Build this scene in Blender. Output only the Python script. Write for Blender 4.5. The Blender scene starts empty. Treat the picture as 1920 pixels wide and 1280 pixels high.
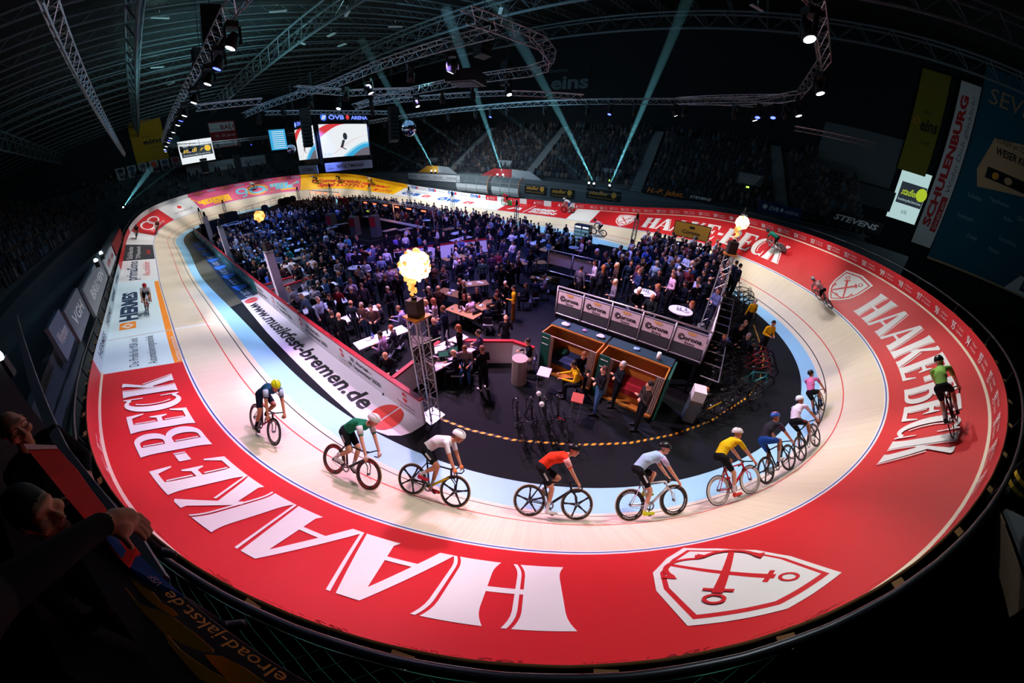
import bpy, bmesh, math, random
import numpy as np
from mathutils import Vector, Matrix
R=random.Random(7)
PI=math.pi
SC=bpy.context.scene
COL=SC.collection
# ---------------------------------------------------------------- camera, world, exposure
cam_d=bpy.data.cameras.new('camera'); cam=bpy.data.objects.new('camera',cam_d); COL.objects.link(cam); SC.camera=cam
cam_d.type='PANO'; cam_d.panorama_type='FISHEYE_LENS_POLYNOMIAL'
cam_d.sensor_width=36.0; cam_d.sensor_height=24.0; cam_d.sensor_fit='HORIZONTAL'; cam_d.fisheye_fov=math.radians(175)
cam_d.fisheye_polynomial_k0=0.0
cam_d.fisheye_polynomial_k1=-0.0940059886; cam_d.fisheye_polynomial_k2=0.00120119146
cam_d.fisheye_polynomial_k3=2.68117730e-5; cam_d.fisheye_polynomial_k4=-1.23672913e-6
cam_d.clip_start=0.02; cam_d.clip_end=500
CAM=Vector((-14.2873,-29.2016,6.8988))
yaw,pit,rol=0.95071,-0.56312,0.03509
f=Vector((math.sin(yaw)*math.cos(pit),math.cos(yaw)*math.cos(pit),math.sin(pit)))
r0=Vector((math.cos(yaw),-math.sin(yaw),0)); u0=r0.cross(f)
cr=r0*math.cos(rol)+u0*math.sin(rol); cu=-r0*math.sin(rol)+u0*math.cos(rol)
m=Matrix((cr,cu,-f)).transposed().to_4x4(); m.translation=CAM; cam.matrix_world=m
W=bpy.data.worlds.new('world'); SC.world=W; W.use_nodes=True
bg=W.node_tree.nodes['Background']; bg.inputs[0].default_value=(0.02,0.05,0.07,1); bg.inputs[1].default_value=0.25
SC.view_settings.view_transform='Standard'; SC.view_settings.look='None'; SC.view_settings.exposure=0.0; SC.view_settings.gamma=1.0; SC.view_settings.use_curve_mapping=False
SC.cycles.use_denoising=True; SC.cycles.max_bounces=5; SC.cycles.diffuse_bounces=2; SC.cycles.glossy_bounces=2; SC.cycles.transmission_bounces=3; SC.cycles.volume_bounces=0; SC.cycles.transparent_max_bounces=12
SC.cycles.sample_clamp_indirect=4.0; SC.cycles.use_light_tree=True; SC.cycles.caustics_reflective=False; SC.cycles.caustics_refractive=False

# ---------------------------------------------------------------- materials
def lin(c):
    return tuple((x/12.92 if x<=0.04045 else ((x+0.055)/1.055)**2.4) for x in c)
def hx(h): return lin(tuple(int(h[i:i+2],16)/255 for i in (0,2,4)))
MATS={}
def mat(name,h,rough=0.6,metal=0.0,noise=0.08,scale=8.0,emit=None,es=0.0,spec=0.3,stretch=None,alpha=None):
    if name in MATS: return MATS[name]
    m=bpy.data.materials.new(name); m.use_nodes=True; nt=m.node_tree; b=nt.nodes['Principled BSDF']
    c=hx(h) if isinstance(h,str) else h
    b.inputs['Roughness'].default_value=rough; b.inputs['Metallic'].default_value=metal; b.inputs['Specular IOR Level'].default_value=spec
    if noise>0:
        tc=nt.nodes.new('ShaderNodeTexCoord'); mp=nt.nodes.new('ShaderNodeMapping'); nz=nt.nodes.new('ShaderNodeTexNoise'); mx=nt.nodes.new('ShaderNodeMix'); mx.data_type='RGBA'
        nz.inputs['Scale'].default_value=scale; nz.inputs['Detail'].default_value=4
        if stretch: mp.inputs['Scale'].default_value=stretch
        nt.links.new(tc.outputs['Object'],mp.inputs[0]); nt.links.new(mp.outputs[0],nz.inputs['Vector']); nt.links.new(nz.outputs[0],mx.inputs[0])
        mx.inputs[6].default_value=tuple(max(0,x*(1-noise)) for x in c)+(1,); mx.inputs[7].default_value=tuple(min(1,x*(1+noise)) for x in c)+(1,)
        nt.links.new(mx.outputs[2],b.inputs['Base Color'])
    else: b.inputs['Base Color'].default_value=c+(1,)
    if emit: b.inputs['Emission Color'].default_value=hx(emit)+(1,); b.inputs['Emission Strength'].default_value=es
    if alpha is not None: b.inputs['Alpha'].default_value=alpha
    MATS[name]=m; return m
def emis(name,h,s):
    if name in MATS: return MATS[name]
    m=bpy.data.materials.new(name); m.use_nodes=True; nt=m.node_tree; b=nt.nodes['Principled BSDF']
    b.inputs['Base Color'].default_value=(0.01,0.01,0.01,1); b.inputs['Emission Color'].default_value=hx(h)+(1,); b.inputs['Emission Strength'].default_value=s
    MATS[name]=m; return m

# ---------------------------------------------------------------- mesh builder
class MB:
    def __init__(s): s.v=[]; s.f=[]; s.m=[]; s.mats=[]
    def mi(s,m):
        if m not in s.mats: s.mats.append(m)
        return s.mats.index(m)
    def add(s,vs,fs,m):
        o=len(s.v); s.v+= [tuple(v) for v in vs]; k=s.mi(m)
        for f_ in fs: s.f.append([i+o for i in f_]); s.m.append(k)
    def box(s,c,d,m,rot=None,org=None):
        # centre c, full size d, rot = 3x3 matrix
        vs=[]
        for z in(-.5,.5):
            for x,y in((-.5,-.5),(.5,-.5),(.5,.5),(-.5,.5)):
                v=Vector((x*d[0],y*d[1],z*d[2]))
                if rot is not None: v=rot@v
                vs.append(v+Vector(c))
        s.add(vs,[(0,3,2,1),(4,5,6,7),(0,1,5,4),(1,2,6,5),(2,3,7,6),(3,0,4,7)],m)
    def tube(s,pts,r,m,n=8,caps=True,closed=False):
        pts=[Vector(p) for p in pts]; rr=r if isinstance(r,(list,tuple)) else [r]*len(pts)
        N=len(pts); rings=[]; ref=None
        for i,p in enumerate(pts):
            if closed: t=(pts[(i+1)%N]-pts[i-1])
            else: t=(pts[min(i+1,N-1)]-pts[max(i-1,0)])
            t=t.normalized() if t.length>1e-9 else Vector((0,0,1))
            if ref is None:
                ref=Vector((0,0,1)) if abs(t.z)<0.9 else Vector((1,0,0))
            a=(ref-t*ref.dot(t)); 
            if a.length<1e-5: a=t.orthogonal()
            a.normalize(); ref=a; b=t.cross(a)
            rings.append([p+(a*math.cos(2*PI*k/n)+b*math.sin(2*PI*k/n))*rr[i] for k in range(n)])
        fs=[]; M_=N if closed else N-1
        for i in range(M_):
            j=(i+1)%N
            for k in range(n): fs.append((i*n+k,i*n+(k+1)%n,j*n+(k+1)%n,j*n+k))
        if caps and not closed: fs.append(tuple(range(n))[::-1]); fs.append(tuple((N-1)*n+k for k in range(n)))
        s.add([v for r_ in rings for v in r_],fs,m)
    def lathe(s,prof,m,n=16,M4=None,axis='z'):
        vs=[]
        for (r,z) in prof:
            for k in range(n):
                a=2*PI*k/n; v=Vector((r*math.cos(a),r*math.sin(a),z))
                if axis=='y': v=Vector((v.x,v.z,-v.y))
                if M4 is not None: v=M4@v
                vs.append(v)
        fs=[]
        for i in range(len(prof)-1):
            for k in range(n): fs.append((i*n+k,i*n+(k+1)%n,(i+1)*n+(k+1)%n,(i+1)*n+k))
        s.add(vs,fs,m)
    def ball(s,c,r,m,n=10,k=6,sc=(1,1,1),rot=None):
        vs=[];fs=[]
        for i in range(k+1):
            th=PI*i/k
            for j in range(n):
                ph=2*PI*j/n; v=Vector((math.sin(th)*math.cos(ph)*r*sc[0],math.sin(th)*math.sin(ph)*r*sc[1],math.cos(th)*r*sc[2]))
                if rot is not None: v=rot@v
                vs.append(v+Vector(c))
        for i in range(k):
            for j in range(n): fs.append((i*n+j,(i+1)*n+j,(i+1)*n+(j+1)%n,i*n+(j+1)%n))
        s.add(vs,fs,m)
    def poly(s,pts,m): s.add(pts,[tuple(range(len(pts)))],m)
    def prism(s,pts2,z0,z1,m,T=None):
        n=len(pts2); vs=[Vector((x,y,z0)) for x,y in pts2]+[Vector((x,y,z1)) for x,y in pts2]
        if T is not None: vs=[T(v) for v in vs]
        s.add(vs,[tuple(range(n))[::-1],tuple(range(n,2*n))]+[(i,(i+1)%n,n+(i+1)%n,n+i) for i in range(n)],m)
    def build(s,name,parent=None,smooth=False,loc=None,rotz=None,**kw):
        me=bpy.data.meshes.new(name); me.from_pydata(s.v,[],s.f)
        for m in s.mats: me.materials.append(m)
        me.polygons.foreach_set('material_index',s.m)
        if smooth: me.polygons.foreach_set('use_smooth',[True]*len(s.f))
        me.update(); o=bpy.data.objects.new(name,me); COL.objects.link(o)
        if parent is not None: o.parent=parent
        if loc is not None: o.location=loc
        if rotz is not None: o.rotation_euler=(0,0,rotz)
        return tag(o,**kw)
def tag(o,label=None,cat=None,group=None,kind=None):
    if label: o['label']=label
    if cat: o['category']=cat
    if group: o['group']=group
    if kind: o['kind']=kind
    return o
def empty(name,loc=(0,0,0),rotz=0.0,**kw):
    o=bpy.data.objects.new(name,None); COL.objects.link(o); o.location=loc; o.rotation_euler=(0,0,rotz); o.empty_display_size=.2
    return tag(o,**kw)
def copy_tree(o,loc=None,rotz=None,label=None,group=None,mw=None):
    kids=CH.get(o.name) 
    if kids is None:
        kids=[c for c in o.children]; CH[o.name]=kids
    c=o.copy(); COL.objects.link(c)
    if loc is not None: c.location=loc
    if rotz is not None: c.rotation_euler=(0,0,rotz)
    if label: c['label']=label
    if group: c['group']=group
    for k in kids: copy_sub(k,c)
    return c
CH={}
def copy_sub(o,par):
    kids=CH.get(o.name)
    if kids is None: kids=[c for c in o.children]; CH[o.name]=kids
    c=o.copy(); COL.objects.link(c); c.parent=par
    for k in kids: copy_sub(k,c)

# ---------------------------------------------------------------- 2-D lettering
_fc=None; _tc={}
def text2d(s,bold=0.0,shear=0.0):
    # returns (verts[(x,y)], faces) for a string in the built-in face, capital height 1, starting at x=0
    key=(s,bold,shear)
    if key in _tc: return _tc[key]
    cu=bpy.data.curves.new('t','FONT'); cu.body=s; cu.size=1.0; cu.offset=bold; cu.shear=shear; cu.resolution_u=2
    o=bpy.data.objects.new('t',cu); COL.objects.link(o)
    dg=bpy.context.evaluated_depsgraph_get(); dg.update()
    me=o.evaluated_get(dg).to_mesh()
    vs=np.array([(v.co.x,v.co.y) for v in me.vertices]) if len(me.vertices) else np.zeros((0,2)); fs=[tuple(p.vertices) for p in me.polygons]
    o.evaluated_get(dg).to_mesh_clear(); bpy.data.objects.remove(o); bpy.data.curves.remove(cu)
    if len(vs):
        vs=vs-[vs[:,0].min(),0]; vs=vs/0.73
    _tc[key]=(vs,fs); return _tc[key]
def fit_text(s,x0,x1,y0,y1,bold=0.0,shear=0.0):
    # scales the string to the box; y is measured baseline to capital height
    vs,fs=text2d(s,bold,shear)
    w=vs[:,0].max(); return [(x0+(x1-x0)*v[0]/w,y0+(y1-y0)*v[1]) for v in vs],fs
def tess(loops):
    from mathutils.geometry import tessellate_polygon
    flat=[p for l in loops for p in l]; tri=tessellate_polygon([[Vector((p[0],p[1],0)) for p in l] for l in loops])
    return flat,[tuple(t) for t in tri]
class Art:
    # collects flat shapes (x,y) per material; laid on a surface by a mapping function
    def __init__(s): s.parts=[]
    def tri(s,vs,fs,m): s.parts.append((vs,fs,m))
    def text(s,t,x0,x1,y0,y1,m,bold=0.0,shear=0.0):
        vs,fs=fit_text(t,x0,x1,y0,y1,bold,shear); s.parts.append((vs,fs,m)); return s
    def poly(s,loops,m):
        if not isinstance(loops[0][0],(tuple,list)): loops=[loops]
        vs,fs=tess(loops); s.parts.append((vs,fs,m)); return s
    def rect(s,x0,y0,x1,y1,m): s.parts.append(([(x0,y0),(x1,y0),(x1,y1),(x0,y1)],[(0,1,2,3)],m)); return s
    def disc(s,cx,cy,rx,ry,m,n=24,a0=0,a1=2*PI):
        s.poly([[(cx+rx*math.cos(a0+(a1-a0)*i/n),cy+ry*math.sin(a0+(a1-a0)*i/n)) for i in range(n)]],m); return s
    def ring(s,cx,cy,rx,ry,t,m,n=28):
        o=[(cx+rx*math.cos(2*PI*i/n),cy+ry*math.sin(2*PI*i/n)) for i in range(n)]; i_=[(cx+(rx-t)*math.cos(2*PI*i/n),cy+(ry-t)*math.sin(2*PI*i/n)) for i in range(n)]
        s.parts.append((o+i_,[(i,(i+1)%n,n+(i+1)%n,n+i) for i in range(n)],m)); return s
    def build(s,name,fn,step=None,parent=None,thick=0.0,lift=0.002,**kw):
        # fn(x,y,off)->Vector ; step cuts the shapes along x so that they follow a curved surface
        mb=MB(); k=0
        for vs,fs,m in s.parts:
            k+=1
            if step:
                bm=bmesh.new(); bv=[bm.verts.new((v[0],v[1],0)) for v in vs]
                for f_ in fs:
                    try: bm.faces.new([bv[i] for i in f_])
                    except ValueError: pass
                xs=[v[0] for v in vs]; x=math.floor(min(xs)/step)*step+step
                while x<max(xs):
                    bmesh.ops.bisect_plane(bm,geom=bm.verts[:]+bm.edges[:]+bm.faces[:],plane_co=(x,0,0),plane_no=(1,0,0)); x+=step
                bm.verts.index_update(); vs=[(v.co.x,v.co.y) for v in bm.verts]; fs=[tuple(v.index for v in f_.verts) for f_ in bm.faces]; bm.free()
            mb.add([fn(v[0],v[1],.006+lift*k) for v in vs],fs,m)
        return mb.build(name,parent,**kw)
# ---------------------------------------------------------------- lights over the track (carried by the ring truss)
def spot(name,loc,tgt,power,color=(1,1,1),ang=50,blend=.5,rad=.12):
    l=bpy.data.lights.new(name,'SPOT'); l.energy=power; l.color=color; l.spot_size=math.radians(ang); l.spot_blend=blend; l.shadow_soft_size=rad
    o=bpy.data.objects.new(name,l); COL.objects.link(o); o.location=loc; d=Vector(tgt)-Vector(loc); o.rotation_euler=d.to_track_quat('-Z','Y').to_euler(); return o
def area(name,loc,tgt,power,color,size,spread=180):
    l=bpy.data.lights.new(name,'AREA'); l.energy=power; l.color=color; l.size=size; l.spread=math.radians(spread)
    o=bpy.data.objects.new(name,l); COL.objects.link(o); o.location=loc; d=Vector(tgt)-Vector(loc); o.rotation_euler=d.to_track_quat('-Z','Y').to_euler(); return o
def point(name,loc,power,color,rad=.3):
    l=bpy.data.lights.new(name,'POINT'); l.energy=power; l.color=color; l.shadow_soft_size=rad
    o=bpy.data.objects.new(name,l); COL.objects.link(o); o.location=loc; return o
TRACK_POWER=1900
WARM=(1.0,.95,.9)
# ---------------------------------------------------------------- track geometry
PER=161.0; QU=PER/4
K_=[0.15275,-0.01054,-0.04901,0.31943,0.92918,0.86026,1.26298]
B_=[0.2437,0.24659,0.27924,0.44159,0.77176,0.87851,0.86967]
WA_=[0.54071,0.90872,0.7699,0.68562]; BA_=[0.34544,0.48519,0.182,0.30191]
TW=4.8883; HB=0.56827; TB=-0.04955
def interp(vals,u):
    v=np.array([vals[1]]+list(vals)+[vals[-2]]); n=len(vals)-1
    x=np.clip(u,0,1)*n; i=np.minimum(x.astype(int),n-1); f=x-i
    p0,p1,p2,p3=v[i],v[i+1],v[i+2],v[i+3]
    return 0.5*((2*p1)+(-p0+p2)*f+(2*p0-5*p1+4*p2-p3)*f*f+(-p0+3*p1-3*p2+p3)*f**3)
def dense(M=1610):
    s=(np.arange(M)+.5)/M*QU; ds=QU/M; uu=s/QU
    k=interp(K_,uu); k=k*(PI/2)/(k.sum()*ds); th=np.cumsum(k)*ds-k*ds/2
    x=np.cumsum(-np.sin(th))*ds; y=np.cumsum(np.cos(th))*ds; x=x-x[-1]
    r=lambda a:a[::-1]; c,s_=np.cos(th),np.sin(th)
    return [np.concatenate(a) for a in ((x,-r(x),-x,r(x)),(y,r(y),-y,-r(y)),(c,-r(c),-c,r(c)),(s_,r(s_),-s_,-r(s_)),(uu,r(uu),uu,r(uu)))]
DX,DY,DNX,DNY,DU=dense(); ND=len(DX)
DB=interp(B_,DU); DWA=interp(WA_,DU); DBA=interp(BA_,DU)
DA=np.stack([DX,DY,DNX,DNY,DB,DWA,DBA],1)
def tpar(s):
    x=(s%PER)/PER*ND-.5; i=int(math.floor(x)); f_=x-i
    return DA[i%ND]*(1-f_)+DA[(i+1)%ND]*f_
def TS(s,v,off=0.0,out=0.0,up=0.0):
    X,Y,nx,ny,b,wa,ba=tpar(s)
    if v<0: h=(wa+v)*math.cos(ba); z=(wa+v)*math.sin(ba); a=ba
    else:
        vv=min(v,TW); h=wa*math.cos(ba)+vv*math.cos(b); z=wa*math.sin(ba)+vv*math.sin(b); a=b
        if v>TW: h+=(v-TW)*math.sin(TB); z+=(v-TW)*math.cos(TB); a=PI/2-TB
    h+=-off*math.sin(a)+out; z+=off*math.cos(a)+up
    return Vector((X+nx*h,Y+ny*h,z))
def TN(s,v=1.0):
    X,Y,nx,ny,b,wa,ba=tpar(s); a=b if v>=0 else ba
    return Vector((-nx*math.sin(a),-ny*math.sin(a),math.cos(a)))
def TT(s): 
    X,Y,nx,ny,b,wa,ba=tpar(s); return Vector((-ny,nx,0)).normalized()
def TO(s):
    X,Y,nx,ny,b,wa,ba=tpar(s); return Vector((nx,ny,0)).normalized()

# colours
wood=mat('pale_maple','d9cbb6',0.5,noise=0.06,scale=1.2,stretch=(1,1,1))
def plankify(m):
    nt=m.node_tree; b=nt.nodes['Principled BSDF']; 
    geo=nt.nodes.new('ShaderNodeAttribute'); geo.attribute_name='su'; geo.attribute_type='GEOMETRY'
    mp=nt.nodes.new('ShaderNodeMapping'); mp.inputs['Scale'].default_value=(0.35,22,1)
    nz=nt.nodes.new('ShaderNodeTexNoise'); nz.inputs['Scale'].default_value=1.0; nz.inputs['Detail'].default_value=3
    nt.links.new(geo.outputs['Vector'],mp.inputs[0]); nt.links.new(mp.outputs[0],nz.inputs['Vector'])
    rp=nt.nodes.new('ShaderNodeMapRange'); rp.inputs[1].default_value=.3; rp.inputs[2].default_value=.7; rp.inputs[3].default_value=.93; rp.inputs[4].default_value=1.05
    nt.links.new(nz.outputs[0],rp.inputs[0])
    mu=nt.nodes.new('ShaderNodeVectorMath'); mu.operation='SCALE'
    l=b.inputs['Base Color'].links[0]; nt.links.new(l.from_socket,mu.inputs[0]); nt.links.new(rp.outputs[0],mu.inputs['Scale']); nt.links.new(mu.outputs[0],b.inputs['Base Color'])
plankify(wood)
M_red=mat('track_red','c51f27',0.45,noise=0.05,scale=2.5)
M_white=mat('track_white','dcdcde',0.5,noise=0.03,scale=3)
M_lblue=mat('banner_pale_blue','c9dde6',0.5,noise=0.03)
M_azure=mat('safety_blue','8fc3de',0.5,noise=0.06,scale=2.5)
M_black=mat('line_black','101114',0.6,noise=0)
M_blue=mat('line_blue','1c3f94',0.5,noise=0)
M_rline=mat('line_red','cf2a22',0.5,noise=0)
M_yel=mat('banner_yellow','f6b90c',0.5,noise=0.04)
M_pink=mat('banner_pink','d2557f',0.5,noise=0.05)
M_grey=mat('banner_charcoal','33383d',0.5,noise=0.05)
M_oran=mat('banner_orange','ee8a2a',0.5,noise=0.04)
M_dred=mat('board_red','c8202b',0.45,noise=0.08,scale=4)
M_bnavy=mat('text_navy','1d3050',0.6,noise=0)
M_tblue=mat('text_blue','1d5ba8',0.6,noise=0)
M_tred=mat('text_red','d3222a',0.6,noise=0)
M_cream=mat('cream_strip','dfd3bd',0.6,noise=0.05)
M_cyan=mat('cyan_print','69bfe0',0.5,noise=0)
M_tgrey=mat('text_grey','5d6268',0.6,noise=0)

track=empty('cycling_track',label='steeply banked pale wooden cycling track with red and white advert bands around the floor',cat='track')
SECT=[(0,15.0,M_white),(15.0,32.85,M_yel),(32.85,47.2,M_pink),(47.2,52.4,M_white),(52.4,59.5,M_red),(59.5,64.9,M_white),(64.9,72.5,M_grey),(72.5,80.0,M_white),(80.0,96.15,M_lblue),(96.15,144.25,M_red),(144.25,146.8,M_white),(146.8,156.0,M_red),(156.0,161.0,M_white)]
BOARD=[(0,14.5,M_white),(14.5,32.85,M_yel),(32.85,47.4,M_pink),(47.4,60,M_white),(60,64.9,M_dred),(64.9,76,M_red),(76,96.15,M_lblue),(96.15,147.2,M_dred),(147.2,148.0,M_white),(148.0,150.2,M_dred),(150.2,151.2,M_white),(151.2,153.6,M_dred),(153.6,154.6,M_white),(154.6,157,M_dred),(157,158,M_white),(158,159.8,M_dred),(159.8,161,M_white)]
def which(L,s):
    for a,b,m in L:
        if a<=s<b: return m
    return L[-1][2]
def surface(name,vs,matf,parent,step=0.35,su=False,cuts=(),**kw):
    ss=sorted(set([round(i*PER/460,4) for i in range(460)]+[round(c,4) for c in cuts])); mb=MB(); n=len(vs)
    P=[]; A=[]
    for s in ss:
        for v in vs: P.append(TS(s,v)); A.append((s*1.0,0,0) if False else (v,s,0))
    fs=[];ms=[]
    for i in range(len(ss)):
        j=(i+1)%len(ss); sm=(ss[i]+(ss[j] if j else PER))/2
        for k in range(n-1):
            fs.append((i*n+k,j*n+k,j*n+k+1,i*n+k+1)); ms.append(mb.mi(matf(sm,(vs[k]+vs[k+1])/2)))
    mb.v=[tuple(p) for p in P]; mb.f=fs; mb.m=ms
    o=mb.build(name,parent,smooth=False,**kw)
    if su:
        at=o.data.attributes.new('su','FLOAT_VECTOR','POINT'); at.data.foreach_set('vector',[c for a in A for c in a])
    for i,poly in enumerate(o.data.polygons): poly.use_smooth=True
    return o
def surfmat(s,v):
    if .205<v<.245: return M_black
    if .83<v<.87: return M_rline
    if 2.235<v<2.275: return M_blue
    if 2.275<=v<2.33 or 2.19<v<=2.235: return M_white if not (80<s<96) else wood
    if v<2.30:
        if 92.0<s<92.22: return M_white
        return wood
    if 92.05<s<92.17: return M_black if 92.09<s<92.13 else M_white
    if 80.6<s<96.15 and v<2.6: return M_oran
    if v>4.83: return M_cream if (96<s<147) else which(SECT,s)
    return which(SECT,s)
cuts=[c for S_ in (SECT,BOARD) for a,b,_ in S_ for c in (a,b) if c<PER]+[92.0,92.22,92.05,92.17,92.09,92.13,80.6]
surface('racing_surface',[0,.1,.205,.245,.5,.83,.87,1.3,1.8,2.19,2.235,2.275,2.33,2.6,3.2,3.8,4.4,4.83,TW],surfmat,track,su=True,cuts=cuts)
def azm(s,v): return M_azure
# safety band runs from the floor (v=-wa) to the wood (v=0): built from fractions of its own width
def band():
    ss=[i*PER/460 for i in range(460)]; mb=MB(); P=[]
    for s in ss:
        wa=tpar(s)[5]
        for t in (0,.5,1): P.append(TS(s,-wa*(1-t)-1e-6))
    n=3; mb.mi(M_azure)
    for i in range(460):
        j=(i+1)%460
        for k in range(2): mb.f.append((i*n+k,j*n+k,j*n+k+1,i*n+k+1)); mb.m.append(0)
    mb.v=[tuple(p) for p in P]; return mb.build('safety_band',track,smooth=True)
band()
def boardm(s,v): return which(BOARD,s)
surface('outer_board',[TW,TW+.02,TW+HB],lambda s,v: M_cream if (v<TW+.02 and 96<s<147) else which(BOARD,s),track,cuts=cuts)
# back of the bank, its skirt and the rim plate
M_ply=mat('raw_plywood','6b4a2c',0.8,noise=0.15); M_dark=mat('dark_drape','07090b',0.9,noise=0.1,spec=.03)
def sweep(name,fn,m,parent,n=320,**kw):
    mb=MB(); mb.mi(m); k=None
    for i in range(n):
        ring=fn(i*PER/n); k=len(ring); mb.v+= [tuple(v) for v in ring]
    for i in range(n):
        j=(i+1)%n
        for q in range(k-1): mb.f.append((i*k+q,i*k+q+1,j*k+q+1,j*k+q)); mb.m.append(0)
    return mb.build(name,parent,smooth=True,**kw)
sweep('board_back',lambda s:[TS(s,TW+HB),TS(s,TW+HB,out=.03),TS(s,TW,out=.03,up=-.1)],M_ply,track)
def skirt(s):
    t=TS(s,TW,out=.03,up=-.1); return [t,Vector((t.x,t.y,0))]
sweep('bank_skirt',skirt,M_dark,track)
# tubular rail around the top of the board
M_pipe=mat('dark_steel_pipe','2a3138',0.35,0.7,noise=0.1); M_galv=mat('galvanised_steel','9aa0a5',0.4,0.6,noise=0.15)
rail=empty('safety_rail',label='dark tubular steel rail running above the outer board of the track',cat='railing')
def railup(s): return .30
mbp=MB(); mbp.tube([TS(i*PER/300,TW+HB,out=.12,up=railup(0)) for i in range(300)],.035,M_pipe,8,closed=True); mbp.build('top_rail',rail,smooth=True)
for i in range(76):
    s=i*PER/76; a=TS(s,TW+HB,out=.10,up=-.35); b=TS(s,TW+HB,out=.12,up=.30)
    mb=MB(); mb.tube([a,b],.022,M_pipe,6); mb.build('rail_post',rail)
M_block=mat('wooden_block','7a5a34',0.7,noise=0.2)
for i in range(60):
    s=90+i*1.02
    if s>136: break
    T=TT(s);O=TO(s); rot=Matrix((T,O,Vector((0,0,1)))).transposed()
    mb=MB(); mb.box(TS(s,TW+HB,out=.07,up=-.06),(.17,.07,.12),M_block,rot); mb.tube([TS(s,TW+HB,out=.11,up=-.05),TS(s+.02,TW+HB,out=.15,up=-.01),TS(s+.04,TW+HB,out=.13,up=-.03)],.006,M_galv,5)
    mb.build('mounting_block',rail)
# ---------------------------------------------------------------- adverts painted on the track
def onT(s0,v0,sx=1.0):
    # x runs clockwise (readable from the infield), y runs up the bank
    return lambda x,y,off: TS(s0-x*sx,v0+y,off)
def g(y): return max(0.0,(abs(2*y-1)-.55)/.45)**2
YS=[0,.04,.09,.15,.22,.5,.78,.85,.91,.96,1]
def stem(x0,x1,f0=.05,f1=.05,lean=0.0):
    return [(x0-f0*g(y)+lean*y,y) for y in YS]+[(x1+f1*g(y)+lean*y,y) for y in YS[::-1]]
def strip(x1,f1=.05,lean=0.0,gap=.028,t=.034,ya=0,yb=1):
    Y=[y for y in YS if ya<=y<=yb]
    return [(x1+gap+f1*g(y)+lean*y,y) for y in Y]+[(x1+gap+t+f1*g(y)+lean*y,y) for y in Y[::-1]]
def arc(cx,cy,rx,ry,a0,a1,n=12): return [(cx+rx*math.cos(math.radians(a0+(a1-a0)*i/n)),cy+ry*math.sin(math.radians(a0+(a1-a0)*i/n))) for i in range(n+1)]
GL={}
GL['H']=(1.0,[stem(.05,.33),strip(.33),[(.33,.46),(.62,.46),(.62,.54),(.33,.54)],stem(.60,.88),strip(.88)])
GL['A']=(.95,[[(-.02,0),(.12,0),(.44,1),(.34,1)],[(.34,1),(.52,1.0),(.86,.1),(.90,0),(.52,0),(.55,.08)],[(.93,0),(.965,0),(.60,1),(.565,1)],[(.16,.30),(.52,.30),(.50,.37),(.18,.37)]])
GL['K']=(.98,[stem(.05,.33),strip(.33,ya=.0,yb=1),[(.34,.45),(.40,.40),(.86,.97),(.80,1),(.62,1),(.64,.93)],[(.40,.52),(.55,.64),(.88,.12),(.98,0),(.60,0),(.62,.07)],[(1.0,0),(1.035,0),(.66,.62),(.63,.60)]])
GL['E']=(.80,[stem(.05,.33),[(.33,1),(.74,1),(.78,.72),(.74,.72),(.62,.92),(.33,.92)],[(.33,0),(.74,0),(.80,.28),(.75,.28),(.63,.08),(.33,.08)],[(.33,.46),(.50,.46),(.56,.36),(.60,.36),(.60,.64),(.56,.64),(.50,.54),(.33,.54)],[(.36,.42),(.36,.11),(.395,.11),(.395,.42)],[(.36,.89),(.36,.57),(.395,.57),(.395,.89)]])
GL['B']=(.92,[stem(.05,.33,f1=.0),[(.33,1)]+arc(.52,.76,.30,.24,90,-90)+[(.33,.52),(.33,.60)]+arc(.46,.76,.14,.17,-90,90)+[(.33,.93)],[(.33,.54)]+arc(.54,.27,.34,.27,90,-90)+[(.33,0),(.33,.07)]+arc(.48,.27,.15,.20,-90,90)+[(.33,.47)],[(.36,.10),(.395,.10),(.395,.44),(.36,.44)],[(.36,.62),(.395,.62),(.395,.90),(.36,.90)]])
GL['C']=(.88,[arc(.46,.5,.44,.5,50,310,20)+arc(.52,.5,.24,.42,300,60,18),[(.66,.92),(.72,.86),(.72,.66),(.76,.66),(.78,1),(.74,1)],[(.66,.08),(.72,.14),(.72,.34),(.76,.34),(.78,0),(.74,0)],arc(.55,.5,.20,.36,240,120,10)+arc(.59,.5,.20,.34,120,240,10)])
GL['-']=(.42,[[(.06,.42),(.30,.42),(.30,.58),(.06,.58)],[(.325,.42),(.36,.42),(.36,.58),(.325,.58)]])
def haake(s0,s1,v0=2.80,v1=4.26):
    word='HAAKE-BECK'; tot=sum(GL[c][0] for c in word)-.08*0; a=Art(); sc=(s0-s1)/tot; x=0
    for c in word:
        w,loops=GL[c]
        for l in loops: a.poly([[(x*sc+px*sc,(v1-v0)*py) for px,py in l]],M_white)
        x+=w
    a.build('painted_name',onT(s0,v0),step=.15,parent=track,lift=.0006)
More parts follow.
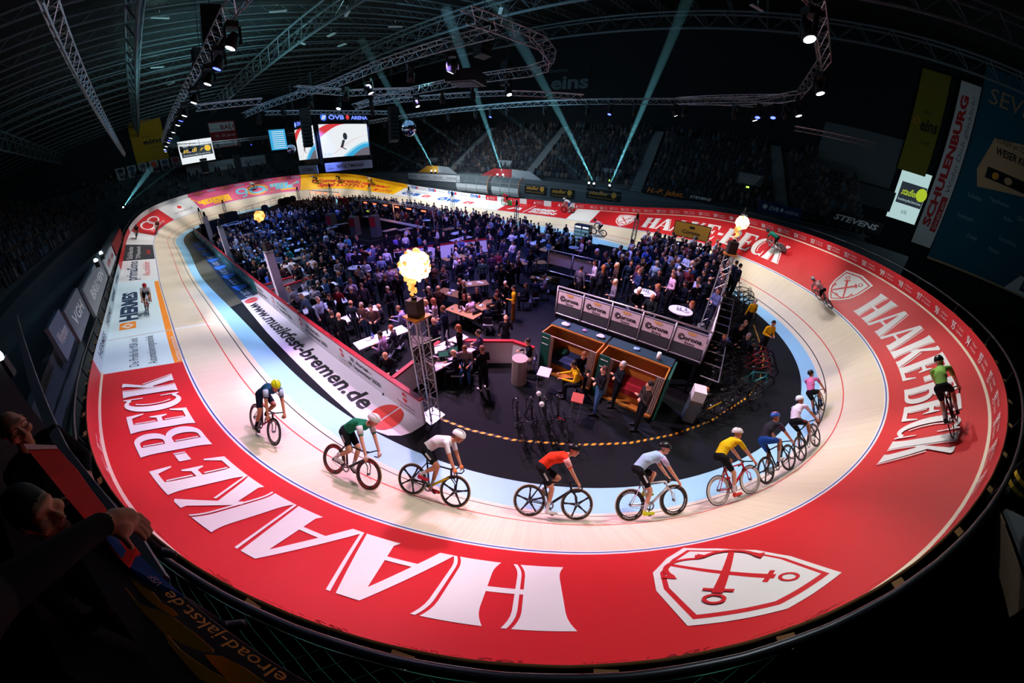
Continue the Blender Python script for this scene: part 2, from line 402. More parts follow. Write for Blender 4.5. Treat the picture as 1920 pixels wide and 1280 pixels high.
def shield(sc_,w=1.62,v0=2.42,v1=4.52):
    a=Art(); H=v1-v0
    def out(k):
        pts=[(-.5,.80),(-.42,1.0)] 
        top=[(-.5*k,.5+(.42)*k),(-.2*k,.5+.47*k),(0,.5+.5*k),(.2*k,.5+.47*k),(.5*k,.5+.42*k)]
        right=[(.5*k,.5+.05*k),(.42*k,.5-.18*k),(.22*k,.5-.37*k),(0,.5-.5*k)]
        left=[(-.22*k,.5-.37*k),(-.42*k,.5-.18*k),(-.5*k,.5+.05*k)]
        return [(x*w,y*H) for x,y in top+right+left]
    a.poly([out(1.0)],M_white); a.poly([out(.90)],M_red); a.poly([out(.83)],M_white)
    for sg in (1,-1):
        ang=math.radians(38)*sg; c,s_=math.cos(ang),math.sin(ang)
        def T(p): return (p[0]*c-p[1]*s_,H*.5+p[0]*s_+p[1]*c)
        L=.62; q=H*.34
        a.poly([[T(p) for p in [(-.035,-q),(.035,-q),(.055,q*.75),(-.055,q*.75)]]],M_red)
        a.poly([[T(p) for p in [(-.15,q*.62),(.15,q*.62),(.15,q*.70),(-.15,q*.70)]]],M_red)
        o=[T((.11*math.cos(t*PI/8),q*.95+.11*math.sin(t*PI/8))) for t in range(16)]; i_=[T((.07*math.cos(t*PI/8),q*.95+.07*math.sin(t*PI/8))) for t in range(16)]
        a.parts.append((o+i_,[(k,(k+1)%16,16+(k+1)%16,16+k) for k in range(16)],M_red))
        oa=[T((.36*math.cos(math.radians(t)),-q+.36+.36*math.sin(math.radians(t)))) for t in range(205,336,10)]; ib=[T((.32*math.cos(math.radians(t)),-q+.42+.36*math.sin(math.radians(t)))) for t in range(335,204,-10)]
        a.poly([oa+ib],M_red)
        for sx in (1,-1): a.poly([[T((sx*.36,-q+.33)),T((sx*.26,-q+.22)),T((sx*.42,-q+.16))]],M_red)
    a.build('painted_shield',onT(sc_,v0),step=.12,parent=track,lift=.002)
haake(108.35,97.2); haake(123.75,114.3); haake(139.6,129.3)
shield(109.98); shield(125.15,1.62,2.5,4.52); shield(141.3,1.6,2.42,4.5)
# the small strip of the winners' years on the board
a=Art(); yr=19; s=146.0
a.poly([[(.9,.12),(1.05,.42),(1.15,.12)]],M_white); a.text('BREMEN',1.25,1.85,.30,.38,M_white); a.text('ERLEBEN',1.25,1.85,.16,.22,M_white)
N1=['R. Bartko','I. Keisse','W. Stroetinga','A. Rasmussen','M. Hester','L. Kalz','R. Kluge','T. Havik','K. de Pauw','F. Stam']
for k in range(43):
    y_='\u2019%02d'%((19-k)%100); x=2.6+k*1.04
    a.text(y_,x,x+.26,.14,.40,M_white,bold=.02); a.text(R.choice(['F. Kroog','M. Roth','T. Scott','A. Beyer','J. Naeyer','P. Lampater']),x+.33,x+.74,.31,.39,M_white); a.text(R.choice(['L. Reinhardt','J. Kneisky','A. Rasmus','M. Hester','W. Stroetin']),x+.33,x+.78,.17,.25,M_white)
    if x>48: break
a.build('years_lettering',onT(148.0,TW),step=.35,parent=track,lift=.0004)
# left straight adverts : text runs clockwise as well
def ad(s0,v0,fn,name='painted_advert',step=None):
    a=Art(); fn(a); a.build(name,onT(s0,v0),step=step,parent=track,lift=.0006)
def hermes(a):
    a.text('HERMES',1.4-1.4+.0,0,0,1,M_bnavy) if False else None
    a.rect(0.0,0.15,1.15,.85,M_oran); a.poly([[(.12,.5),(.55,.22),(.98,.5),(.55,.78)]],M_white); a.poly([[(.35,.5),(.55,.36),(.75,.5),(.55,.64)]],M_oran)
    a.text('HERMES',1.45,7.9,.10,.9,M_bnavy,bold=.05)
ad(90.9,3.62,hermes)
def profis(a):
    a.text('Die Profis für MSR und',0,3.4,.62,.95,M_bnavy,bold=.0); a.text('Automatisierungstechnik',0,3.4,.02,.35,M_bnavy,bold=.0)
ad(95.9,3.1,profis)
def hs(a): a.text('hermes-systeme.de',0,2.9,.03,.2,M_white)
ad(96.0,2.32,hs)
def prima(a):
    a.text('primaSono',0,6.6,.95,1.75,M_bnavy,bold=.02); a.text('Akustikbilder',1.0,6.2,.05,.6,M_tred)
ad(79.6,2.75,prima)
def darkp(a):
    a.text('Schall-Absorber',.4,6.4,1.5,2.0,M_white); a.text('TOP-Raumakustik',.4,6.4,.85,1.25,M_white); a.text('knauf',2.4,4.6,.0,.45,M_tred)
ad(72.3,2.65,darkp)
def swoosh(a):
    a.ring(2.4,.9,1.3,.8,.22,M_white); a.ring(4.2,1.0,1.1,.6,.2,M_white); a.text('SUPPORT',1.2,5.4,-.1,.25,M_white)
ad(59.2,2.8,swoosh)
def datag(a):
    a.poly([[(2.2,1.35),(2.7,1.15),(2.9,1.6),(2.4,1.8)]],M_tred); a.text('DATAGROUP',1.0,4.2,.55,.9,M_tgrey)
ad(52.2,2.4,datag,step=.6)
def pinkp(a):
    a.rect(.9,.35,4.9,1.25,M_yel); a.text('04.04.20',1.1,4.7,.5,1.1,M_pink,bold=.045); a.rect(2.4,.05,5.0,.28,M_yel)
    a.poly([[(-.2,1.9),(.5,1.0),(.2,.85),(.95,.6),(.7,1.35),(.55,1.15),(-.1,2.0)]],M_yel)
    a.ring(6.6,1.3,.75,.62,.3,M_cyan); a.poly([[(7.15,1.3),(7.4,1.3),(7.0,.1),(6.4,.0),(6.4,.2),(6.9,.35)]],M_cyan); 
    a.ring(8.5,1.05,1.35,1.02,.12,M_yel); a.ring(8.5,1.05,1.2,.9,.14,M_oran); a.ring(8.5,1.05,1.05,.78,.36,M_cyan); a.text('s',9.4,9.9,.5,1.1,M_cyan,bold=.03)
    for i,(t,x0,x1,y) in enumerate((('SUPER',10.3,12.4,1.22),('SHOW',11.0,13.1,.6))):
        a.rect(x0-.14,y-.1,x1+.14,y+.56,M_cyan); a.text(t,x0,x1,y,y+.46,M_yel,bold=.06)
    a.poly([[(13.0,1.2),(14.0,1.9),(14.1,1.25)]],M_cyan); a.poly([[(13.25,1.25),(13.9,1.7),(13.95,1.32)]],M_yel); a.rect(11.5,.2,13.7,.42,M_yel); a.text('PRESENTATION',9.9,11.3,.15,.3,M_yel)
ad(47.2,2.6,pinkp,step=.5)
def pinkb(a):
    for i in range(8): a.text(['SUPER SHOW','90s'][i%2],.6+i*1.75,1.7+i*1.75,.12,.42,[M_yel,M_cyan][i%2],bold=.01)
ad(47.0,TW,pinkb,step=.6)
def lotto(a):
    a.text('Träume erreicht nicht jeder?',1.4,14.6,1.25,1.92,M_tred,bold=.05,shear=.25); a.text('Spiel LOTTO!',2.4,10.2,.4,1.05,M_tred,bold=.05,shear=.25)
    a.text('LOTTO',13.2,16.4,.2,.8,M_tred,bold=.04,shear=.2); a.poly([[(12.2,.2),(12.9,.2),(13.1,.8),(12.4,.8)]],M_tred)
ad(32.7,2.5,lotto,step=.5)
def lottob(a):
    for i in range(7): a.text(['www.lotto-bremen.de','LOTTO'][i%2],.8+i*2.5,2.2+i*2.5,.18,.36,M_tred)
ad(32.5,TW,lottob,step=.6)
def ovb(a):
    for x in (1.2,9.2):
        a.text('für versichert',x+.6,x+4.8,1.5,1.85,M_tgrey,shear=.3); a.text('ÖVB',x-.4,x+3.5,.35,1.25,M_tblue,bold=.06,shear=.15); a.poly([[(x+4.3,.4),(x+5.6,.4),(x+5.9,1.15),(x+4.6,1.15)]],M_tred); a.poly([[(x+4.8,.55),(x+5.3,.5),(x+5.4,1.0),(x+5.1,.75),(x+4.95,.95)]],M_white)
ad(14.6,2.55,ovb,step=.6)
def ovbb(a):
    for i in range(4):
        x=.9+i*4.1; a.text('ÖVB',x,x+1.35,.1,.46,M_tblue,bold=.05); a.disc(x+1.5,.3,.19,.2,M_tred,10); a.text('für versichert',x+1.9,x+3.6,.2,.34,M_tgrey)
ad(14.5,TW,ovbb,step=.6)
def erl(a):
    a.poly([[(.9,.5),(1.5,1.1),(2.1,1.3),(2.7,1.2),(2.9,.5),(2.5,.5),(2.3,.8),(1.7,.8),(1.4,.45)]],M_white); a.poly([[(3.5,.1),(3.65,.1),(3.05+.9,2.3),(3.8,2.3)]],M_white)
    a.text('BREMEN',4.1,7.2,1.0,1.55,M_white,bold=.05,shear=.2); a.text('ERLEBEN!',4.1,7.6,.3,.85,M_white,bold=.05,shear=.2)
ad(156.0,2.45,erl,step=.6)
def hb_(a):
    for x in (1.0,4.6,8.0,11.3): a.poly([[(x,.12),(x+.15,.42),(x+.3,.12)]],M_white); a.text('BREMEN',x+.42,x+1.25,.3,.4,M_white); a.text('ERLEBEN',x+.42,x+1.25,.14,.22,M_white)
ad(160.6,TW,hb_,step=.6)
def hermb(a):
    for i in range(4): a.text('HERMES',.6+i*4.6,3.6+i*4.6,.14,.42,M_bnavy,bold=.01)
ad(95.5,TW,hermb)

# ---------------------------------------------------------------- floor
M_apron_lit=mat('left_apron_lit','55544a',.9,noise=.2,scale=2,spec=.05)  # apron tone with glancing track light put into the colour
M_floor=mat('black_carpet','0a0b0f',0.9,noise=0.25,scale=5,spec=.04)
M_apron=mat('dark_apron_felt','1b1e22',0.9,noise=0.15,scale=3,spec=.05)
mb=MB(); mb.poly([(-45,-75,-.02),(45,-75,-.02),(45,70,-.02),(-45,70,-.02)],M_floor); mb.build('floor',kind='structure')
mb=MB(); ring=[TS(i*PER/200,-tpar(i*PER/200)[5]-1e-6) for i in range(200)]
mb.poly([(v.x,v.y,.0) for v in ring],M_apron); mb.build('floor_infield',kind='structure')

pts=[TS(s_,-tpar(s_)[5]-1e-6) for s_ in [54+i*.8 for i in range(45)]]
mb=MB(); n_=len(pts); mb.add([(p.x,p.y,.002) for p in pts]+[(-10.5,p.y if p.y<21.6 else 21.6,.002) for p in pts],[(i,i+1,n_+i+1,n_+i) for i in range(n_-1)],M_apron_lit); mb.build('floor_lit_strip',kind='structure')  # paler strip standing for track light grazing the left apron
NQ=[(-11.5,-15),(-11.4,-21),(-10.4,-26.4),(-6,-29.6),(0,-30.8),(8.2,-30.6),(9.2,-26.5),(11.3,-21)]
NL=[0]
for a_,b_ in zip(NQ[:-1],NQ[1:]): NL.append(NL[-1]+math.hypot(b_[0]-a_[0],b_[1]-a_[1]))
RING=[]   # lamp positions on the lighting truss: above the inner edge of the track
NR=42
for i in range(NR):
    s=(i+.5)*PER/NR; q=TS(s,-.5); O=TO(s); p_=Vector((q.x-O.x*1.3,q.y-O.y*1.3,10.4))
    if 95.5<s<127: t_=(s-95.5)/31.5*NL[-1]; p_=Vector((float(np.interp(t_,NL,[q_[0] for q_ in NQ])),float(np.interp(t_,NL,[q_[1] for q_ in NQ])),10.4))
    RING.append((s,p_))
    spot('track_lamp',p_-Vector((0,0,.6)),TS(s,2.2),TRACK_POWER*(.78 if 93<s<108 else (1.25 if 108<=s<132 else 1)),WARM,44 if 95<s<108 else 54,.75,.15)
area('hall_fill',(0,0,15.5),(0,0,0),1000,(.30,.62,1.0),25)  # added ambient fill lifting the dark hall, no lamp there
area('stand_fill',(6,-6,13),(30,-6,11),900,(.35,.75,1.0),14)  # fill added over the seating, not a fixture
area('parapet_fill',(13,4,9.5),(20.5,3,3),900,(.9,.95,1.0),10,120)  # unseen fill added to brighten the parapet banners
area('poster_fill',(14,-46,9),(34,-55,13),260,(.7,.9,1.0),6)  # extra fill added so the wall posters show
area('end_wall_fill',(-4,30,13),(-4,51,12),350,(.5,.8,.95),8)  # added fill for the far end wall and its banners
# ---------------------------------------------------------------- hall shell
M_wall=mat('hall_wall_dark','1c2429',0.9,noise=0.15,scale=.6); M_ceil=mat('roof_deck','0a0d0f',0.9,noise=0.15,scale=.5)
M_beam=mat('roof_steel','5a666c',0.6,0.2,noise=0.1,scale=2); M_drape=mat('black_drape','141b20',0.95,noise=0.2,scale=1.5,stretch=(1,6,.3)); M_conc=mat('stand_concrete','3a4046',0.85,noise=0.12,scale=1.5)
def zr(x): return 20+.14*x
def quad(name,pts,m,**kw):
    mb=MB(); mb.poly(pts,m); return mb.build(name,**kw)
X0,X1,Y0,Y1=-44,34.6,-75,52
quad('wall_far',[(X0,Y1,0),(X1,Y1,0),(X1,Y1,zr(X1)),(X0,Y1,zr(X0))],M_wall,kind='structure')
quad('wall_near',[(X0,Y0,0),(X1,Y0,0),(X1,Y0,zr(X1)),(X0,Y0,zr(X0))],M_wall,kind='structure')
quad('wall_left',[(X0,Y0,0),(X0,Y1,0),(X0,Y1,zr(X0)),(X0,Y0,zr(X0))],M_wall,kind='structure')
quad('wall_right',[(X1,Y0,0),(X1,Y1,0),(X1,Y1,zr(X1)),(X1,Y0,zr(X1))],M_drape,kind='structure')
quad('ceiling',[(X0,Y0,zr(X0)),(X1,Y0,zr(X1)),(X1,Y1,zr(X1)),(X0,Y1,zr(X0))],M_ceil,kind='structure')
for i in range(24):
    y=-28+i*3.4; mb=MB(); 
    for dz in (-.3,-.9): mb.tube([(X0,y,zr(X0)+dz),(X1,y,zr(X1)+dz)],.075,M_beam,5)
    for k in range(int((X1-X0)/1.6)):
        x=X0+k*1.6; mb.tube([(x,y,zr(x)-.3),(x+.8,y,zr(x+.8)-.9),(x+1.6,y,zr(x+1.6)-.3)],.03,M_beam,3)
    mb.build('beam',kind='structure')
for x in (-26,-13,0,13,26):
    mb=MB(); z=zr(x)-1.3
    for dx in (-.5,.5): mb.tube([(x+dx,Y0,z),(x+dx,Y1,z)],.1,M_beam,6)
    mb.tube([(x,Y0,z-1.5),(x,Y1,z-1.5)],.12,M_beam,6)
    for k in range(42):
        y=Y0+k*3
        for dx in (-.5,.5): mb.tube([(x+dx,y,z),(x,y+1.5,z-1.5),(x+dx,y+3,z)],.05,M_beam,3)
    mb.build('beam',kind='structure')
# ceiling service fittings seen as pale patches
M_duct=mat('pale_duct','aebfc2',0.5,0.3,noise=0.1)
# ---------------------------------------------------------------- seating
def steps(name,x0,z0,x1,z1,ya,yb,n,axis,label):
    mb=MB(); 
    for k in range(n):
        t0=k/n; a=x0+(x1-x0)*t0; b=x0+(x1-x0)*(k+1)/n; z=z0+(z1-z0)*t0; c=(a+b)/2
        if axis=='x': mb.box((c,(ya+yb)/2,z/2),(abs(b-a),yb-ya,z),M_conc)
        else: mb.box(((ya+yb)/2,c,z/2),(yb-ya,abs(b-a),z),M_conc)
    o=mb.build(name); tag(o,label,'grandstand'); return o
steps('grandstand',21.3,4.0,33.9,11.0,-40.5,46,14,'x','long dark stepped seating stand behind the right hand straight')
steps('grandstand',40.0,3.6,50.5,9.4,-34,20.5,12,'y','dark grey stepped stand behind the far bend under the shirt banners')
steps('grandstand',-21.3,4.0,-38.0,12.0,-22,39,15,'x','dark stepped seating stand behind the left hand straight')
AUD=[]
def aud(x,y,z,f): AUD.append((x,y,z,f))
for k in range(14):
    x=21.75+k*.9; z=4.0+k*.5
    y=-40.3
    while y<45:
        y+=R.uniform(.5,.62)
        if any(abs(y-a-(k*.12))<1.0 for a in (-33,-19,-5,9,23,36)): continue
        if R.random()<.13+.1*(k>11): continue
        if y<-36 and z>8.5: continue
        aud(x+R.uniform(-.1,.1),y,z,-PI/2+PI)
for k in range(12):
    y=40.4+k*.875; z=3.6+k*.483; x=-30
    while x<20:
        x+=R.uniform(.5,.7)
        if R.random()<.72: continue
        aud(x,y,z,PI)
for k in range(15):
    x=-21.85-k*1.11; z=4.0+k*.533; y=-21.5
    while y<38:
        y+=R.uniform(.5,.65)
        if R.random()<.25: continue
        aud(x,y,z,PI/2-PI)
M_aud=[mat('audience_%s'%h,h,0.85,noise=0) for h in ('14181e','1d242c','262a33','2f2a2c','3a4652','554a46','1b1f2a')]; M_face=mat('audience_skin','4e3c36',0.7,noise=0)
mb=MB()
AM=np.array([(r*math.cos(a),r*.6*math.sin(a),z) for r,z in ((.10,.45),(.2,.55),(.21,.95),(.09,1.06)) for a in (0.4,1.67,2.94,4.2,5.46)])
for (x,y,z,f) in AUD:
    c,s_=math.cos(f),math.sin(f); m=R.choice(M_aud); w=R.uniform(.9,1.1)
    vs=[(x+(v[0]*c-v[1]*s_)*w,y+(v[0]*s_+v[1]*c)*w,z+v[2]) for v in AM]
    mb.add(vs,[(i*5+k,i*5+(k+1)%5,(i+1)*5+(k+1)%5,(i+1)*5+k) for i in range(3) for k in range(5)],m)
    mb.ball((x,y,z+1.19),.105,R.choice([M_face,M_face,M_aud[0]]),5,4,(1,1,1.25))
tag(mb.build('seated_audience'),'dark mass of seated spectators filling the stands beyond the track','audience',kind='stuff')
# stand aisles
M_stair=mat('aisle_steps','5b6266',0.8,noise=.1)
for ya in (-33,-19,-5,9,23,36):
    mb=MB()
    for k in range(28): mb.box((21.3+.45*k+.22,ya+k*.06+.0,4.0+.25*k+.12),(.45,1.2,.25),M_stair)
    mb.build('trim_%d'%(ya+50),kind='structure')
# ---------------------------------------------------------------- parapet in front of the stands
M_par=mat('parapet_grey','50585e',0.7,noise=.1); M_glass=mat('parapet_glass','7b8d92',0.15,noise=0,alpha=.25)
mb=MB(); mb.box((20.6,1,2.1),(.25,90,3.8),M_par); mb.build('trim_1',kind='structure')
mb=MB(); mb.box((-18.9,6,1.6),(.25,50,3.0),M_par); mb.build('trim_2',kind='structure')
# far parapet following the bend
mb=MB()
for i in range(60):
    s=16+i*.62; a=TS(s,TW,out=1.5); b=TS(s+.62,TW,out=1.5); mb.add([(a.x,a.y,0),(b.x,b.y,0),(b.x,b.y,3.9),(a.x,a.y,3.9)],[(0,1,2,3)],M_par)
mb.build('trim_3',kind='structure')
# ---------------------------------------------------------------- banners on the parapet (right side): plane x = const facing the hall
def board(name,c,w,h,m,art,label,cat='banner',face='-x',group=None,th=.06,yaw=None,border=None,tilt=0):
    # c centre; x of the art runs to the reader's right, y up, origin at the lower left corner
    Rz={'-x':-PI/2,'+x':PI/2,'-y':0,'+y':PI}[face] if yaw is None else yaw
    ct,st=math.cos(Rz),math.sin(Rz); C=Vector(c)
    def T(x,y,off):
        X=x-w/2; n=-(th/2+off); yy=(y-h/2); 
        Y=n*math.cos(tilt)-yy*math.sin(tilt); Z=yy*math.cos(tilt)+n*math.sin(tilt)
        return C+Vector((X*ct-Y*st,X*st+Y*ct,Z))
    mb=MB(); vs=[T(x,y,o) for o in (0,-th) for x,y in ((0,0),(w,0),(w,h),(0,h))]
    mb.add(vs,[(0,1,2,3),(7,6,5,4),(0,4,5,1),(1,5,6,2),(2,6,7,3),(3,7,4,0)],m)
    o=mb.build(name); tag(o,label,cat,group)
    if art:
        a=Art(); art(a,w,h)
        if a.parts: a.build('lettering',T,parent=o,lift=.003)
    return o
M_ban_black=mat('banner_black','121417',0.7,noise=.1); M_gold=mat('print_gold','d89a35',0.6,noise=0); M_orange=mat('print_orange','e07a22',0.6,noise=0); M_pw=mat('print_white','e4e6e8',0.6,noise=0); M_pb=mat('print_black','15171c',0.6,noise=0)
M_navyban=mat('banner_navy','14355e',0.7,noise=.1); M_greyban=mat('banner_grey','8d949a',0.7,noise=.08); M_offw=mat('banner_offwhite','c6c9cc',0.7,noise=.06); M_pred=mat('print_red','b3252c',0.6,noise=0); M_wred=mat('banner_dark_red','8e2027',.7,noise=.1)
def stadler(a,w,h,c=None):
    c=c or M_gold; a.text('stadler',w*.08,w*.68,h*.45,h*.85,c,bold=.02,shear=.25); a.disc(w*.82,h*.6,h*.28,h*.28,c); a.text('Deutschlands größtes Zweirad-Center',w*.08,w*.92,h*.14,h*.26,c)
for i,(yc,wd,z) in enumerate(((-7.1,3.1,2.95),(-10.8,3.1,2.9),(-15.8,3.9,3.25))):
    board('banner',(20.4,yc,z),wd,1.05,M_ban_black,stadler,['black banner with gold cyclist shop lettering next to the glazed boxes','black banner with gold lettering between two like it on the parapet','black banner with gold lettering right below three cyan beam lamps'][i])
def inns(a,w,h):
    for i in range(4): a.text('INNSiDE',.35+i*3.0,2.3+i*3.0,h*.4,h*.75,M_tgrey)
board('banner',(20.4,11.7,3.35),12.0,.95,M_offw,inns,'long pale banner repeating dark lettering on the parapet right of the big screen')
def jak(a,w,h): a.text('H.-P. Jakst.',.1*w,.95*w,h*.25,h*.8,M_orange,bold=.02,shear=.25)
board('banner',(20.4,-22.1,4.4),4.2,.85,M_ban_black,jak,'black banner with slanted orange name lettering on the right parapet')
board('banner',(20.4,30.1,3.9),3.6,.7,M_ban_black,jak,'small black banner with orange name lettering behind the yellow lottery advert')
def stev(a,w,h): a.text('STEVENS',.08*w,.92*w,h*.3,h*.75,M_pw,bold=.03,shear=.25)
board('banner',(20.4,-25.6,4.4),2.4,.55,M_ban_black,stev,'small black banner with white bike maker lettering beside the orange name banner')
board('banner',(20.4,-38.8,5.4),4.4,1.0,M_ban_black,stev,'large dark banner with white slanted lettering far right above the rail')
def ovba(a,w,h): a.disc(w*.14,h*.55,h*.2,h*.2,M_pw); a.text('ÖVB',w*.24,w*.46,h*.35,h*.7,M_pw,bold=.02); a.disc(w*.53,h*.55,h*.12,h*.16,M_pw); a.text('ARENA',w*.6,w*.92,h*.35,h*.65,M_pw)
board('banner',(20.4,-32.6,4.75),3.7,1.0,M_navyban,ovba,'dark blue banner with white arena name lettering on the right parapet')
for i,(y,z) in enumerate(((29,4.3),(14.5,5.4),(-.3,5.3),(-15.4,5.2),(-29.4,6.6))):
    def wk(a,w,h): a.text('WESER',w*.15,w*.75,h*.55,h*.85,M_tgrey); a.text('KURIER',w*.15,w*.8,h*.15,h*.45,M_tgrey)
    board('banner',(23.2,y,z+.2),2.4,1.1,mat('slate_panel','3b474c',.8,noise=.1),lambda a,w,h: (a.poly([[(.2,.1),(w*.72,.1),(w*.95,h-.1),(.2,h-.1)]],mat('slate_light','77828a',.8,noise=.1)),wk(a,w,h)),'grey newspaper panel over a stair exit, number %s from the far end'%['one','two','three','four','five'][i],group='newspaper panels over the stand exits')
    mb=MB(); mb.box((23.05,y,z-.55),(.05,.28,.14),emis('exit_green','9be04a',3)); tag(mb.build('exit_sign'),'tiny lit green exit sign under the newspaper panel, number %s from the far end'%['one','two','three','four','five'][i],'exit sign','exit signs in the right stand')
for i,(ya,yb) in enumerate(((16,6.5),(2.5,-8))):
    # gable-shaped boards behind the parapet
    mb=MB(); y0,y1=ya,yb; P=[(21.0,y0,3.9),(21.0,y0-2.6,5.0),(21.0,(y0+y1)/2-.3,5.0),(21.0,(y0+y1)/2-.3,3.9)]; P2=[(21.0,(y0+y1)/2-.3,3.9),(21.0,(y0+y1)/2-.3,5.0),(21.0,y1+2.2,4.9),(21.0,y1,3.8)]
    a=[M_gold,M_wred][i]; 
    for PP,m_ in ((P,a),(P2,M_greyban)): mb.add(PP+[(21.08,q[1],q[2]) for q in PP],[(0,1,2,3),(7,6,5,4),(0,4,5,1),(1,5,6,2),(2,6,7,3),(3,7,4,0)],m_)
    tag(mb.build('stair_canopy_board'),['gold and grey sloped board over the stair mouth','dark red and grey sloped board over the stair mouth'][i],'board')
# glazed guest boxes on the parapet
M_boxw=mat('box_white_panel','b9bfc2',.5,noise=.05)
for i,(ya,yb) in enumerate(((5.6,-.2),(-.9,-5.2)) ):
    t=empty('guest_box',(20.6,(ya+yb)/2,1.9),label=['rounded glazed guest box next to the pale lettering banner','rounded glazed guest box with orange edge beside the black banners'][i],cat='guest box')
    L=ya-yb; mb=MB(); n=8
    prof=[(-.9,0),(-1.1,.5),(-1.1,1.0)]; pr2=[(-1.1,1.0),(-.95,1.7),(-.5,2.15),(0,2.3)]
    for (pp,m_,nm) in ((prof,M_boxw,'base_panel'),(pr2,M_glass,'glazing')):
        mb=MB()
        for k in range(len(pp)-1):
            mb.add([(pp[k][0],-L/2,pp[k][1]),(pp[k][0],L/2,pp[k][1]),(pp[k+1][0],L/2,pp[k+1][1]),(pp[k+1][0],-L/2,pp[k+1][1])],[(0,1,2,3)],m_)
        mb.build(nm,t)
    for k in range(4):
        y=-L/2+L*k/3; mb=MB(); mb.tube([(p_[0],y,p_[1]) for p_ in prof+pr2[1:]],.035,M_orange if k==0 else M_galv,5); mb.build('rib',t)
# long thin rails and walkway edge behind the right rail
mb=MB(); mb.tube([(19.4,-40,4.6),(19.2,-20,3.6),(19.0,30,3.0)],.03,M_galv,5); tag(mb.build('handrail'),'thin pale handrail running behind the right side of the track','railing')
# ---------------------------------------------------------------- hanging banners
M_mustard=mat('banner_mustard','b58a1c',.8,noise=.15,scale=1,stretch=(6,6,.3)); M_mud=mat('banner_olive','6f6a1c',.8,noise=.15,scale=1,stretch=(6,6,.3))
def eins(a,w,h): a.ring(w*.18,h*.5,w*.11,w*.11,.06,M_orange); a.text('bremen',w*.34,w*.62,h*.58,h*.63,M_pb); a.text('eins',w*.34,w*.94,h*.42,h*.54,M_pb,bold=.03); a.text('macht Spaß',w*.5,w*.8,h*.3,h*.33,M_pb)
board('banner',(-11.6,51.96,14.4),5.6,7.2,M_mustard,eins,'tall mustard yellow banner with black lettering on the far end wall','banner','-y')
def bau(a,w,h): a.rect(w*.02,h*.62,w*.95,h*.95,M_offw); a.text('hanse',w*.06,w*.4,h*.68,h*.78,M_tgrey); a.text('BAU',w*.44,w*.92,h*.68,h*.86,M_wred,bold=.02); a.text('18. - 20. Januar',w*.2,w*.95,h*.42,h*.52,M_offw); a.rect(w*.05,h*.04,w*.95,h*.22,M_offw); a.text('Messe Bremen',w*.1,w*.8,h*.08,h*.17,M_wred)
board('banner',(1.7,51.96,13.6),5.0,5.0,M_wred,bau,'dark red banner with building fair lettering on the far end wall','banner','-y')
SH=['2f3338','2b4a66','4a4f55','c9462c','384a66','a03444']
for i in range(6):
    ms=mat('shirt_'+SH[i],SH[i],.8,noise=0)
    def sh(a,w,h,ms=ms): a.poly([[(w*.12,h*.75),(w*.32,h*.92),(w*.68,h*.92),(w*.88,h*.75),(w*.78,h*.62),(w*.7,h*.68),(w*.7,h*.12),(w*.3,h*.12),(w*.3,h*.68),(w*.22,h*.62)]],ms); a.text('%d'%(i+3),w*.4,w*.6,h*.35,h*.55,M_pw)
    board('banner',(-17.3+i*1.85,49.6,9.7),1.5,2.0,M_greyban,sh,'small white banner with a %s printed shirt, one of six over the far stand'%['black','blue','grey','orange','navy','red'][i],'banner','-y',th=.02)
def quins(a,w,h): 
    for i in range(5): a.disc(w*(.52+.07*i),h*.55,.18,.3,M_tgrey,10)
    a.text('Quins',w*.74,w*.95,h*.5,h*.8,M_tgrey); a.text('Wir sind Bremen',w*.3,w*.5,h*.55,h*.75,M_tgrey); a.text('BREMEN',w*.55,w*.72,h*.1,h*.25,M_tgrey)
board('banner',(.2,46.5,7.6),14.5,2.2,M_greyban,quins,'wide pale grey banner over the far stand below the lit screen','banner','-y',yaw=.07)
def wallp(a,w,h): pass
for nm,c,w,h,m_,lab in (('lit_wall_panel',(34.3,-40.5,12.0),8.8,5.4,mat('wall_grey','4c565c',.8,noise=.08),'big plain grey wall block above the right corner of the stand'),('lit_wall_panel',(34.2,-41,8.0),9.5,2.2,mat('wall_grey2','39434a',.8,noise=.08),'lower grey wall block in the right corner of the stand')):
    board(nm,c,w,h,m_,None,lab,'wall panel')
def eins2(a,w,h): a.text('bremen',0,3.0,2.35,2.95,mat('faint_text','4d5f66',.8,noise=.1)); a.text('eins',0.3,6.5,0,1.9,MATS['faint_text'],bold=.03)
board('banner',(34.4,-3.0,18.1),6.6,3.2,M_drape,eins2,'dark curtain banner with faint grey lettering high on the right wall')
a=board('banner',(33.7,-46.4,17.0),3.2,10.8,M_mud,eins,'tall olive yellow banner with black lettering beside the wall of the newspaper poster')
def schul(a,w,h):
    # lettering runs up the banner
    vs,fs=text2d('SCHULENBURG',.05); W_=vs[:,0].max(); a.tri([(w*.5-v[1]*w*.36,h*.12+(h*.80)*v[0]/W_) for v in vs],fs,M_pred)
    vs,fs=text2d('Wohn Dich glücklich!',0,.2); W_=vs[:,0].max(); a.tri([(w*.86-v[1]*w*.22,h*.35+(h*.58)*v[0]/W_) for v in vs],fs,M_tgrey)
    a.rect(w*.60,h*.1,w*.90,h*.32,M_pred); vs,fs=text2d('Direkt am',0); W_=vs[:,0].max(); a.tri([(w*.84-v[1]*w*.18,h*.12+(h*.17)*v[0]/W_) for v in vs],fs,M_offw)
board('banner',(33.2,-50.1,13.4),2.3,17.6,M_offw,schul,'tall white banner with red lettering running up it beside the newspaper poster')
M_petrol=mat('poster_petrol','0f5468',.7,noise=.12,scale=.5); M_paper=mat('poster_paper','c9a27c',.7,noise=.08); M_beige=mat('poster_beige','a58a6e',.7,noise=0); M_ptext=mat('poster_text','8aa9b0',.7,noise=0)
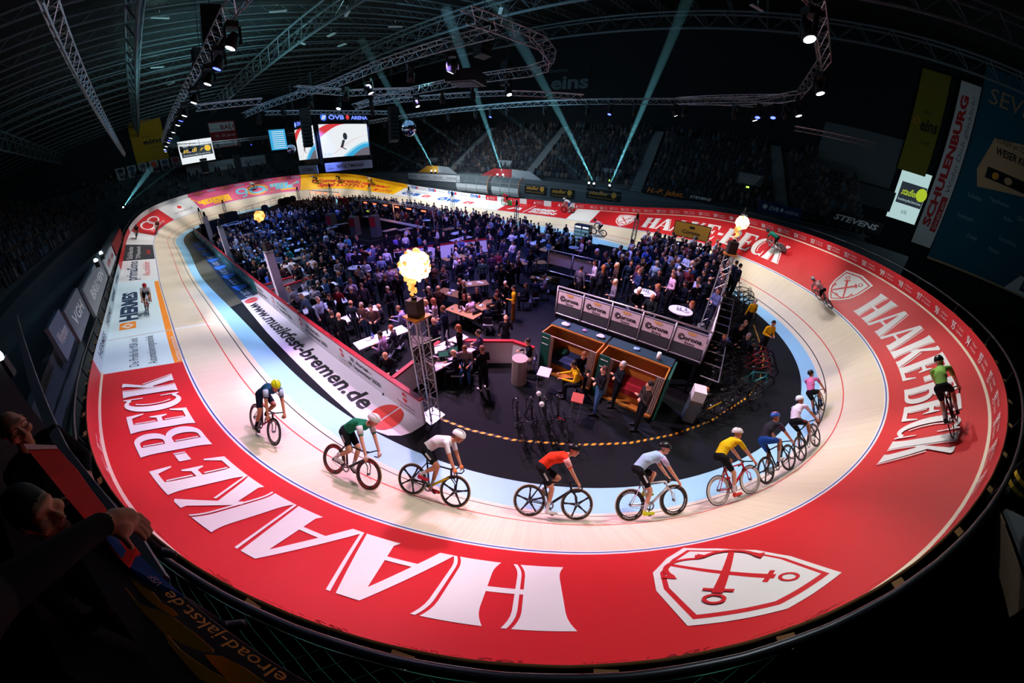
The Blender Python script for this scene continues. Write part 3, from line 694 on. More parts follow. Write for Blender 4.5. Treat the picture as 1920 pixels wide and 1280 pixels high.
def seven(a,w,h):
    a.rect(0,0,w,.25,M_beige); a.rect(0,h-.25,w,h,M_beige); a.text('SEVENDAYS',w*.06,w*.9,h*.82,h*.90,M_beige)
    # folded newspaper
    a.poly([[(w*.10,h*.50),(w*.16,h*.67),(w*.60,h*.72),(w*.60,h*.60),(w*.56,h*.47),(w*.14,h*.42)]],M_paper)
    a.text('KURIER am SONNTAG',w*.18,w*.52,h*.655,h*.685,M_pb); a.text('WESER KURIER',w*.19,w*.54,h*.60,h*.635,M_pb,bold=.03)
    a.rect(w*.17,h*.475,w*.48,h*.53,M_pb); a.disc(w*.24,h*.50,w*.025,h*.018,M_gold); a.disc(w*.34,h*.50,w*.03,h*.018,M_paper); a.rect(w*.49,h*.48,w*.55,h*.57,M_petrol)
    a.poly([[(w*.64,h*.60),(w*.95,h*.60),(w*.95,h*.78),(w*.64,h*.78)]],M_pb)
    for t,x,y,s_ in (('Lokales',.1,.36,.1),('Topthemen',.25,.38,.16),('Sport',.5,.35,.1),('Kultur',.4,.32,.07),('Vermischtes',.42,.22,.15),('News',.38,.15,.09),('Wirtschaft',.6,.30,.2),('Politik',.2,.17,.08),('Reise',.68,.2,.1),('Wissen',.8,.4,.1),('Kommentar',.08,.25,.12)):
        a.text(t,w*x,w*(x+s_),h*y,h*(y+.022),M_ptext)
    a.poly([[(w*.62,0.2),(w*.70,h*.10),(w,h*.10),(w,0.2)]],M_offw); a.rect(w*.74,h*.03,w*.98,h*.085,M_navyban); a.text('WESER KURIER',w*.76,w*.97,h*.045,h*.07,M_pw)
board('banner',(33.6,-59.8,14.2),16.5,21.5,M_petrol,seven,'huge dark teal newspaper poster with beige capitals on the right wall')
# ---------------------------------------------------------------- lit screens
E_white=emis('screen_white','e9eef2',1.0); E_dark=emis('screen_dark','232a33',1.0); E_yel=emis('screen_yellow','f2c230',1.0); E_lime=emis('screen_lime','b9d230',.8); E_red=emis('screen_red','d8383c',1.0); E_blue=emis('screen_blue','37a8dc',1.0); E_cyan=emis('screen_cyan','8fd0e8',1.0); E_text=emis('screen_text','2c6a9a',.8); E_dw=emis('screen_dim_white','bfe0e0',.8)
M_case=mat('screen_case','0c0e11',.5,noise=.05)
def screen(name,c,w,h,E_,art,label,face='-y',yaw=None,cat='screen',th=.25):
    t=empty(name,label=label,cat=cat)
    Rz={'-x':-PI/2,'+x':PI/2,'-y':0,'+y':PI}[face] if yaw is None else yaw
    t.location=c; t.rotation_euler=(0,0,Rz)
    mb=MB(); mb.box((0,th/2+.02,0),(w+.16,th,h+.16),M_case); mb.build('casing',t)
    mb=MB(); mb.box((0,0,0),(w,.03,h),E_); mb.build('display',t)
    a=Art(); art(a,w,h); a.build('picture',lambda x,y,o: Vector((x-w/2,-.02-o,y-h/2)),parent=t,lift=.002)
    return t
def stad2(a,w,h): a.rect(w*.05,h*.28,w*.97,h*.74,E_dark); a.text('stadler',w*.1,w*.72,h*.48,h*.66,E_yel,bold=.015,shear=.25); a.disc(w*.84,h*.57,h*.14,h*.14,E_yel); a.text('Deutschlands größtes Zweirad-Center',w*.1,w*.9,h*.33,h*.39,E_white); 
screen('video_screen',(-5.35,40.0,10.6),5.2,3.5,E_white,stad2,'small lit screen with yellow lettering on black over the far left bend',yaw=-.02)
def stad3(a,w,h): a.rect(w*.12,h*.32,w*.99,h*.74,E_dark); a.text('stadler',w*.2,w*.75,h*.50,h*.64,E_lime,bold=.015,shear=.25); a.disc(w*.87,h*.58,h*.11,h*.13,E_lime); a.text('Deutschlands größtes Zweirad-Center',w*.16,w*.95,h*.38,h*.43,E_dw); a.text('6:56',w*.42,w*.6,h*.14,h*.22,E_dark)
screen('video_screen',(34.32,-47.3,9.2),3.4,5.6,E_dw,stad3,'pale lit screen with lime lettering on the right wall under the olive banner','-x')
def race(a,w,h):
    a.poly([[(w*.55*t/10,h*(.62+.38*math.sin(t/10*PI/2))) for t in range(11)]+[(w*.22*t/10,h*(.88+.12*math.sin(t/10*PI/2))) for t in range(10,-1,-1)]],E_red)
    a.poly([[(w*(.40+.6*t/8),h*.44*math.sin(t*PI/16)) for t in range(9)]+[(w,0)]],E_cyan); a.poly([[(w*(.47+.53*t/8),h*.38*math.sin(t*PI/16)) for t in range(9)]+[(w,0)]],E_blue)
    a.poly([[(w*(.62+.38*t/8),h*.27*math.sin(t*PI/16)) for t in range(9)]+[(w,0)]],emis('screen_floor','6a6470',1.0))
    a.disc(w*.5,h*.62,w*.045,h*.11,E_dark); a.poly([[(w*.44,h*.52),(w*.49,h*.5),(w*.43,h*.28),(w*.38,h*.3)]],E_dark); a.poly([[(w*.38,h*.33),(w*.5,h*.22),(w*.49,h*.2),(w*.37,h*.3)]],E_dark)
    a.text('6:56',w*.03,w*.19,h*.06,h*.14,E_cyan)
    for q in range(12):
        t=q/12; a.poly([[(w*(.22+t*.8),h*(.1+.55*math.sin(t*1.5))),(w*(.23+t*.8),h*(.1+.55*math.sin(t*1.5))),(w*(.23+(t+.085)*.8),h*(.1+.55*math.sin((t+.085)*1.5))),(w*(.22+(t+.085)*.8),h*(.1+.55*math.sin((t+.085)*1.5)))]],E_red)
cube=empty('screen_cube',(4.15,9,0),label='dark hanging frame of the four sided video cube in the hall centre',cat='frame')
mb=MB(); mb.box((0,0,8.6),(5.2,4.9,4.4),M_case); mb.build('housing',cube)
for x in (-2.9,2.9):
    for y in (-2.7,2.7): mb=MB(); mb.tube([(x,y,6.2),(x,y,15)],.07,M_case,6); mb.build('hanger',cube)
screen('video_screen',(4.05,6.0,8.5),5.4,3.2,E_white,race,'large front screen of the video cube showing a rider from above')
screen('video_screen',(1.05,9.2,8.5),5.0,3.2,E_white,race,'side screen of the video cube seen very obliquely left of the front screen',yaw=-PI/2)
def blue_(a,w,h):
    for i in range(9): a.rect(w*.15,h*(.08+i*.1),w*.9,h*(.11+i*.1),E_white)
screen('video_screen',(-2.6,6.5,8.95),1.5,1.8,E_blue,blue_,'small bright blue screen with white rows left of the video cube')
def ovs(a,w,h): a.disc(h*.55,h*.5,h*.48,h*.48,E_text); 
E_sblue=emis('sign_blue','6c86ff',1.4)
def sign3(a,w,h):
    a.disc(h*.5,h*.5,h*.48,h*.48,emis('sign_deep_blue','2458c8',1.2)); 
    for k in (-.18,0,.18): a.poly([[(h*(.5+k-.16),h*.2),(h*(.5+k-.04),h*.2),(h*(.5+k+.2),h*.75),(h*(.5+k+.08),h*.75)]],E_white)
    a.text('ÖVB',h*1.2,w*.48,h*.22,h*.78,E_sblue,bold=.04); a.disc(w*.55,h*.5,h*.26,h*.34,E_red); a.text('ARENA',w*.62,w*.98,h*.22,h*.7,E_sblue,bold=.04)
def signb(nm,c,w,h,face,lab,yaw=None):
    t=empty(nm,c,{'-y':0,'-x':-PI/2}[face],label=lab,cat='sign'); mb=MB(); mb.box((0,.08,0),(w+.1,.1,h+.1),M_case); mb.build('backing',t)
    a=Art(); sign3(a,w,h); a.build('lettering',lambda x,y,o: Vector((x-w/2,.02-o,y-h/2)),parent=t,lift=.003)
signb('arena_sign',(4.3,5.95,10.75),5.4,.72,'-y','glowing blue arena name sign on top of the front cube screen')
signb('arena_sign',(1.0,9.2,10.6),4.6,.66,'-x','glowing blue arena name sign on the left side of the cube')
M_violetban=mat('banner_lilac_grey','9b93a8',.7,noise=.05)
def wolt(a,w,h): a.text('WOLTMANN',w*.22,w*.8,h*.28,h*.72,M_pb,bold=.02); a.ring(w*.9,h*.55,w*.05,h*.2,.02,M_tgrey); a.rect(w*.04,h*.3,w*.16,h*.34,M_tgrey); a.ring(w*.1,h*.6,w*.04,h*.18,.02,M_tgrey)
board('banner',(4.05,5.8,5.95),5.5,.85,M_violetban,wolt,'lilac grey banner with black name lettering hanging under the front cube screen','banner','-y')
board('banner',(1.0,9.6,5.85),5.2,.85,M_greyban,wolt,'grey banner with black name lettering hanging under the left cube screen','banner',yaw=-PI/2)
# ---------------------------------------------------------------- left parapet boards
def lboard(y0,y1,z0,z1,txt,lab,x=-17.9,m_=None,tc=None,dx=0):
    L=y1-y0
    def art(a,w,h):
        if txt: a.text(txt,w*.15,w*.85,h*.35,h*.7,tc or M_pw,bold=.02)
    board('advert_board',(x-dx,(y0+y1)/2,(z0+z1)/2),L,z1-z0,m_ or M_greyban,art,lab,'advert board','+x',th=.12)
lboard(-17.4,-15.6,3.3,4.3,'Windmann','grey tilted advert board nearest the camera on the left parapet',m_=mat('lb_a','5e7388',.6,noise=.05))
lboard(-15.2,-12.0,3.0,4.1,'VGH','grey advert board with big pale letters, second on the left parapet',m_=mat('lb_b','6b7680',.6,noise=.05))
lboard(-11.2,-3.5,2.6,3.8,'BREMEN','long grey corrugated advert board in the middle of the left parapet')
lboard(-2.5,4.5,2.5,3.4,'RUFER + SUHR','pinkish advert board with red letters on the left parapet',m_=M_offw,tc=M_pred)
lboard(5.5,18,2.5,3.4,'','dark red advert board furthest along the left parapet',m_=M_wred)
# a lit booth in the left stand
booth=empty('commentary_booth',(-25.5,-9,5.5),label='timber framed booth with pale glowing panes up in the left stand',cat='booth')
E_pane=emis('booth_pane','c9c3a4',.28); M_post=mat('booth_post','6b4638',.7,noise=.1)
for k in range(9):
    y=-7+k*2.2; mb=MB(); mb.box((0,y,1.4),(.14,.14,2.8),M_post); mb.build('post',booth)
    if k in (2,3,5,6): mb=MB(); mb.box((-.1,y+1.1,1.8),(.04,1.6,1.5),E_pane); mb.build('pane',booth)
mb=MB(); mb.box((0,2,2.9),(.2,18.5,.2),M_post); mb.box((0,2,.1),(.2,18.5,.2),M_post); mb.build('frame',booth)
# ---------------------------------------------------------------- trusses and stage lamps
M_alu=mat('truss_aluminium','b4b8bc',0.35,0.75,noise=0.08); M_lamp=mat('lamp_black','0b0c0e',.5,noise=.05)
E_lens=emis('lamp_lens','eaf4ff',14.0); E_lensb=emis('lamp_lens_blue','3a48ff',9.0)
def truss(path,w=.32,name='lighting_truss',seg=.45,closed=False,tri=True,r=.024,parent=None,m_=None,**kw):
    pts=[Vector(p) for p in path]; m_=m_ or M_alu
    # resample
    P=[pts[0]]; 
    L=pts+([pts[0]] if closed else [])
    for a,b in zip(L[:-1],L[1:]):
        n=max(1,int(round((b-a).length/seg)))
        for k in range(1,n+1): P.append(a+(b-a)*k/n)
    if closed: P=P[:-1]
    N=len(P); ch=[]
    for i,p in enumerate(P):
        t=(P[(i+1)%N]-P[i-1]) if closed else (P[min(i+1,N-1)]-P[max(i-1,0)])
        t.normalize(); up=Vector((0,0,1)) if abs(t.z)<.9 else Vector((1,0,0)); sd=t.cross(up).normalized(); up=sd.cross(t)
        if tri: ch.append([p+sd*w/2,p-sd*w/2,p-up*w*.86])
        else: ch.append([p+sd*w/2+up*w/2,p-sd*w/2+up*w/2,p-sd*w/2-up*w/2,p+sd*w/2-up*w/2])
    k=len(ch[0]); mb=MB()
    for c in range(k): mb.tube([q[c] for q in ch],r,m_,5,closed=closed)
    for i in range(N if closed else N-1):
        j=(i+1)%N
        for c in range(k):
            d=(c+1)%k; a,b=(ch[i][c],ch[j][d]) if i%2 else (ch[i][d],ch[j][c]); mb.tube([a,b],r*.55,m_,3,caps=False)
    return tag(mb.build(name,parent),**kw)
ring=[p+Vector((0,0,.75)) for s,p in RING]
truss([(q.x,q.y,11.1) for q in ring],.42,closed=True,label='long ring truss of black lamps hanging above the inner edge of the track',cat='truss')
truss([(-15.5,-20,11),(-15.5,26,11)],.4,label='straight dark truss over the left stand, left of the lamp row',cat='truss')
truss([(-6.2,-21.4,11),(-2.8,-21.7,11),(-1.2,-21.2,11),(.4,-20.2,11),(1.0,-18.8,11),(1.0,-8,11),(1.6,-1,11)],.5,label='right side of the centre truss, curved at its near end',cat='truss')
truss([(-4.4,-21,11),(-4.4,-14,11),(-4.2,-9,11),(-5.6,-2,11),(-6.1,3,11)],.42,label='left side of the centre truss over the infield tables',cat='truss')
truss([(-10.4,-2.5,11),(-6.5,-3.6,11)],.42,label='short cross truss joining the left lamp row',cat='truss')
truss([(-5.8,-7.6,11),(-2.0,-7.0,11),(1.0,-9.5,11)],.42,label='cross truss through the middle of the centre rig',cat='truss')
truss([(1.6,-1.5,11),(3.2,-6,11),(6,-14,11),(8.8,-18,11)],.36,label='slim diagonal truss behind the centre rig',cat='truss')
truss([(-4.6,2.6,11),(2,3.2,11),(7,2.2,11)],.36,label='cross truss in front of the video cube',cat='truss')
truss([(15.5,-31.5,11),(15.4,-37,11)],.34,label='short truss hanging over the far right corner',cat='truss')
def lamp_proto(E_,nm='stage_lamp'):
    t=empty(nm,label='x',cat='stage lamp')
    mb=MB(); mb.box((0,0,-.08),(.3,.3,.16),M_lamp); mb.build('base',t)
    mb=MB(); mb.box((.2,0,-.36),(.05,.12,.46),M_lamp); mb.box((-.2,0,-.36),(.05,.12,.46),M_lamp); mb.build('yoke',t)
    mb=MB(); rot=Matrix.Rotation(math.radians(24),4,'Y'); M4=Matrix.Translation((0,0,-.48))@rot
    mb.lathe([(0,.2),(.1,.2),(.16,.08),(.17,-.2),(.15,-.24),(.15,-.22)],M_lamp,12,M4); mb.build('head',t,smooth=True)
    mb=MB(); mb.lathe([(0,-.235),(.13,-.235)],E_,12,M4); mb.build('lens',t); return t
lw=lamp_proto(E_lens); lb=lamp_proto(E_lensb)
first=True
for i,(s,p_) in enumerate(RING):
    O=TO(s); rz=math.atan2(-O.y,-O.x)+PI
    lab='black moving lamp with white lens on the ring truss above the track'
    if i==0: o=lw; o.location=(p_.x,p_.y,10.72); o.rotation_euler=(0,0,rz+PI)
    else: o=copy_tree(lw,(p_.x,p_.y,10.72),rz+PI)
    o['label']=lab; o['group']='white lamps on the ring truss'
BL=[(RING[k][1]+RING[k+1][1])/2 for k in range(0,41,3)]
for i,q in enumerate(BL):
    o=lb if i==0 else copy_tree(lb)
    o.location=(q.x,q.y,10.72); o['label']='black lamp with glowing blue lens on the ring truss'; o['group']='blue lamps on the ring truss'
CL=[(-4.4,-19),(-4.4,-16.5),(-4.3,-13),(-4.2,-10.5),(-5.4,-4),(-5.9,0),(1.0,-17.5),(1.0,-15),(1.0,-12.5),(1.0,-10),(1.4,-4),(-5,-7.5),(-3,-7.2),(-1,-7.8)]
for i,(x,y) in enumerate(CL):
    o=copy_tree(lb if i%4==3 else lw,(x,y,10.5),R.uniform(0,6)); o['label']='black lamp pointing down from the centre truss'; o['group']='lamps on the centre truss'
# line array loudspeakers
def array(x,y,z,n,label):
    t=empty('loudspeaker_column',(x,y,z),R.uniform(-.3,.3),label=label,cat='loudspeaker')
    for k in range(n):
        mb=MB(); mb.box((0,.03*k,-.3*k),(.75,.5,.27),M_lamp,Matrix.Rotation(-.05*k,3,'X')); mb.build('cabinet',t)
    mb=MB(); mb.tube([(0,0,.2),(0,0,4)],.02,M_lamp,4); mb.build('cable',t)
array(-6.9,24,8.6,6,'black hanging loudspeaker column in front of the lit far screen'); array(-4.1,18,8.3,10,'long black hanging loudspeaker column right of the far screen'); array(-1.9,1.0,10.8,10,'thick black loudspeaker column hanging left of the video cube'); array(3.2,-4.2,10.4,9,'black loudspeaker column hanging above the mirror ball')
array(-10.9,-12.8,12.9,6,'large black loudspeaker block above the left lamp row'); array(-10.6,-8.2,12.6,6,'black loudspeaker block further along above the left lamp row')
array(-.9,-17.5,12.6,5,'black loudspeaker block inside the centre truss'); array(5.4,-14,12.6,5,'black loudspeaker block hanging behind the centre truss')
t=empty('projector_box',(-1.8,-17.2,10.2),.4,label='black box with a grey underside hanging inside the curved centre truss',cat='box')
mb=MB(); mb.box((0,0,0),(1.7,1.4,.5),M_lamp); mb.build('casing',t); mb=MB(); mb.box((0,0,-.27),(1.3,1.0,.04),M_par); mb.build('grille',t)
# mirror balls
M_mirror=mat('mirror_tiles','cfd6e6',.08,1.0,noise=0)
def mball(c,r,lab):
    t=empty('mirror_ball',c,label=lab,cat='mirror ball'); mb=MB(); mb.ball((0,0,0),r,M_mirror,30,20); mb.build('ball',t); mb=MB(); mb.lathe([(0,r+.12),(.07,r+.1),(.07,r-.02)],M_lamp,8); mb.build('cap',t); mb=MB(); mb.tube([(0,0,r+.1),(0,0,r+2)],.015,M_lamp,4); mb.build('cable',t)
mball((3.6,-5.6,8.8),.62,'shiny mirror ball hanging right of the video cube'); mball((-1.7,6.0,8.0),.42,'smaller mirror ball hanging in front of the blue screen')
# ---------------------------------------------------------------- beam lamps on the parapets and the haze they light
def beam(base,end,r0,r1,dens,power,col,lab):
    b=Vector(base); e=Vector(end); d=e-b; L=d.length; q=d.to_track_quat('Z','Y').to_matrix().to_4x4(); q.translation=b
    key='haze_%s'%dens
    if key not in MATS:
        m=bpy.data.materials.new('lit_haze'); m.use_nodes=True; nt=m.node_tree; nt.nodes.remove(nt.nodes['Principled BSDF']); v=nt.nodes.new('ShaderNodeVolumeScatter'); v.inputs['Density'].default_value=dens; v.inputs['Color'].default_value=(.8,.95,1,1); v.inputs['Anisotropy'].default_value=.2
        nt.links.new(v.outputs[0],nt.nodes['Material Output'].inputs['Volume']); MATS[key]=m
    mb=MB(); n=14
    mb.add([q@Vector((r*math.cos(2*PI*k/n),r*math.sin(2*PI*k/n),z)) for r,z in ((r0,.3),(r1,L)) for k in range(n)],[tuple(range(n))[::-1],tuple(range(n,2*n))]+[(k,(k+1)%n,n+(k+1)%n,n+k) for k in range(n)],MATS[key])
    o=tag(mb.build('haze_beam'),lab,'light beam',kind='stuff')
    spot('beam_lamp_light',b+d.normalized()*.22,e,power,col,math.degrees(2*math.atan(r1/L))*1.25,.3,.05)
def blamp(c,lab,on=True):
    t=empty('beam_lamp',c,label=lab,cat='lamp',group='small lamps on the parapet'); mb=MB(); mb.box((0,0,-.2),(.2,.2,.3),M_lamp); mb.build('base',t); mb=MB(); mb.ball((0,0,0),.1,emis('beam_lens','dff6ff',30),8,6); mb.build('lens',t)
CY=(.25,.85,1.0)
BEND=[(6.8,5.9,18.6),(6.5,-7.0,18.0),(4.0,-13.3,17.0),(15.0,-22.9,19.6),(17.2,-3.1,12.0),(17.4,12.2,12.5),(15.9,25,10),(-12.5,42,9.3),(-7.7,38,9.4)]
BE=[((20.4,10.9,4.3),BEND[0],2500,'thick cyan beam rising behind the mirror ball'),((20.4,-2.1,4.3),BEND[1],2500,'thick cyan beam rising from the lamp between the guest boxes'),((20.4,-14.6,4.3),BEND[2],2500,'thick cyan beam leaning left from the black banner lamps'),((20.4,-16.4,4.3),BEND[3],2500,'thick cyan beam leaning right from the black banner lamps'),
((20.4,-14.0,4.3),BEND[4],400,'thin faint cyan beam from the black banner lamps'),((20.4,-1.2,4.3),BEND[5],400,'thin faint cyan beam from the guest box lamps'),((20.4,11.8,4.3),BEND[6],400,'thin faint cyan beam next to the video cube'),
((-17.6,31.6,4.9),BEND[7],1800,'cyan beam rising over the far left bend'),((-17.6,31.6,4.9),BEND[8],350,'faint wide cyan beam over the far left bend')]
for k,(b,e,pw,lab) in enumerate(BE):
    blamp(b,['small bright lamp under a thick beam, left of the guest boxes','small bright lamp under a thick beam between the guest boxes','small bright lamp under a thick beam leaning left','small bright lamp under a thick beam leaning right','small bright lamp under a thin beam at the black banners','small bright lamp under a thin beam at the guest boxes','small bright lamp under a thin beam near the video cube','bright lamp on the far left parapet under two beams','bright lamp on the far left parapet under two beams'][k]); beam(b,e,.09,.48 if pw>1000 else .26,.11 if pw>1000 else .06,pw*(20 if pw>1000 else 20),CY,lab)
for k,c in enumerate([(-17.7,-6.0,4.05),(-17.7,-3.2,4.0),(-17.3,-22.2,5.3)]): blamp(c,['bright lamp on the left parapet, nearer of a pair','bright lamp on the left parapet, further of a pair','large glaring lamp at the left edge near the spectators'][k])
beam((-17.3,-22.2,5.3),(-17.75,5,3.5),.12,.2,.06,2500,(.2,.6,1),'wide blue beam skimming along the left parapet')
# teal fill added below the roof, no fixture of its own
area('roof_fill',(-6,8,12.5),(-6,10,20),1100,(.35,.85,.9),10); area('roof_fill',(2,-14,12.5),(-4,-12,20),500,(.35,.85,.9),6)
M_fix=mat('ceiling_fixture','c4d2d4',.5,.2,noise=.05)
for i,(x,y) in enumerate(((-12.9,10.7),(-10.8,14.1),(-9,21.9),(-11.3,.9),(-4,-1.2),(.6,-2.7),(5.3,-2.2),(4.2,5),(8.4,-10.9),(12.1,-27.8),(1.9,2.5),(.5,5.7))):
    z=17.4; t=empty('roof_patch_fixture',(x,y,z),R.uniform(0,3),label='pale ceiling fixture with an added light brightening a patch of roof steel',cat='added roof light',group='fixtures added to brighten patches of the roof')
    mb=MB(); mb.box((0,0,0),(1.2,.25,.08),M_fix); mb.build('housing',t); mb=MB(); mb.tube([(0,0,0),(0,0,zr(x)-17.5)],.015,M_lamp,4); mb.build('hanger',t)
    point('roof_patch_fill',(x,y,z+.45),22,(.5,1,.95),.1)  # light added to make a brighter patch on the roof steel
# ---------------------------------------------------------------- barrier around the infield
M_dash=mat('dasher_white','d9d6de',.45,noise=.04); M_redrail=mat('dasher_red_rail','8e1520',.4,noise=.05); M_teal=mat('dasher_teal','1f5f63',.5,noise=.08); M_teal2=mat('dasher_teal_light','2a86a0',.5,noise=.08)
M_mred=mat('festival_red','c23a34',.6,noise=0)
def wall(name,A,B,h,m_,label,rail=M_redrail,art=None,cat='barrier',th=.08,kick=None,group=None):
    A=Vector((A[0],A[1],0));B=Vector((B[0],B[1],0)); d=(B-A); L=d.length; yaw=math.atan2(d.y,d.x); t=empty(name,A,yaw,label=label,cat=cat,group=group)
    mb=MB(); mb.box((L/2,0,h/2-.03),(L,th,h-.06),m_); mb.build('panel',t)
    if rail: mb=MB(); mb.box((L/2,0,h-.03),(L+.02,th+.06,.07),rail); mb.build('top_rail',t)
    if art:
        a=Art(); art(a,L,h); a.build('lettering',lambda x,y,o: Vector((x,-(th/2)-o,y)),parent=t,lift=.002)
    return t
def festlogo(a,x,y,s):
    a.disc(x,y+.05*s,.17*s,.26*s,M_mred,20,0,PI); a.disc(x,y-.05*s,.17*s,.26*s,M_mred,20,PI,2*PI)
def mus(a,L,h):
    # reads from the far end to the near end when seen from the track
    for k in range(4):
        x=L-3.7*k-.75; festlogo(a,x,.62,.62); a.text('musikfest',x-.42,x+.42,.27,.36,M_pb); a.text('bremen',x-.3,x+.42,.12,.21,M_pb)
        x-=2.35; a.text('29. August –',x-.75,x+.65,.56,.74,M_pb,bold=.03); a.text('19. September 2020',x-.95,x+1.05,.28,.46,M_pb,bold=.03)
wall('barrier',(-10.62,-8.3),(-10.62,-23.56),.98,M_dash,'long white barrier with black festival dates and a red top rail along the left',art=mus)
def tl(a,L,h):
    for k in range(9):
        x=1.2+k*3.25; a.poly([[(x-1.0,0.02),(x-.35,.02),(x-.8,.88),(x-1.0,.88)]],M_teal2); a.text('WESERSTROM' if 0 else 'NORDEST',x+.0,x+1.55,.36,.62,M_pw)
wall('barrier',(-10.5,21.6),(-10.62,-8.3),.98,M_teal,'long dark green barrier with pale lettering continuing the white one to the far end',art=tl)
wall('barrier',(-10.5,-10.1),(-8.8,-10.2),1.0,M_dash,'short white partition with a red rail by the white column, the further of two')
wall('barrier',(-10.5,-11.25),(-8.3,-11.35),1.0,M_dash,'short white partition with a red rail by the white column, the nearer of two')
wall('barrier',(-10.55,-22.2),(-8.3,-21.75),1.0,M_dash,'white partition with a red rail between the barrier and the judges desk')
wall('barrier',(-7.75,-22.3),(-6.6,-23.75),1.0,M_dash,'white partition with a red rail right of the judges desk')
wall('barrier',(-6.6,-23.75),(-6.5,-24.6),1.0,M_dash,'short end piece of the white partition beside the lectern')
wall('barrier',(-2.6,-10.9),(4.4,-13.75),1.0,M_dash,'long white wall with a red rail lit violet across the middle of the floor')
wall('barrier',(-3.9,-7.9),(-3.9,-10.8),1.0,mat('rust_panel','5e2a24',.7,noise=.1),'rust coloured partition beside the dark bar block')
wall('barrier',(7.2,-15.3),(9.3,-17.4),1.0,M_dash,'short white wall with a red rail behind the round tables')
# floor banner with the big web address
M_fb=mat('floor_banner_white','cfcbdc',.5,noise=.03)
fb=empty('floor_banner',(0,0,.006),label='long white floor banner with a big black web address and a red disc',cat='floor banner')
out=[(-10.68,-8.2),(-11.68,-8.26),(-11.84,-13.67),(-11.86,-17.5),(-11.86,-20.18),(-11.83,-22.1),(-11.76,-22.6),(-11.6,-23.1),(-11.35,-23.4),(-11.1,-23.53),(-10.66,-23.58)]
mb=MB(); n_=len(out); mb.add([(x,y,0) for x,y in out],[tuple(range(n_))],M_fb); mb.build('sheet',fb)
a=Art(); a.text('www.musikfest-bremen.de',1.15,13.3,.28,.86,M_pb,bold=.03,shear=.1)
def fd(x,y,r):
    for sg in (1,-1): a.poly([[(x+.03*sg,y+r*.92*math.sin(math.radians(t))*1.0 if 0 else y+r*math.sin(math.radians(t))) if abs(t)>86 else (x+sg*(.03+r*math.cos(math.radians(t))),y+r*math.sin(math.radians(t))) for t in range(-90,91,10)]],M_mred)
fd(.55,.56,.36); fd(14.1,.60,.50)
a.build('lettering',lambda x,y,o: Vector((-11.82+y+.02*(1),-8.35-x,.002+o)),parent=fb,lift=.0006)
# blue marks on the floor further along
M_bl=mat('floor_blue','2a6fd0',.6,noise=.05); M_bnav=mat('floor_navy','16304a',.6,noise=.05); M_fpale=mat('floor_pale_print','a9bcd8',.6,noise=0)
fl_=empty('floor_banner',(0,0,.004),label='dark blue floor banner with pale lettering and blue discs beside the green barrier',cat='floor banner')
mb=MB(); mb.add([(-11.7,-8.2,0),(-10.7,-8.2,0),(-10.58,17,0),(-11.5,17,0)],[(0,1,2,3)],M_bnav); mb.build('sheet',fl_)
a=Art()
for k in range(7):
    x=.1+k*3.4; a.text('K·SIL2',x+.1,x+1.7,.42,.82,M_fpale); a.disc(x+2.55,.2,.66,.88,M_bl,16,0,PI)
a.build('lettering',lambda x,y,o: Vector((-11.92+y,-8.3+x,.002+o)) if 0 else Vector((-11.75+y,-8.4+x,.002+o)),parent=fl_,lift=.0006)
# striped tape line
M_ty=mat('tape_yellow','e6a523',.6,noise=0); M_tb=mat('tape_black','17181b',.6,noise=0)
TP=[(-10.28,-23.5),(-10.24,-23.67),(-9.99,-24.74),(-9.52,-25.92),(-8.58,-27.43),(-7.6,-28.64),(-6.54,-29.61),(-5.24,-30.53),(-3.08,-31.6),(-1.49,-32.06),(.5,-32.2),(2.2,-32.0),(3.9,-31.73)]
mb=MB(); acc=0; pos=[]
for a_,b_ in zip(TP[:-1],TP[1:]):
    a_=Vector(a_+(0,)); b_=Vector(b_+(0,)); L=(b_-a_).length; k=0
    n=max(1,int(L/.11))
    for i in range(n): pos.append((a_+(b_-a_)*(i/n),a_+(b_-a_)*((i+1)/n)))
for i,(p,q) in enumerate(pos):
    d=(q-p).normalized(); s=Vector((-d.y,d.x,0))*.035; sh=d*.03
    mb.add([p-s-sh+Vector((0,0,.008)),q-s-sh+Vector((0,0,.008)),q+s+sh+Vector((0,0,.008)),p+s+sh+Vector((0,0,.008))],[(0,1,2,3)],M_ty if i%2 else M_tb)
tag(mb.build('floor_tape'),'yellow and black striped tape curving over the dark floor before the cabins','tape')
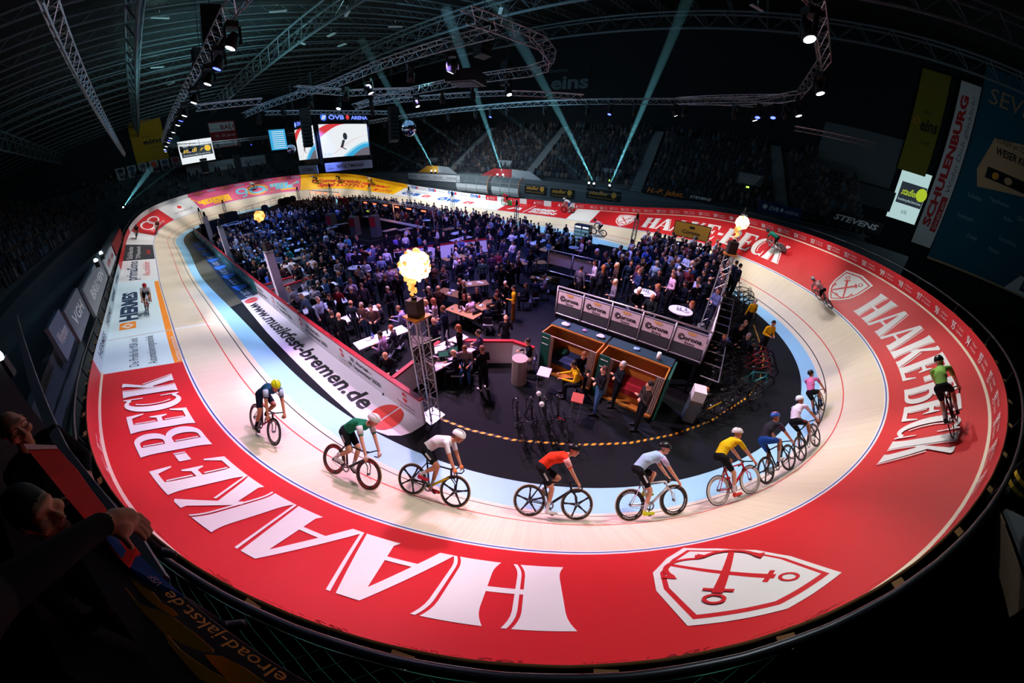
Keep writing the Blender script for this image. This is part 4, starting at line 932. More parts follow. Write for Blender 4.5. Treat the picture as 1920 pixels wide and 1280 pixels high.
# ---------------------------------------------------------------- cabins
M_cabw=mat('cabin_plywood','b4722e',.6,noise=.18,scale=2,stretch=(1,1,4)); M_cabg=mat('cabin_green','0f4a3c',.6,noise=.08); M_curt=mat('cabin_curtain','b9a49c',.8,noise=.12,scale=6,stretch=(1,8,.3)); M_bednavy=mat('bed_navy','1c2c52',.8,noise=.15); M_bedred=mat('bed_red','8e1b26',.8,noise=.1); M_ctop=mat('cabin_top','16303a',.6,noise=.1); M_cloth=mat('towel_pale','b9b6d6',.8,noise=.12)
for i,(ya,yb,bed) in enumerate(((-24.75,-26.75,M_bednavy),(-26.85,-28.85,M_bedred))):
    t=empty('rider_cabin',(-5.75,(ya+yb)/2,0),label=['left open plywood rest cabin with a dark blue bed','right open plywood rest cabin with a red bed'][i],cat='cabin')
    w=ya-yb; X=-.55
    mb=MB(); mb.box((.55,0,.8),(.04,w,1.6),M_cabw); mb.build('back_panel',t)
    mb=MB(); mb.box((0,0,.04),(1.1,w,.08),M_cabw); mb.build('floor_panel',t)
    for sy in (w/2-.02,-w/2+.02): mb=MB(); mb.box((0,sy,.8),(1.1,.04,1.6),M_cabw); mb.build('side_panel',t)
    mb=MB(); mb.box((.34,0,1.62),(.5,w+.04,.05),M_ctop); mb.build('top_shelf',t)
    mb=MB(); mb.box((.08,0,1.60),(.05,w,.05),M_cabw); mb.tube([(X,w/2,1.58),(X,-w/2,1.58)],.015,M_curt,5); mb.build('front_bar',t)
    mb=MB(); mb.box((X-.01,w/2-.18,.8),(.05,.34,1.6),M_cabg); a=mb.build('door_panel',t)
    q=MB()
    for z in (1.45,1.2): q.box((X-.04,w/2-.18,z),(.01,.24,.02),M_pw)
    q.build('name_strip',a)
    for yy,ww in ((w/2-.42,.12),(-w/2+.14,.24)):
        mb=MB(); n=8
        vs=[]
        for k in range(n+1): vs.append((X+.03*(1 if k%2 else -1),yy-ww/2+ww*k/n))
        mb.add([(x,y,z) for z in (.15,1.57) for x,y in vs],[(k,k+1,n+2+k,n+1+k) for k in range(n)],M_curt); mb.build('curtain',t)
    mb=MB(); mb.box((.1,0,.42),(.8,w-.5,.2),bed); mb.box((.1,0,.2),(.7,w-.6,.24),M_cabw); mb.build('bed',t)
    mb=MB(); mb.ball((.25,w/2-.5,.58),.2,M_cabg if i==0 else M_pred,10,6,(1.2,1,.5)); mb.build('pillow',t,smooth=True)
mb=MB(); mb.box((-5.75,-28.93,.8),(1.1,.06,1.62),M_cabg); tag(mb.build('end_panel'),'dark green end wall of the right cabin','panel')
# towels, paper roll on the cabin shelf
def towel(c,r,m_,lab):
    mb=MB(); rr=random.Random(int(c[1]*100)); n=12
    mb.ball(c,r,m_,n,5,(1,1.3,.35)); mb.v=[(v[0]+rr.uniform(-.02,.02),v[1]+rr.uniform(-.02,.02),v[2]+rr.uniform(-.01,.02)) for v in mb.v]
    tag(mb.build('towel',smooth=True),lab,'towel')
towel((-5.45,-25.2,1.69),.13,M_cloth,'pale crumpled towel lying on the top of the left cabin'); towel((-5.45,-26.5,1.69),.12,M_cloth,'pale towel on the cabin top near the middle post'); towel((-5.4,-25.9,1.67),.06,mat('cloth_pink','c98ac0',.8,noise=.1),'small pink cloth on the top of the left cabin'); towel((-5.4,-27.7,1.67),.08,mat('cloth_blue','7f9fd8',.8,noise=.1),'small light blue cloth on the right cabin top')
mb=MB(); mb.lathe([(0,1.645),(.06,1.645),(.06,1.88),(.02,1.88),(.02,1.8)],M_pw,14,Matrix.Translation((-5.5,-28.4,0))); tag(mb.build('paper_roll',smooth=True),'white kitchen paper roll standing on the right cabin','paper roll')
# ---------------------------------------------------------------- terrace with beer banners
M_deck=mat('terrace_deck','0d0f15',.9,noise=.12,spec=.05); M_alus=mat('rail_aluminium','c2bdc4',.35,.5,noise=.06); M_corw=mat('terrace_banner_white','d9c9d6',.6,noise=.03); M_corg=mat('terrace_banner_grey','3c4048',.7,noise=.05); M_crown=mat('crown_gold','d9a662',.6,noise=0)
ter=empty('terrace',(0,0,0),label='raised black guest terrace with an aluminium railing behind the cabins',cat='terrace')
TX0,TX1,TY0,TY1,DK=-4.3,9.8,-29.6,-24.15,1.3
mb=MB(); mb.box(((TX0+TX1)/2,(TY0+TY1)/2,DK-.06),(TX1-TX0,TY1-TY0,.12),M_deck); mb.build('deck',ter)
mb=MB(); mb.box((3.6,-22.6,DK-.06),(7.6,3.1,.12),M_deck); mb.build('deck_extension',ter)
for x in np.linspace(TX0+.1,TX1-.1,9):
    for y in (TY0+.1,TY1-.1): mb=MB(); mb.tube([(x,y,0),(x,y,DK-.1)],.035,M_galv,6); mb.build('prop',ter)
for k in range(9):
    y=TY1-.1-(TY1-TY0-.2)*k/8; mb=MB(); mb.box((TX0+.06,y,.6),(.09,.09,1.2),M_deck); mb.build('front_prop',ter)
def railing(pts,lab,n,art=None,grey=True):
    t=empty('terrace_railing',label=lab,cat='railing')
    A=Vector(pts[0]);B=Vector(pts[1]); d=(B-A); L=d.length; u=d.normalized(); nrm=Vector((u.y,-u.x,0))
    mb=MB(); mb.tube([A+Vector((0,0,1.18)),B+Vector((0,0,1.18))],.03,M_alus,8); mb.build('handrail',t,smooth=True)
    mb=MB(); mb.tube([A+Vector((0,0,1.04)),B+Vector((0,0,1.04))],.018,M_alus,6); mb.tube([A+Vector((0,0,.06)),B+Vector((0,0,.06))],.022,M_alus,6); mb.build('mid_rail',t)
    for k in range(n+1): mb=MB(); p=A+d*k/n; mb.tube([p,p+Vector((0,0,1.18))],.03,M_alus,8); mb.build('post',t,smooth=True)
    for k in range(n):
        p=A+d*k/n+u*.06; q=A+d*(k+1)/n-u*.06; w=(q-p).length
        if grey: 
            mb=MB(); mb.add([p+Vector((0,0,.1)),q+Vector((0,0,.1)),q+Vector((0,0,.5)),p+Vector((0,0,.5))],[(0,1,2,3)],M_corg); mb.build('grey_sheet',t)
        mb=MB(); mb.add([p+Vector((0,0,.48 if grey else .45)),q+Vector((0,0,.48 if grey else .45)),q+Vector((0,0,1.0)),p+Vector((0,0,1.0))],[(0,1,2,3)],M_corw); o=mb.build('banner_sheet',t)
        if art:
            a=Art(); a.text('Corona',w*.13,w*.88,.66,.82,M_pb,bold=.035); a.text('Extra',w*.36,w*.68,.53,.62,M_pb,bold=.02)
            a.ring(w*.13+.06,.74,.1,.12,.03,M_pb)
            cx=w*.5; a.poly([[(cx-.15,.94),(cx-.1,.88),(cx+.1,.88),(cx+.15,.94),(cx+.1,.98),(cx+.05,.94),(cx,.995),(cx-.05,.94),(cx-.1,.98)]],M_crown)
            a.build('lettering',lambda x,y,o_: p+u*x+nrm*(-(.004+o_))*-1+Vector((0,0,y)),parent=o,lift=.002)
railing([(TX0,TY1,DK),(TX0,TY0,DK)],'front terrace railing with five white beer banners over grey sheets',5,True)
railing([(TX0,TY0,DK),(TX1,TY0,DK)],'plain long terrace railing facing the parked bicycles',10,None,False)
railing([(-.2,-22.35,DK),(-.2,-24.1,DK)] if 0 else [(-.2,-21.3,DK),(-.2,-24.1,DK)],'short second terrace railing with a pale sheet at the left',2,None,False)
for k in range(9):
    pass
lad=empty('ladder_steps',label='row of thin pale rungs on the right side of the terrace',cat='ladder')
for k in range(10):
    mb=MB(); x=-4.3+k*.95; mb.tube([(x,-29.75,.9),(x,-30.35,.9)],.02,M_alus,6); mb.build('rung',lad)
mb=MB(); mb.tube([(-4.3,-30.35,.9),(4.3,-30.35,.9)],.02,M_galv,6); mb.build('support_bar',lad)
# beer sign at the back of the terrace
sg=empty('beer_sign',(9.45,-26.7,DK),-PI/2-.04,label='wide gold beer sign board with a black frame at the back of the terrace',cat='sign')
mb=MB(); mb.box((0,.04,1.72),(2.4,.06,1.0),M_pb); mb.build('frame',sg); mb=MB(); mb.box((0,0,1.72),(2.28,.04,.9),mat('sign_gold','b58c3e',.6,noise=.12)); o=mb.build('board',sg)
a=Art(); a.text('Corona',-.6,.6,1.5,1.75,M_pb,bold=.03); a.poly([[(-.22,2.0),(-.15,1.86),(.15,1.86),(.22,2.0),(.15,1.96),(.08,2.06),(0,1.97),(-.08,2.06),(-.15,1.96)]],M_pb); a.build('lettering',lambda x,y,o_: Vector((x,-.02-o_,y)),parent=sg,lift=.002)
for x in (-1.1,1.1): mb=MB(); mb.box((x,.06,.7),(.08,.06,1.4),M_pb); mb.build('post',sg)
bar=empty('terrace_bar',(8.6,-26.4,DK),-PI/2,label='glowing blue and yellow bar counter under the gold beer sign',cat='bar counter')
mb=MB(); mb.box((0,0,.5),(3.4,.5,1.0),mat('bar_navy','14246a',.6,noise=.1)); mb.build('body',bar); mb=MB(); mb.box((0,-.26,.95),(3.4,.02,.07),emis('led_white','dfe6ff',2.0)); mb.build('light_strip',bar); mb=MB(); mb.box((0,-.27,.4),(3.2,.02,.22),emis('led_yellow','e8c81e',.9)); mb.build('yellow_strip',bar)
mb=MB(); mb.box((9.75,-27.8,DK+.05),(.06,3.2,.08),emis('led_white','dfe6ff',2.0)); tag(mb.build('light_strip'),'thin glowing white strip at the back edge of the terrace','light')
# ---------------------------------------------------------------- fridge
fr=empty('drinks_fridge',(9.3,-18.75,0),-PI/2,label='tall double drinks fridge with glowing glass doors behind the crowd',cat='fridge')
mb=MB(); mb.box((0,.3,1.0),(1.3,.6,2.0),mat('fridge_navy','16264f',.4,noise=.05)); mb.build('body',fr)
for k,x in enumerate((-.32,.32)):
    mb=MB(); mb.box((x,-.01,.9),(.56,.04,1.5),emis('fridge_glow','7fb0c8',.55)); d_=mb.build('door',fr); q=MB()
    for s_ in range(5):
        for b_ in range(6): q.box((x-.22+b_*.09,-.035,.3+s_*.28),(.05,.02,.16),MATS['fridge_navy'])
    q.build('bottle_row',d_); mb=MB(); mb.box((x,-.02,1.82),(.5,.03,.14),E_white); mb.build('header_sign',fr)
# ---------------------------------------------------------------- truss towers with flame machines
def tower(x,y,z0,h,label,flame=None,w=.3,clad=False,cap=True):
    t=empty('truss_tower',(x,y,z0),label=label,cat='truss tower')
    mb=MB(); cs=[(-w/2,-w/2),(w/2,-w/2),(w/2,w/2),(-w/2,w/2)]
    for c in cs: mb.tube([(c[0],c[1],0),(c[0],c[1],h)],.025,M_alu,6)
    n=int(h/.32)
    for k in range(n):
        za,zb=k*h/n,(k+1)*h/n
        for i in range(4): a_,b_=cs[i],cs[(i+1)%4]; p,q=((a_,b_) if k%2 else (b_,a_)); mb.tube([(p[0],p[1],za),(q[0],q[1],zb)],.012,M_alu,4,caps=False)
    mb.build('lattice',t)
    mb=MB(); mb.box((0,0,.015),(.55,.55,.03),M_alu); mb.build('base_plate',t)
    mb=MB(); mb.box((0,0,h+.02),(w+.14,w+.14,.04),M_cabw if flame else M_alu); mb.build('top_plate',t)
    if clad: mb=MB(); mb.box((0,0,h/2),(w+.08,w+.08,h-.1),mat('column_sleeve','c9bccb',.8,noise=.1,scale=3)); mb.build('sleeve',t)
    if cap and not flame: mb=MB(); mb.lathe([(0,h+.5),(.07,h+.45),(.11,h+.3),(.1,h+.04),(0,h+.04)],M_lamp,10); mb.build('lamp_head',t,smooth=True)
    return t
def flame_machine(x,y,z,label): 
    t=empty('flame_machine',(x,y,z),.3,label=label,cat='flame machine')
    mb=MB(); mb.box((0,0,.22),(.3,.3,.42),mat('machine_brown','2a211c',.6,noise=.15)); mb.build('housing',t); mb=MB(); mb.lathe([(.06,.43),(.07,.5),(.04,.5),(.04,.44)],M_lamp,10); mb.build('nozzle',t)
tower(-10.3,-23.5,0,3.36,'silver truss tower at the near end of the white barrier under the big flame',True,.34); flame_machine(-10.3,-23.5,3.4,'dark brown flame machine on the near tower')
tower(-1.45,-29.35,DK,3.0,'silver truss tower rising through the right side of the terrace',True,.34); flame_machine(-1.45,-29.35,DK+3.04,'dark flame machine on the terrace tower')
tower(-10.2,-11.7,0,3.0,'white sleeved column nearest the camera on the left barrier',False,.3,True,False); flame_machine(-10.2,-11.7,3.04,'dark flame machine on the nearest white column')
tower(-10.2,1.0,0,3.0,'white sleeved column in the middle of the left barrier',False,.3,True); tower(-10.2,8.6,0,3.2,'white sleeved column furthest along the left barrier',False,.3,True)
for x,y,h,lab in ((10.5,13.5,3.0,'fourth'),(10.5,4.5,3.0,'third'),(10.5,-3,2.9,'second'),(10.5,-11.5,2.8,'nearest')):
    tower(x,y,0,h-.3,'slim lamp tower standing by the right straight, %s counted from the fridge'%lab,w=.26)
tower(10.5,-22.6,0,2.9,'slim lamp tower in front of the white shield on the red advert',w=.26); tower(10.6,-29.6,DK,3.3,'tall slim lamp tower in front of the large white letters',w=.26)
for x,y,lab in ((4.85,25.1,'leftmost of three towers before the yellow advert'),(8.4,21.4,'middle of three towers before the yellow advert')): tower(x,y,0,2.7,'slim lamp tower, '+lab,w=.26)
tower(-9.4,20.2,0,2.8,'slim lamp tower at the far left corner of the infield',w=.26); tower(-5.8,24.6,0,2.8,'slim lamp tower left of the stage',w=.26)
E_fire=None
def fire_mat():
    m=bpy.data.materials.new('fire'); m.use_nodes=True; nt=m.node_tree; b=nt.nodes['Principled BSDF']; b.inputs['Base Color'].default_value=(0,0,0,1)
    tc=nt.nodes.new('ShaderNodeTexCoord'); nz=nt.nodes.new('ShaderNodeTexNoise'); nz.inputs['Scale'].default_value=5; nz.inputs['Detail'].default_value=5
    rp=nt.nodes.new('ShaderNodeValToRGB'); e=rp.color_ramp.elements; e[0].position=.36; e[0].color=(1,.22,.02,1); e[1].position=.66; e[1].color=(1,.72,.22,1)
    nt.links.new(tc.outputs['Object'],nz.inputs[0]); nt.links.new(nz.outputs[0],rp.inputs[0]); nt.links.new(rp.outputs[0],b.inputs['Emission Color']); b.inputs['Emission Strength'].default_value=1.6; return m
FIRE=fire_mat(); CORE=emis('fire_core','fff3d0',6.0)
def flame(x,y,z0,H,rb,label,core=True,stem=True,P=0):
    t=empty('flame',(x,y,z0),label=label,cat='flame'); rr=random.Random(int(z0*100))
    def blob(mb,c,r,m_,amp,n=22,k=14):
        o=len(mb.v); mb.ball(c,r,m_,n,k)
        for i in range(o,len(mb.v)):
            v=Vector(mb.v[i])-Vector(c); u=v.normalized(); d=1+amp*(math.sin(u.x*9+c[2]*7)*math.cos(u.y*8)+.6*math.sin(u.z*17+u.x*13)+rr.uniform(-.5,.5)); mb.v[i]=tuple(Vector(c)+v*d)
    mb=MB(); zc=H-rb; ox=Vector((.09,-.11,0))*(H/1.2); blob(mb,(ox.x,ox.y,zc),rb,FIRE,.09)
    if stem:
        for k in range(7):
            f_=k/7; blob(mb,(.06*math.sin(k*2.1),.05*math.cos(k*1.7),.05+f_*(zc-rb*.3)),rb*(.14+.42*f_),FIRE,.22,12,8)
    for k in range(26):
        u=Vector((rr.gauss(0,1),rr.gauss(0,1),rr.gauss(0,1))).normalized(); c=ox+Vector((0,0,zc))+u*rb*1.0; blob(mb,c,rb*rr.uniform(.12,.26),FIRE,.25,8,6)
    mb.build('outer_fire',t,smooth=True)
    if core: mb=MB(); blob(mb,(.09*H/1.2,-.11*H/1.2,zc),rb*1.05,CORE,.10); mb.build('bright_core',t,smooth=True)
    if P: point('flame_light',(x,y,z0+zc),P,(1,.5,.16),rb*1.05)
flame(-10.3,-23.5,3.9,1.05,.31,'big glaring white and orange fireball above the near tower',P=260)
flame(-1.45,-29.35,DK+3.55,.8,.205,'small white and orange flame above the terrace tower',P=60)
flame(-10.2,-11.7,4.38,.55,.23,'small orange fireball above the nearest white column',core=False,stem=False,P=25)
# hanging clock
M_clock=mat('clock_case','2c2620',.6,noise=.1); E_clk=emis('clock_face','3d4a42',.8); E_dig=emis('clock_digits','dfe9e4',1.3); E_mint=emis('clock_mint','a9d3c0',1.0)
ck=empty('race_clock',(-10.05,-22.75,1.98),-PI/2-.55,label='three sided race clock showing 6:56 hanging from the near tower',cat='clock')
mb=MB(); mb.prism([(-.36,-.02),(.36,-.02),(0,.58)],-.27,.27,M_clock); mb.build('case',ck); mb=MB(); mb.box((0,-.04,.08),(.66,.03,.28),E_clk); mb.build('time_panel',ck); mb=MB(); mb.box((0,-.04,-.16),(.66,.03,.17),E_mint); mb.build('logo_panel',ck)
a=Art(); a.text('6:56',-.24,.24,0,.17,E_dig,bold=.02); a.text('A M',-.2,.22,-.2,-.11,M_pb); a.poly([[(-.03,-.1),(.09,-.1),(.03,-.19)]],E_yel); a.build('digits',lambda x,y,o_: Vector((x,-.056-o_,y)),parent=ck,lift=.002)
mb=MB(); mb.tube([(-.2,.3,-.2),(-.28,.8,-.2)],.02,M_alu,5); mb.tube([(.2,.1,.2),(.1,.8,.3)],.02,M_alu,5); mb.build('bracket',ck)
# ---------------------------------------------------------------- judges desk
M_deskw=mat('desk_violet_white','b9aac6',.5,noise=.05); M_deskb=mat('desk_brown','54443c',.6,noise=.12); M_scr=emis('monitor_teal','3f7f78',.5); M_plastic=mat('black_plastic','141518',.4,noise=.05)
dk_=empty('judges_desk',(-8.45,-22.4,0),-.08,label='brown and white judges desk with a raised shelf inside the white partition',cat='desk')
mb=MB(); mb.box((0,-.1,.74),(1.9,.6,.05),M_deskw); mb.build('worktop',dk_); mb=MB(); mb.box((0,.25,1.02),(1.9,.4,.05),M_deskw); mb.build('raised_shelf',dk_)
for x in (-.93,.93): mb=MB(); mb.box((x,0,.5),(.05,.85,1.0),M_deskb); mb.build('side_panel',dk_)
mb=MB(); mb.box((0,.42,.5),(1.86,.04,1.0),M_deskb); mb.build('back_panel',dk_)
def monitor(c,rz,w,h,lab,arc_=False):
    t=empty('monitor',c,rz,label=lab,cat='monitor'); mb=MB(); mb.box((0,.02,h/2+.1),(w,.04,h),M_plastic); mb.build('case',t); mb=MB(); mb.box((0,-.005,h/2+.1),(w-.04,.01,h-.04),M_scr if not arc_ else M_plastic); mb.build('display',t); mb=MB(); mb.box((0,.03,.05),(.05,.03,.1),M_plastic); mb.box((0,.03,.01),(.24,.18,.02),M_plastic); mb.build('stand',t)
    if arc_:
        a=Art(); a.parts.append(([(.22*math.cos(math.radians(q))*(1 if k else .72),h*.72-.2*math.sin(math.radians(-q))*(1 if k else .66)) for k in (0,1) for q in range(200,341,10)],[(i,i+1,16+i-1+1-1,15+i) for i in range(14)],emis('monitor_green','4fae90',.8))); a.build('picture',lambda x,y,o_: Vector((x,-.012-o_,y+.02)),parent=t,lift=.002)
monitor((-8.3,-22.15,1.05),-2.4,.5,.32,'large monitor with a green arc on the raised desk shelf',True); monitor((-8.75,-22.45,.77),-.7,.36,.24,'small monitor with a teal list on the judges desk'); monitor((-8.35,-22.5,.77),-.5,.34,.22,'laptop screen beside the bald judge')
mb=MB(); mb.box((0,0,.02),(.34,.26,.04),M_plastic); mb.build('black_case',None,loc=(-9.15,-22.2,1.05)); tag(bpy.data.objects['black_case'],'flat black case on the desk corner next to the telephone','case')
mb=MB(); mb.tube([(-9.3,-22.45,1.1),(-9.2,-22.5,1.16),(-9.1,-22.58,1.1),(-9.1,-22.62,1.0)],.03,M_deskw,8); tag(mb.build('telephone',smooth=True),'white telephone handset hanging over the desk corner','telephone')
mb=MB(); mb.lathe([(0,1.05),(.035,1.05),(.035,1.22),(.012,1.28),(.012,1.34),(0,1.34)],mat('bottle_green','1d3a34',.2,noise=0),10,Matrix.Translation((-7.85,-22.2,0))); tag(mb.build('bottle',smooth=True),'dark bottle standing on the raised desk shelf','bottle')
# lectern, chairs, racks, small things round the cabins
mb=MB(); mb.prism([(.27*math.cos(t),.27*math.sin(t)) for t in [PI*k/8 for k in range(17)]],0,1.0,mat('lectern_grey','857a78',.5,noise=.06)); tag(mb.build('lectern',loc=(-7.35,-24.6,0)),'round grey lectern beside the seated man in blazer','lectern')
def table_small(c,w,d,h,m_,lab,cat='table'):
    t=empty('side_table',c,.3,label=lab,cat=cat); mb=MB(); mb.box((0,0,h),(w,d,.03),m_); mb.build('tabletop',t)
    for sx in (-1,1):
        for sy in (-1,1): mb=MB(); mb.tube([(sx*(w/2-.04),sy*(d/2-.04),0),(sx*(w/2-.04),sy*(d/2-.04),h)],.012,M_galv,5); mb.build('leg',t)
table_small((-7.15,-25.45,0),.5,.4,.72,M_deskw,'small side table with white sheets beside the left cabin'); table_small((-7.55,-26.85,0),.42,.34,.68,mat('stool_red','9a4636',.6,noise=.2),'small red edged table with papers before the cabins')
mc=empty('coffee_machine',(-5.5,-29.85,0),.2,label='white boxy machine on a brown shelf right of the cabins',cat='machine'); mb=MB(); mb.box((0,0,.8),(.5,.4,.06),M_deskb); mb.box((0,0,.4),(.42,.34,.8),M_par); mb.build('shelf',mc); mb=MB(); mb.box((0,0,1.02),(.42,.36,.36),mat('machine_white','c9c3bd',.5,noise=.06)); mb.build('body',mc)
mb=MB(); mb.lathe([(0,.83),(.08,.83),(.09,1.0),(.03,1.08),(0,1.08)],mat('jar_brown','a86a48',.4,noise=.1),10,Matrix.Translation((-5.1,-30.05,0))); tag(mb.build('jar',smooth=True),'round brown jar beside the white machine','jar')
# ---------------------------------------------------------------- tables, stools and what lies on them
M_tw=mat('table_cloth_white','c9c6dc',.7,noise=.05); M_twood=mat('table_wood','8a6a48',.6,noise=.15); M_leg=mat('table_leg','17181c',.5,.3,noise=.05); M_glassy=mat('clear_glass','bcd0dc',.1,noise=0,spec=.6,alpha=.55); M_bgr=mat('bottle_dark','20342c',.2,noise=0); M_plate=mat('plate_white','d6d8e2',.4,noise=0); M_menu=mat('menu_blue','35508c',.6,noise=.1)
def table_proto(L,w,m_,h=.74):
    t=empty('dining_table',label='x',cat='table'); mb=MB(); mb.box((0,0,h-.02),(L,w,.04),m_); mb.build('tabletop',t)
    for sx in (-1,1):
        for sy in (-1,1): mb=MB(); mb.tube([(sx*(L/2-.08),sy*(w/2-.07),0),(sx*(L/2-.08),sy*(w/2-.07),h-.04)],.02,M_leg,5); mb.build('leg',t)
    return t
def round_proto(h=1.08,r=.38,m_=None):
    t=empty('standing_table',label='x',cat='table'); mb=MB(); mb.lathe([(0,h),(r,h),(r,h-.03),(0,h-.03)],m_ or M_tw,18); mb.build('tabletop',t); mb=MB(); mb.tube([(0,0,0),(0,0,h-.02)],.03,M_leg,8); mb.build('pole',t); mb=MB(); mb.lathe([(0,.03),(.24,.02),(.25,0)],M_leg,14); mb.build('base',t); return t
TABS=[]
def place_t(proto,x,y,rz,lab,L,w,h,z0=0,grp=None):
    if 'used' in proto: o=copy_tree(proto)
    else: o=proto; proto['used']=1
    o.location=(x,y,z0); o.rotation_euler=(0,0,rz); o['label']=lab
    if grp: o['group']=grp
    elif 'group' in o: del o['group']
    TABS.append((x,y,rz,L,w,h,z0)); return o
pw=table_proto(2.0,.62,M_tw); pd=table_proto(1.6,.7,M_twood); pr=round_proto()
for (x,y,rz,lab) in ((-8.6,-12.7,0,'white cloth table by the nearer red-topped partition'),(-9.3,-15.0,-.2,'white cloth table where the blonde woman leans'),(-8.8,-17.1,-.05,'white cloth table with boxes behind two men in black'),(-9.2,-19.5,-.15,'white cloth table above the hanging clock'),(-6.0,-8.4,.6,'white cloth table beside the lilac striped shirt'),(-3.6,-7.1,.4,'blue lit white table near the rust partition'),(-3.5,-8.7,0,'blue lit white table next to the dark bar block'),(-9.25,-2.5,0,'bright blue bench table by the teal shirt'),(-8.1,-8.0,-1.4,'white cloth table behind the standing white shirts'),(-3.3,5.3,.1,'pale table with drinks deep in the left crowd')):
    place_t(pw,x,y,rz,lab,2.0,.62,.74)
for (x,y,rz,lab) in ((-5.7,-20.4,-1.5,'long wooden table with the seated group in front of the dark floor'),(-4.3,-20.7,-.1,'wooden table at the feet of the yellow jacket'),(-4.6,-18.6,-1.4,'wooden table between the flame and the huddled pair'),(-3.05,-18.5,-.6,'wooden table below the olive jacket'),(-.5,-14.5,-.2,'wooden table in front of the violet wall'),(-4.1,-13.8,-.2,'wooden table left of the flame under violet light'),(2.1,-19.0,-.7,'wooden table next to the long grey coat'),(.2,-21.0,-1.3,'wooden table left of the second terrace rail')):
    place_t(pd,x,y,rz,lab,1.6,.7,.74)
pt_=round_proto(1.06,.42,M_tw)
for (x,y,lab) in ((-2.3,-26.9,'round white terrace table in front of the blond woman'),(-3.0,-28.4,'round white terrace table with drinks beside the truss tower')): place_t(pt_,x,y,0,lab,.6,.6,1.06,DK)
# procedural rows over the rest of the floor
GT=[]
for i in range(60):
    for _ in range(40):
        x=R.uniform(-9.3,9.2); y=R.uniform(-20,20)
        if -4.6<x<4.6 and -11<y<8: continue
        if x<-7 and y<-9: continue
        if y<-13 and x<5 : continue
        if x>-4.5 and y<-22: continue
        if x>5.6 and y>-14: continue
        if all(math.hypot(x-t_[0],(y-t_[1])*1.3)>2.0 for t_ in TABS): break
    else: continue
    kind=R.random()
    if kind<.55: place_t(pw,x,y,R.choice([0,0,.1,-.1]),'white cloth table standing among the seated guests',2.0,.62,.74,0,'white tables in the crowd')
    elif kind<.75: place_t(pd,x,y,R.choice([0,.2,-.2]),'wooden table standing among the guests',1.6,.7,.74,0,'wooden tables in the crowd')
    else: place_t(pr,x,y,0,'round white standing table among the guests',.6,.6,1.08,0,'round tables in the crowd')
mb=MB(); mb.lathe([(0,0),(.035,0),(.04,.12),(.036,.12),(.03,.01)],M_glassy,8); gl=tag(mb.build('glass',smooth=True),'clear drinking glass on a table','glass','glasses on the tables')
mb=MB(); mb.lathe([(0,0),(.035,0),(.037,.17),(.014,.22),(.014,.28),(0,.28)],M_bgr,8); bo=tag(mb.build('bottle',smooth=True),'dark bottle on a table','bottle','bottles on the tables')
mb=MB(); mb.lathe([(0,.005),(.08,.005),(.12,.02),(.115,.025),(.08,.01),(0,.01)],M_plate,12); pl=tag(mb.build('plate',smooth=True),'white plate on a table','plate','plates on the tables')
mb=MB(); mb.add([(-.08,-.06,0),(.08,-.06,0),(.08,0,.2),(-.08,0,.2),(.08,.06,0),(-.08,.06,0)],[(0,1,2,3),(5,4,2,3)],M_menu); mn=tag(mb.build('menu_card'),'folded menu card on a table','menu card','menu cards on the tables')
PR={0:gl,1:bo,2:pl,3:mn}; used=set(); cnt=0
for (x,y,rz,L,w,h,z0) in TABS:
    near=math.hypot(x+14.3,y+29.2)
    n=5 if near<22 else (3 if near<34 else 1)
    for k in range(n):
        ty=R.choice([0,0,1,2,2,3]); a_=R.uniform(-L/2+.15,L/2-.15)*(.8 if L>.7 else .6); b_=R.uniform(-w/2+.12,w/2-.12)
        X=x+a_*math.cos(rz)-b_*math.sin(rz); Y=y+a_*math.sin(rz)+b_*math.cos(rz)
        o=PR[ty] if ty not in used else PR[ty].copy()
        if ty in used: COL.objects.link(o)
        used.add(ty); o.location=(X,Y,z0+h+.001); o.rotation_euler=(0,0,R.uniform(0,6))
# dark bar block in the middle with the red heaters
M_barb=mat('bar_block_black','0e1015',.7,noise=.15); M_cola=mat('poster_red','9c1f2a',.6,noise=.1); E_heat=emis('heater_red','ff5a3c',4.5)
bb=empty('bar_block',(0,0,0),label='large dark bar enclosure in the middle of the infield',cat='bar')
for (c,d_) in (((-2.5,-2.6,.55),(.1,10.2,1.1)),((.3,-7.8,.55),(5.6,.1,1.1)),((3.1,-2.6,.5),(.5,10.0,1.0)),((.3,2.6,.55),(5.6,.1,1.1))):
    mb=MB(); mb.box(c,d_,M_barb); mb.build('front_panel',bb)
mb=MB(); mb.box((3.1,-2.6,1.02),(.6,10.0,.05),mat('bar_top_pale','8c8894',.5,noise=.08)); mb.build('counter_top',bb)
for c in ((-1.6,.5),(-.2,1.2),(1.0,-5.2),(2.0,-6.0)): mb=MB(); mb.box((c[0],c[1],.95),(1.3,.5,.05),MATS['bar_top_pale']); mb.box((c[0],c[1],.45),(1.2,.45,.9),M_barb); mb.build('inner_counter',bb)
for k,(x,y,h) in enumerate(((-.6,2.3,1.9),(1.2,-2.6,1.9),(.4,-.3,1.7))):
    t=empty('poster_fridge',(x,y,0),-1.2,label='tall fridge with a red poster side in the dark bar block, %s of three'%['furthest','nearest','middle'][k],cat='fridge'); mb=MB(); mb.box((0,0,h/2),(.7,.7,h),M_par); mb.build('body',t); mb=MB(); mb.box((0,-.36,h*.72),(.6,.02,h*.45),M_cola); mb.build('poster',t)
gan=empty('heater_gantry',(0,0,0),label='thin gantry over the bar carrying six glowing red heaters',cat='gantry')
mb=MB(); mb.tube([(3.35,3.4,2.6),(3.35,-8.4,2.6)],.04,M_alu,6); mb.tube([(3.35,3.4,2.75),(3.35,-8.4,2.75)],.03,M_alu,6); mb.build('beam',gan)
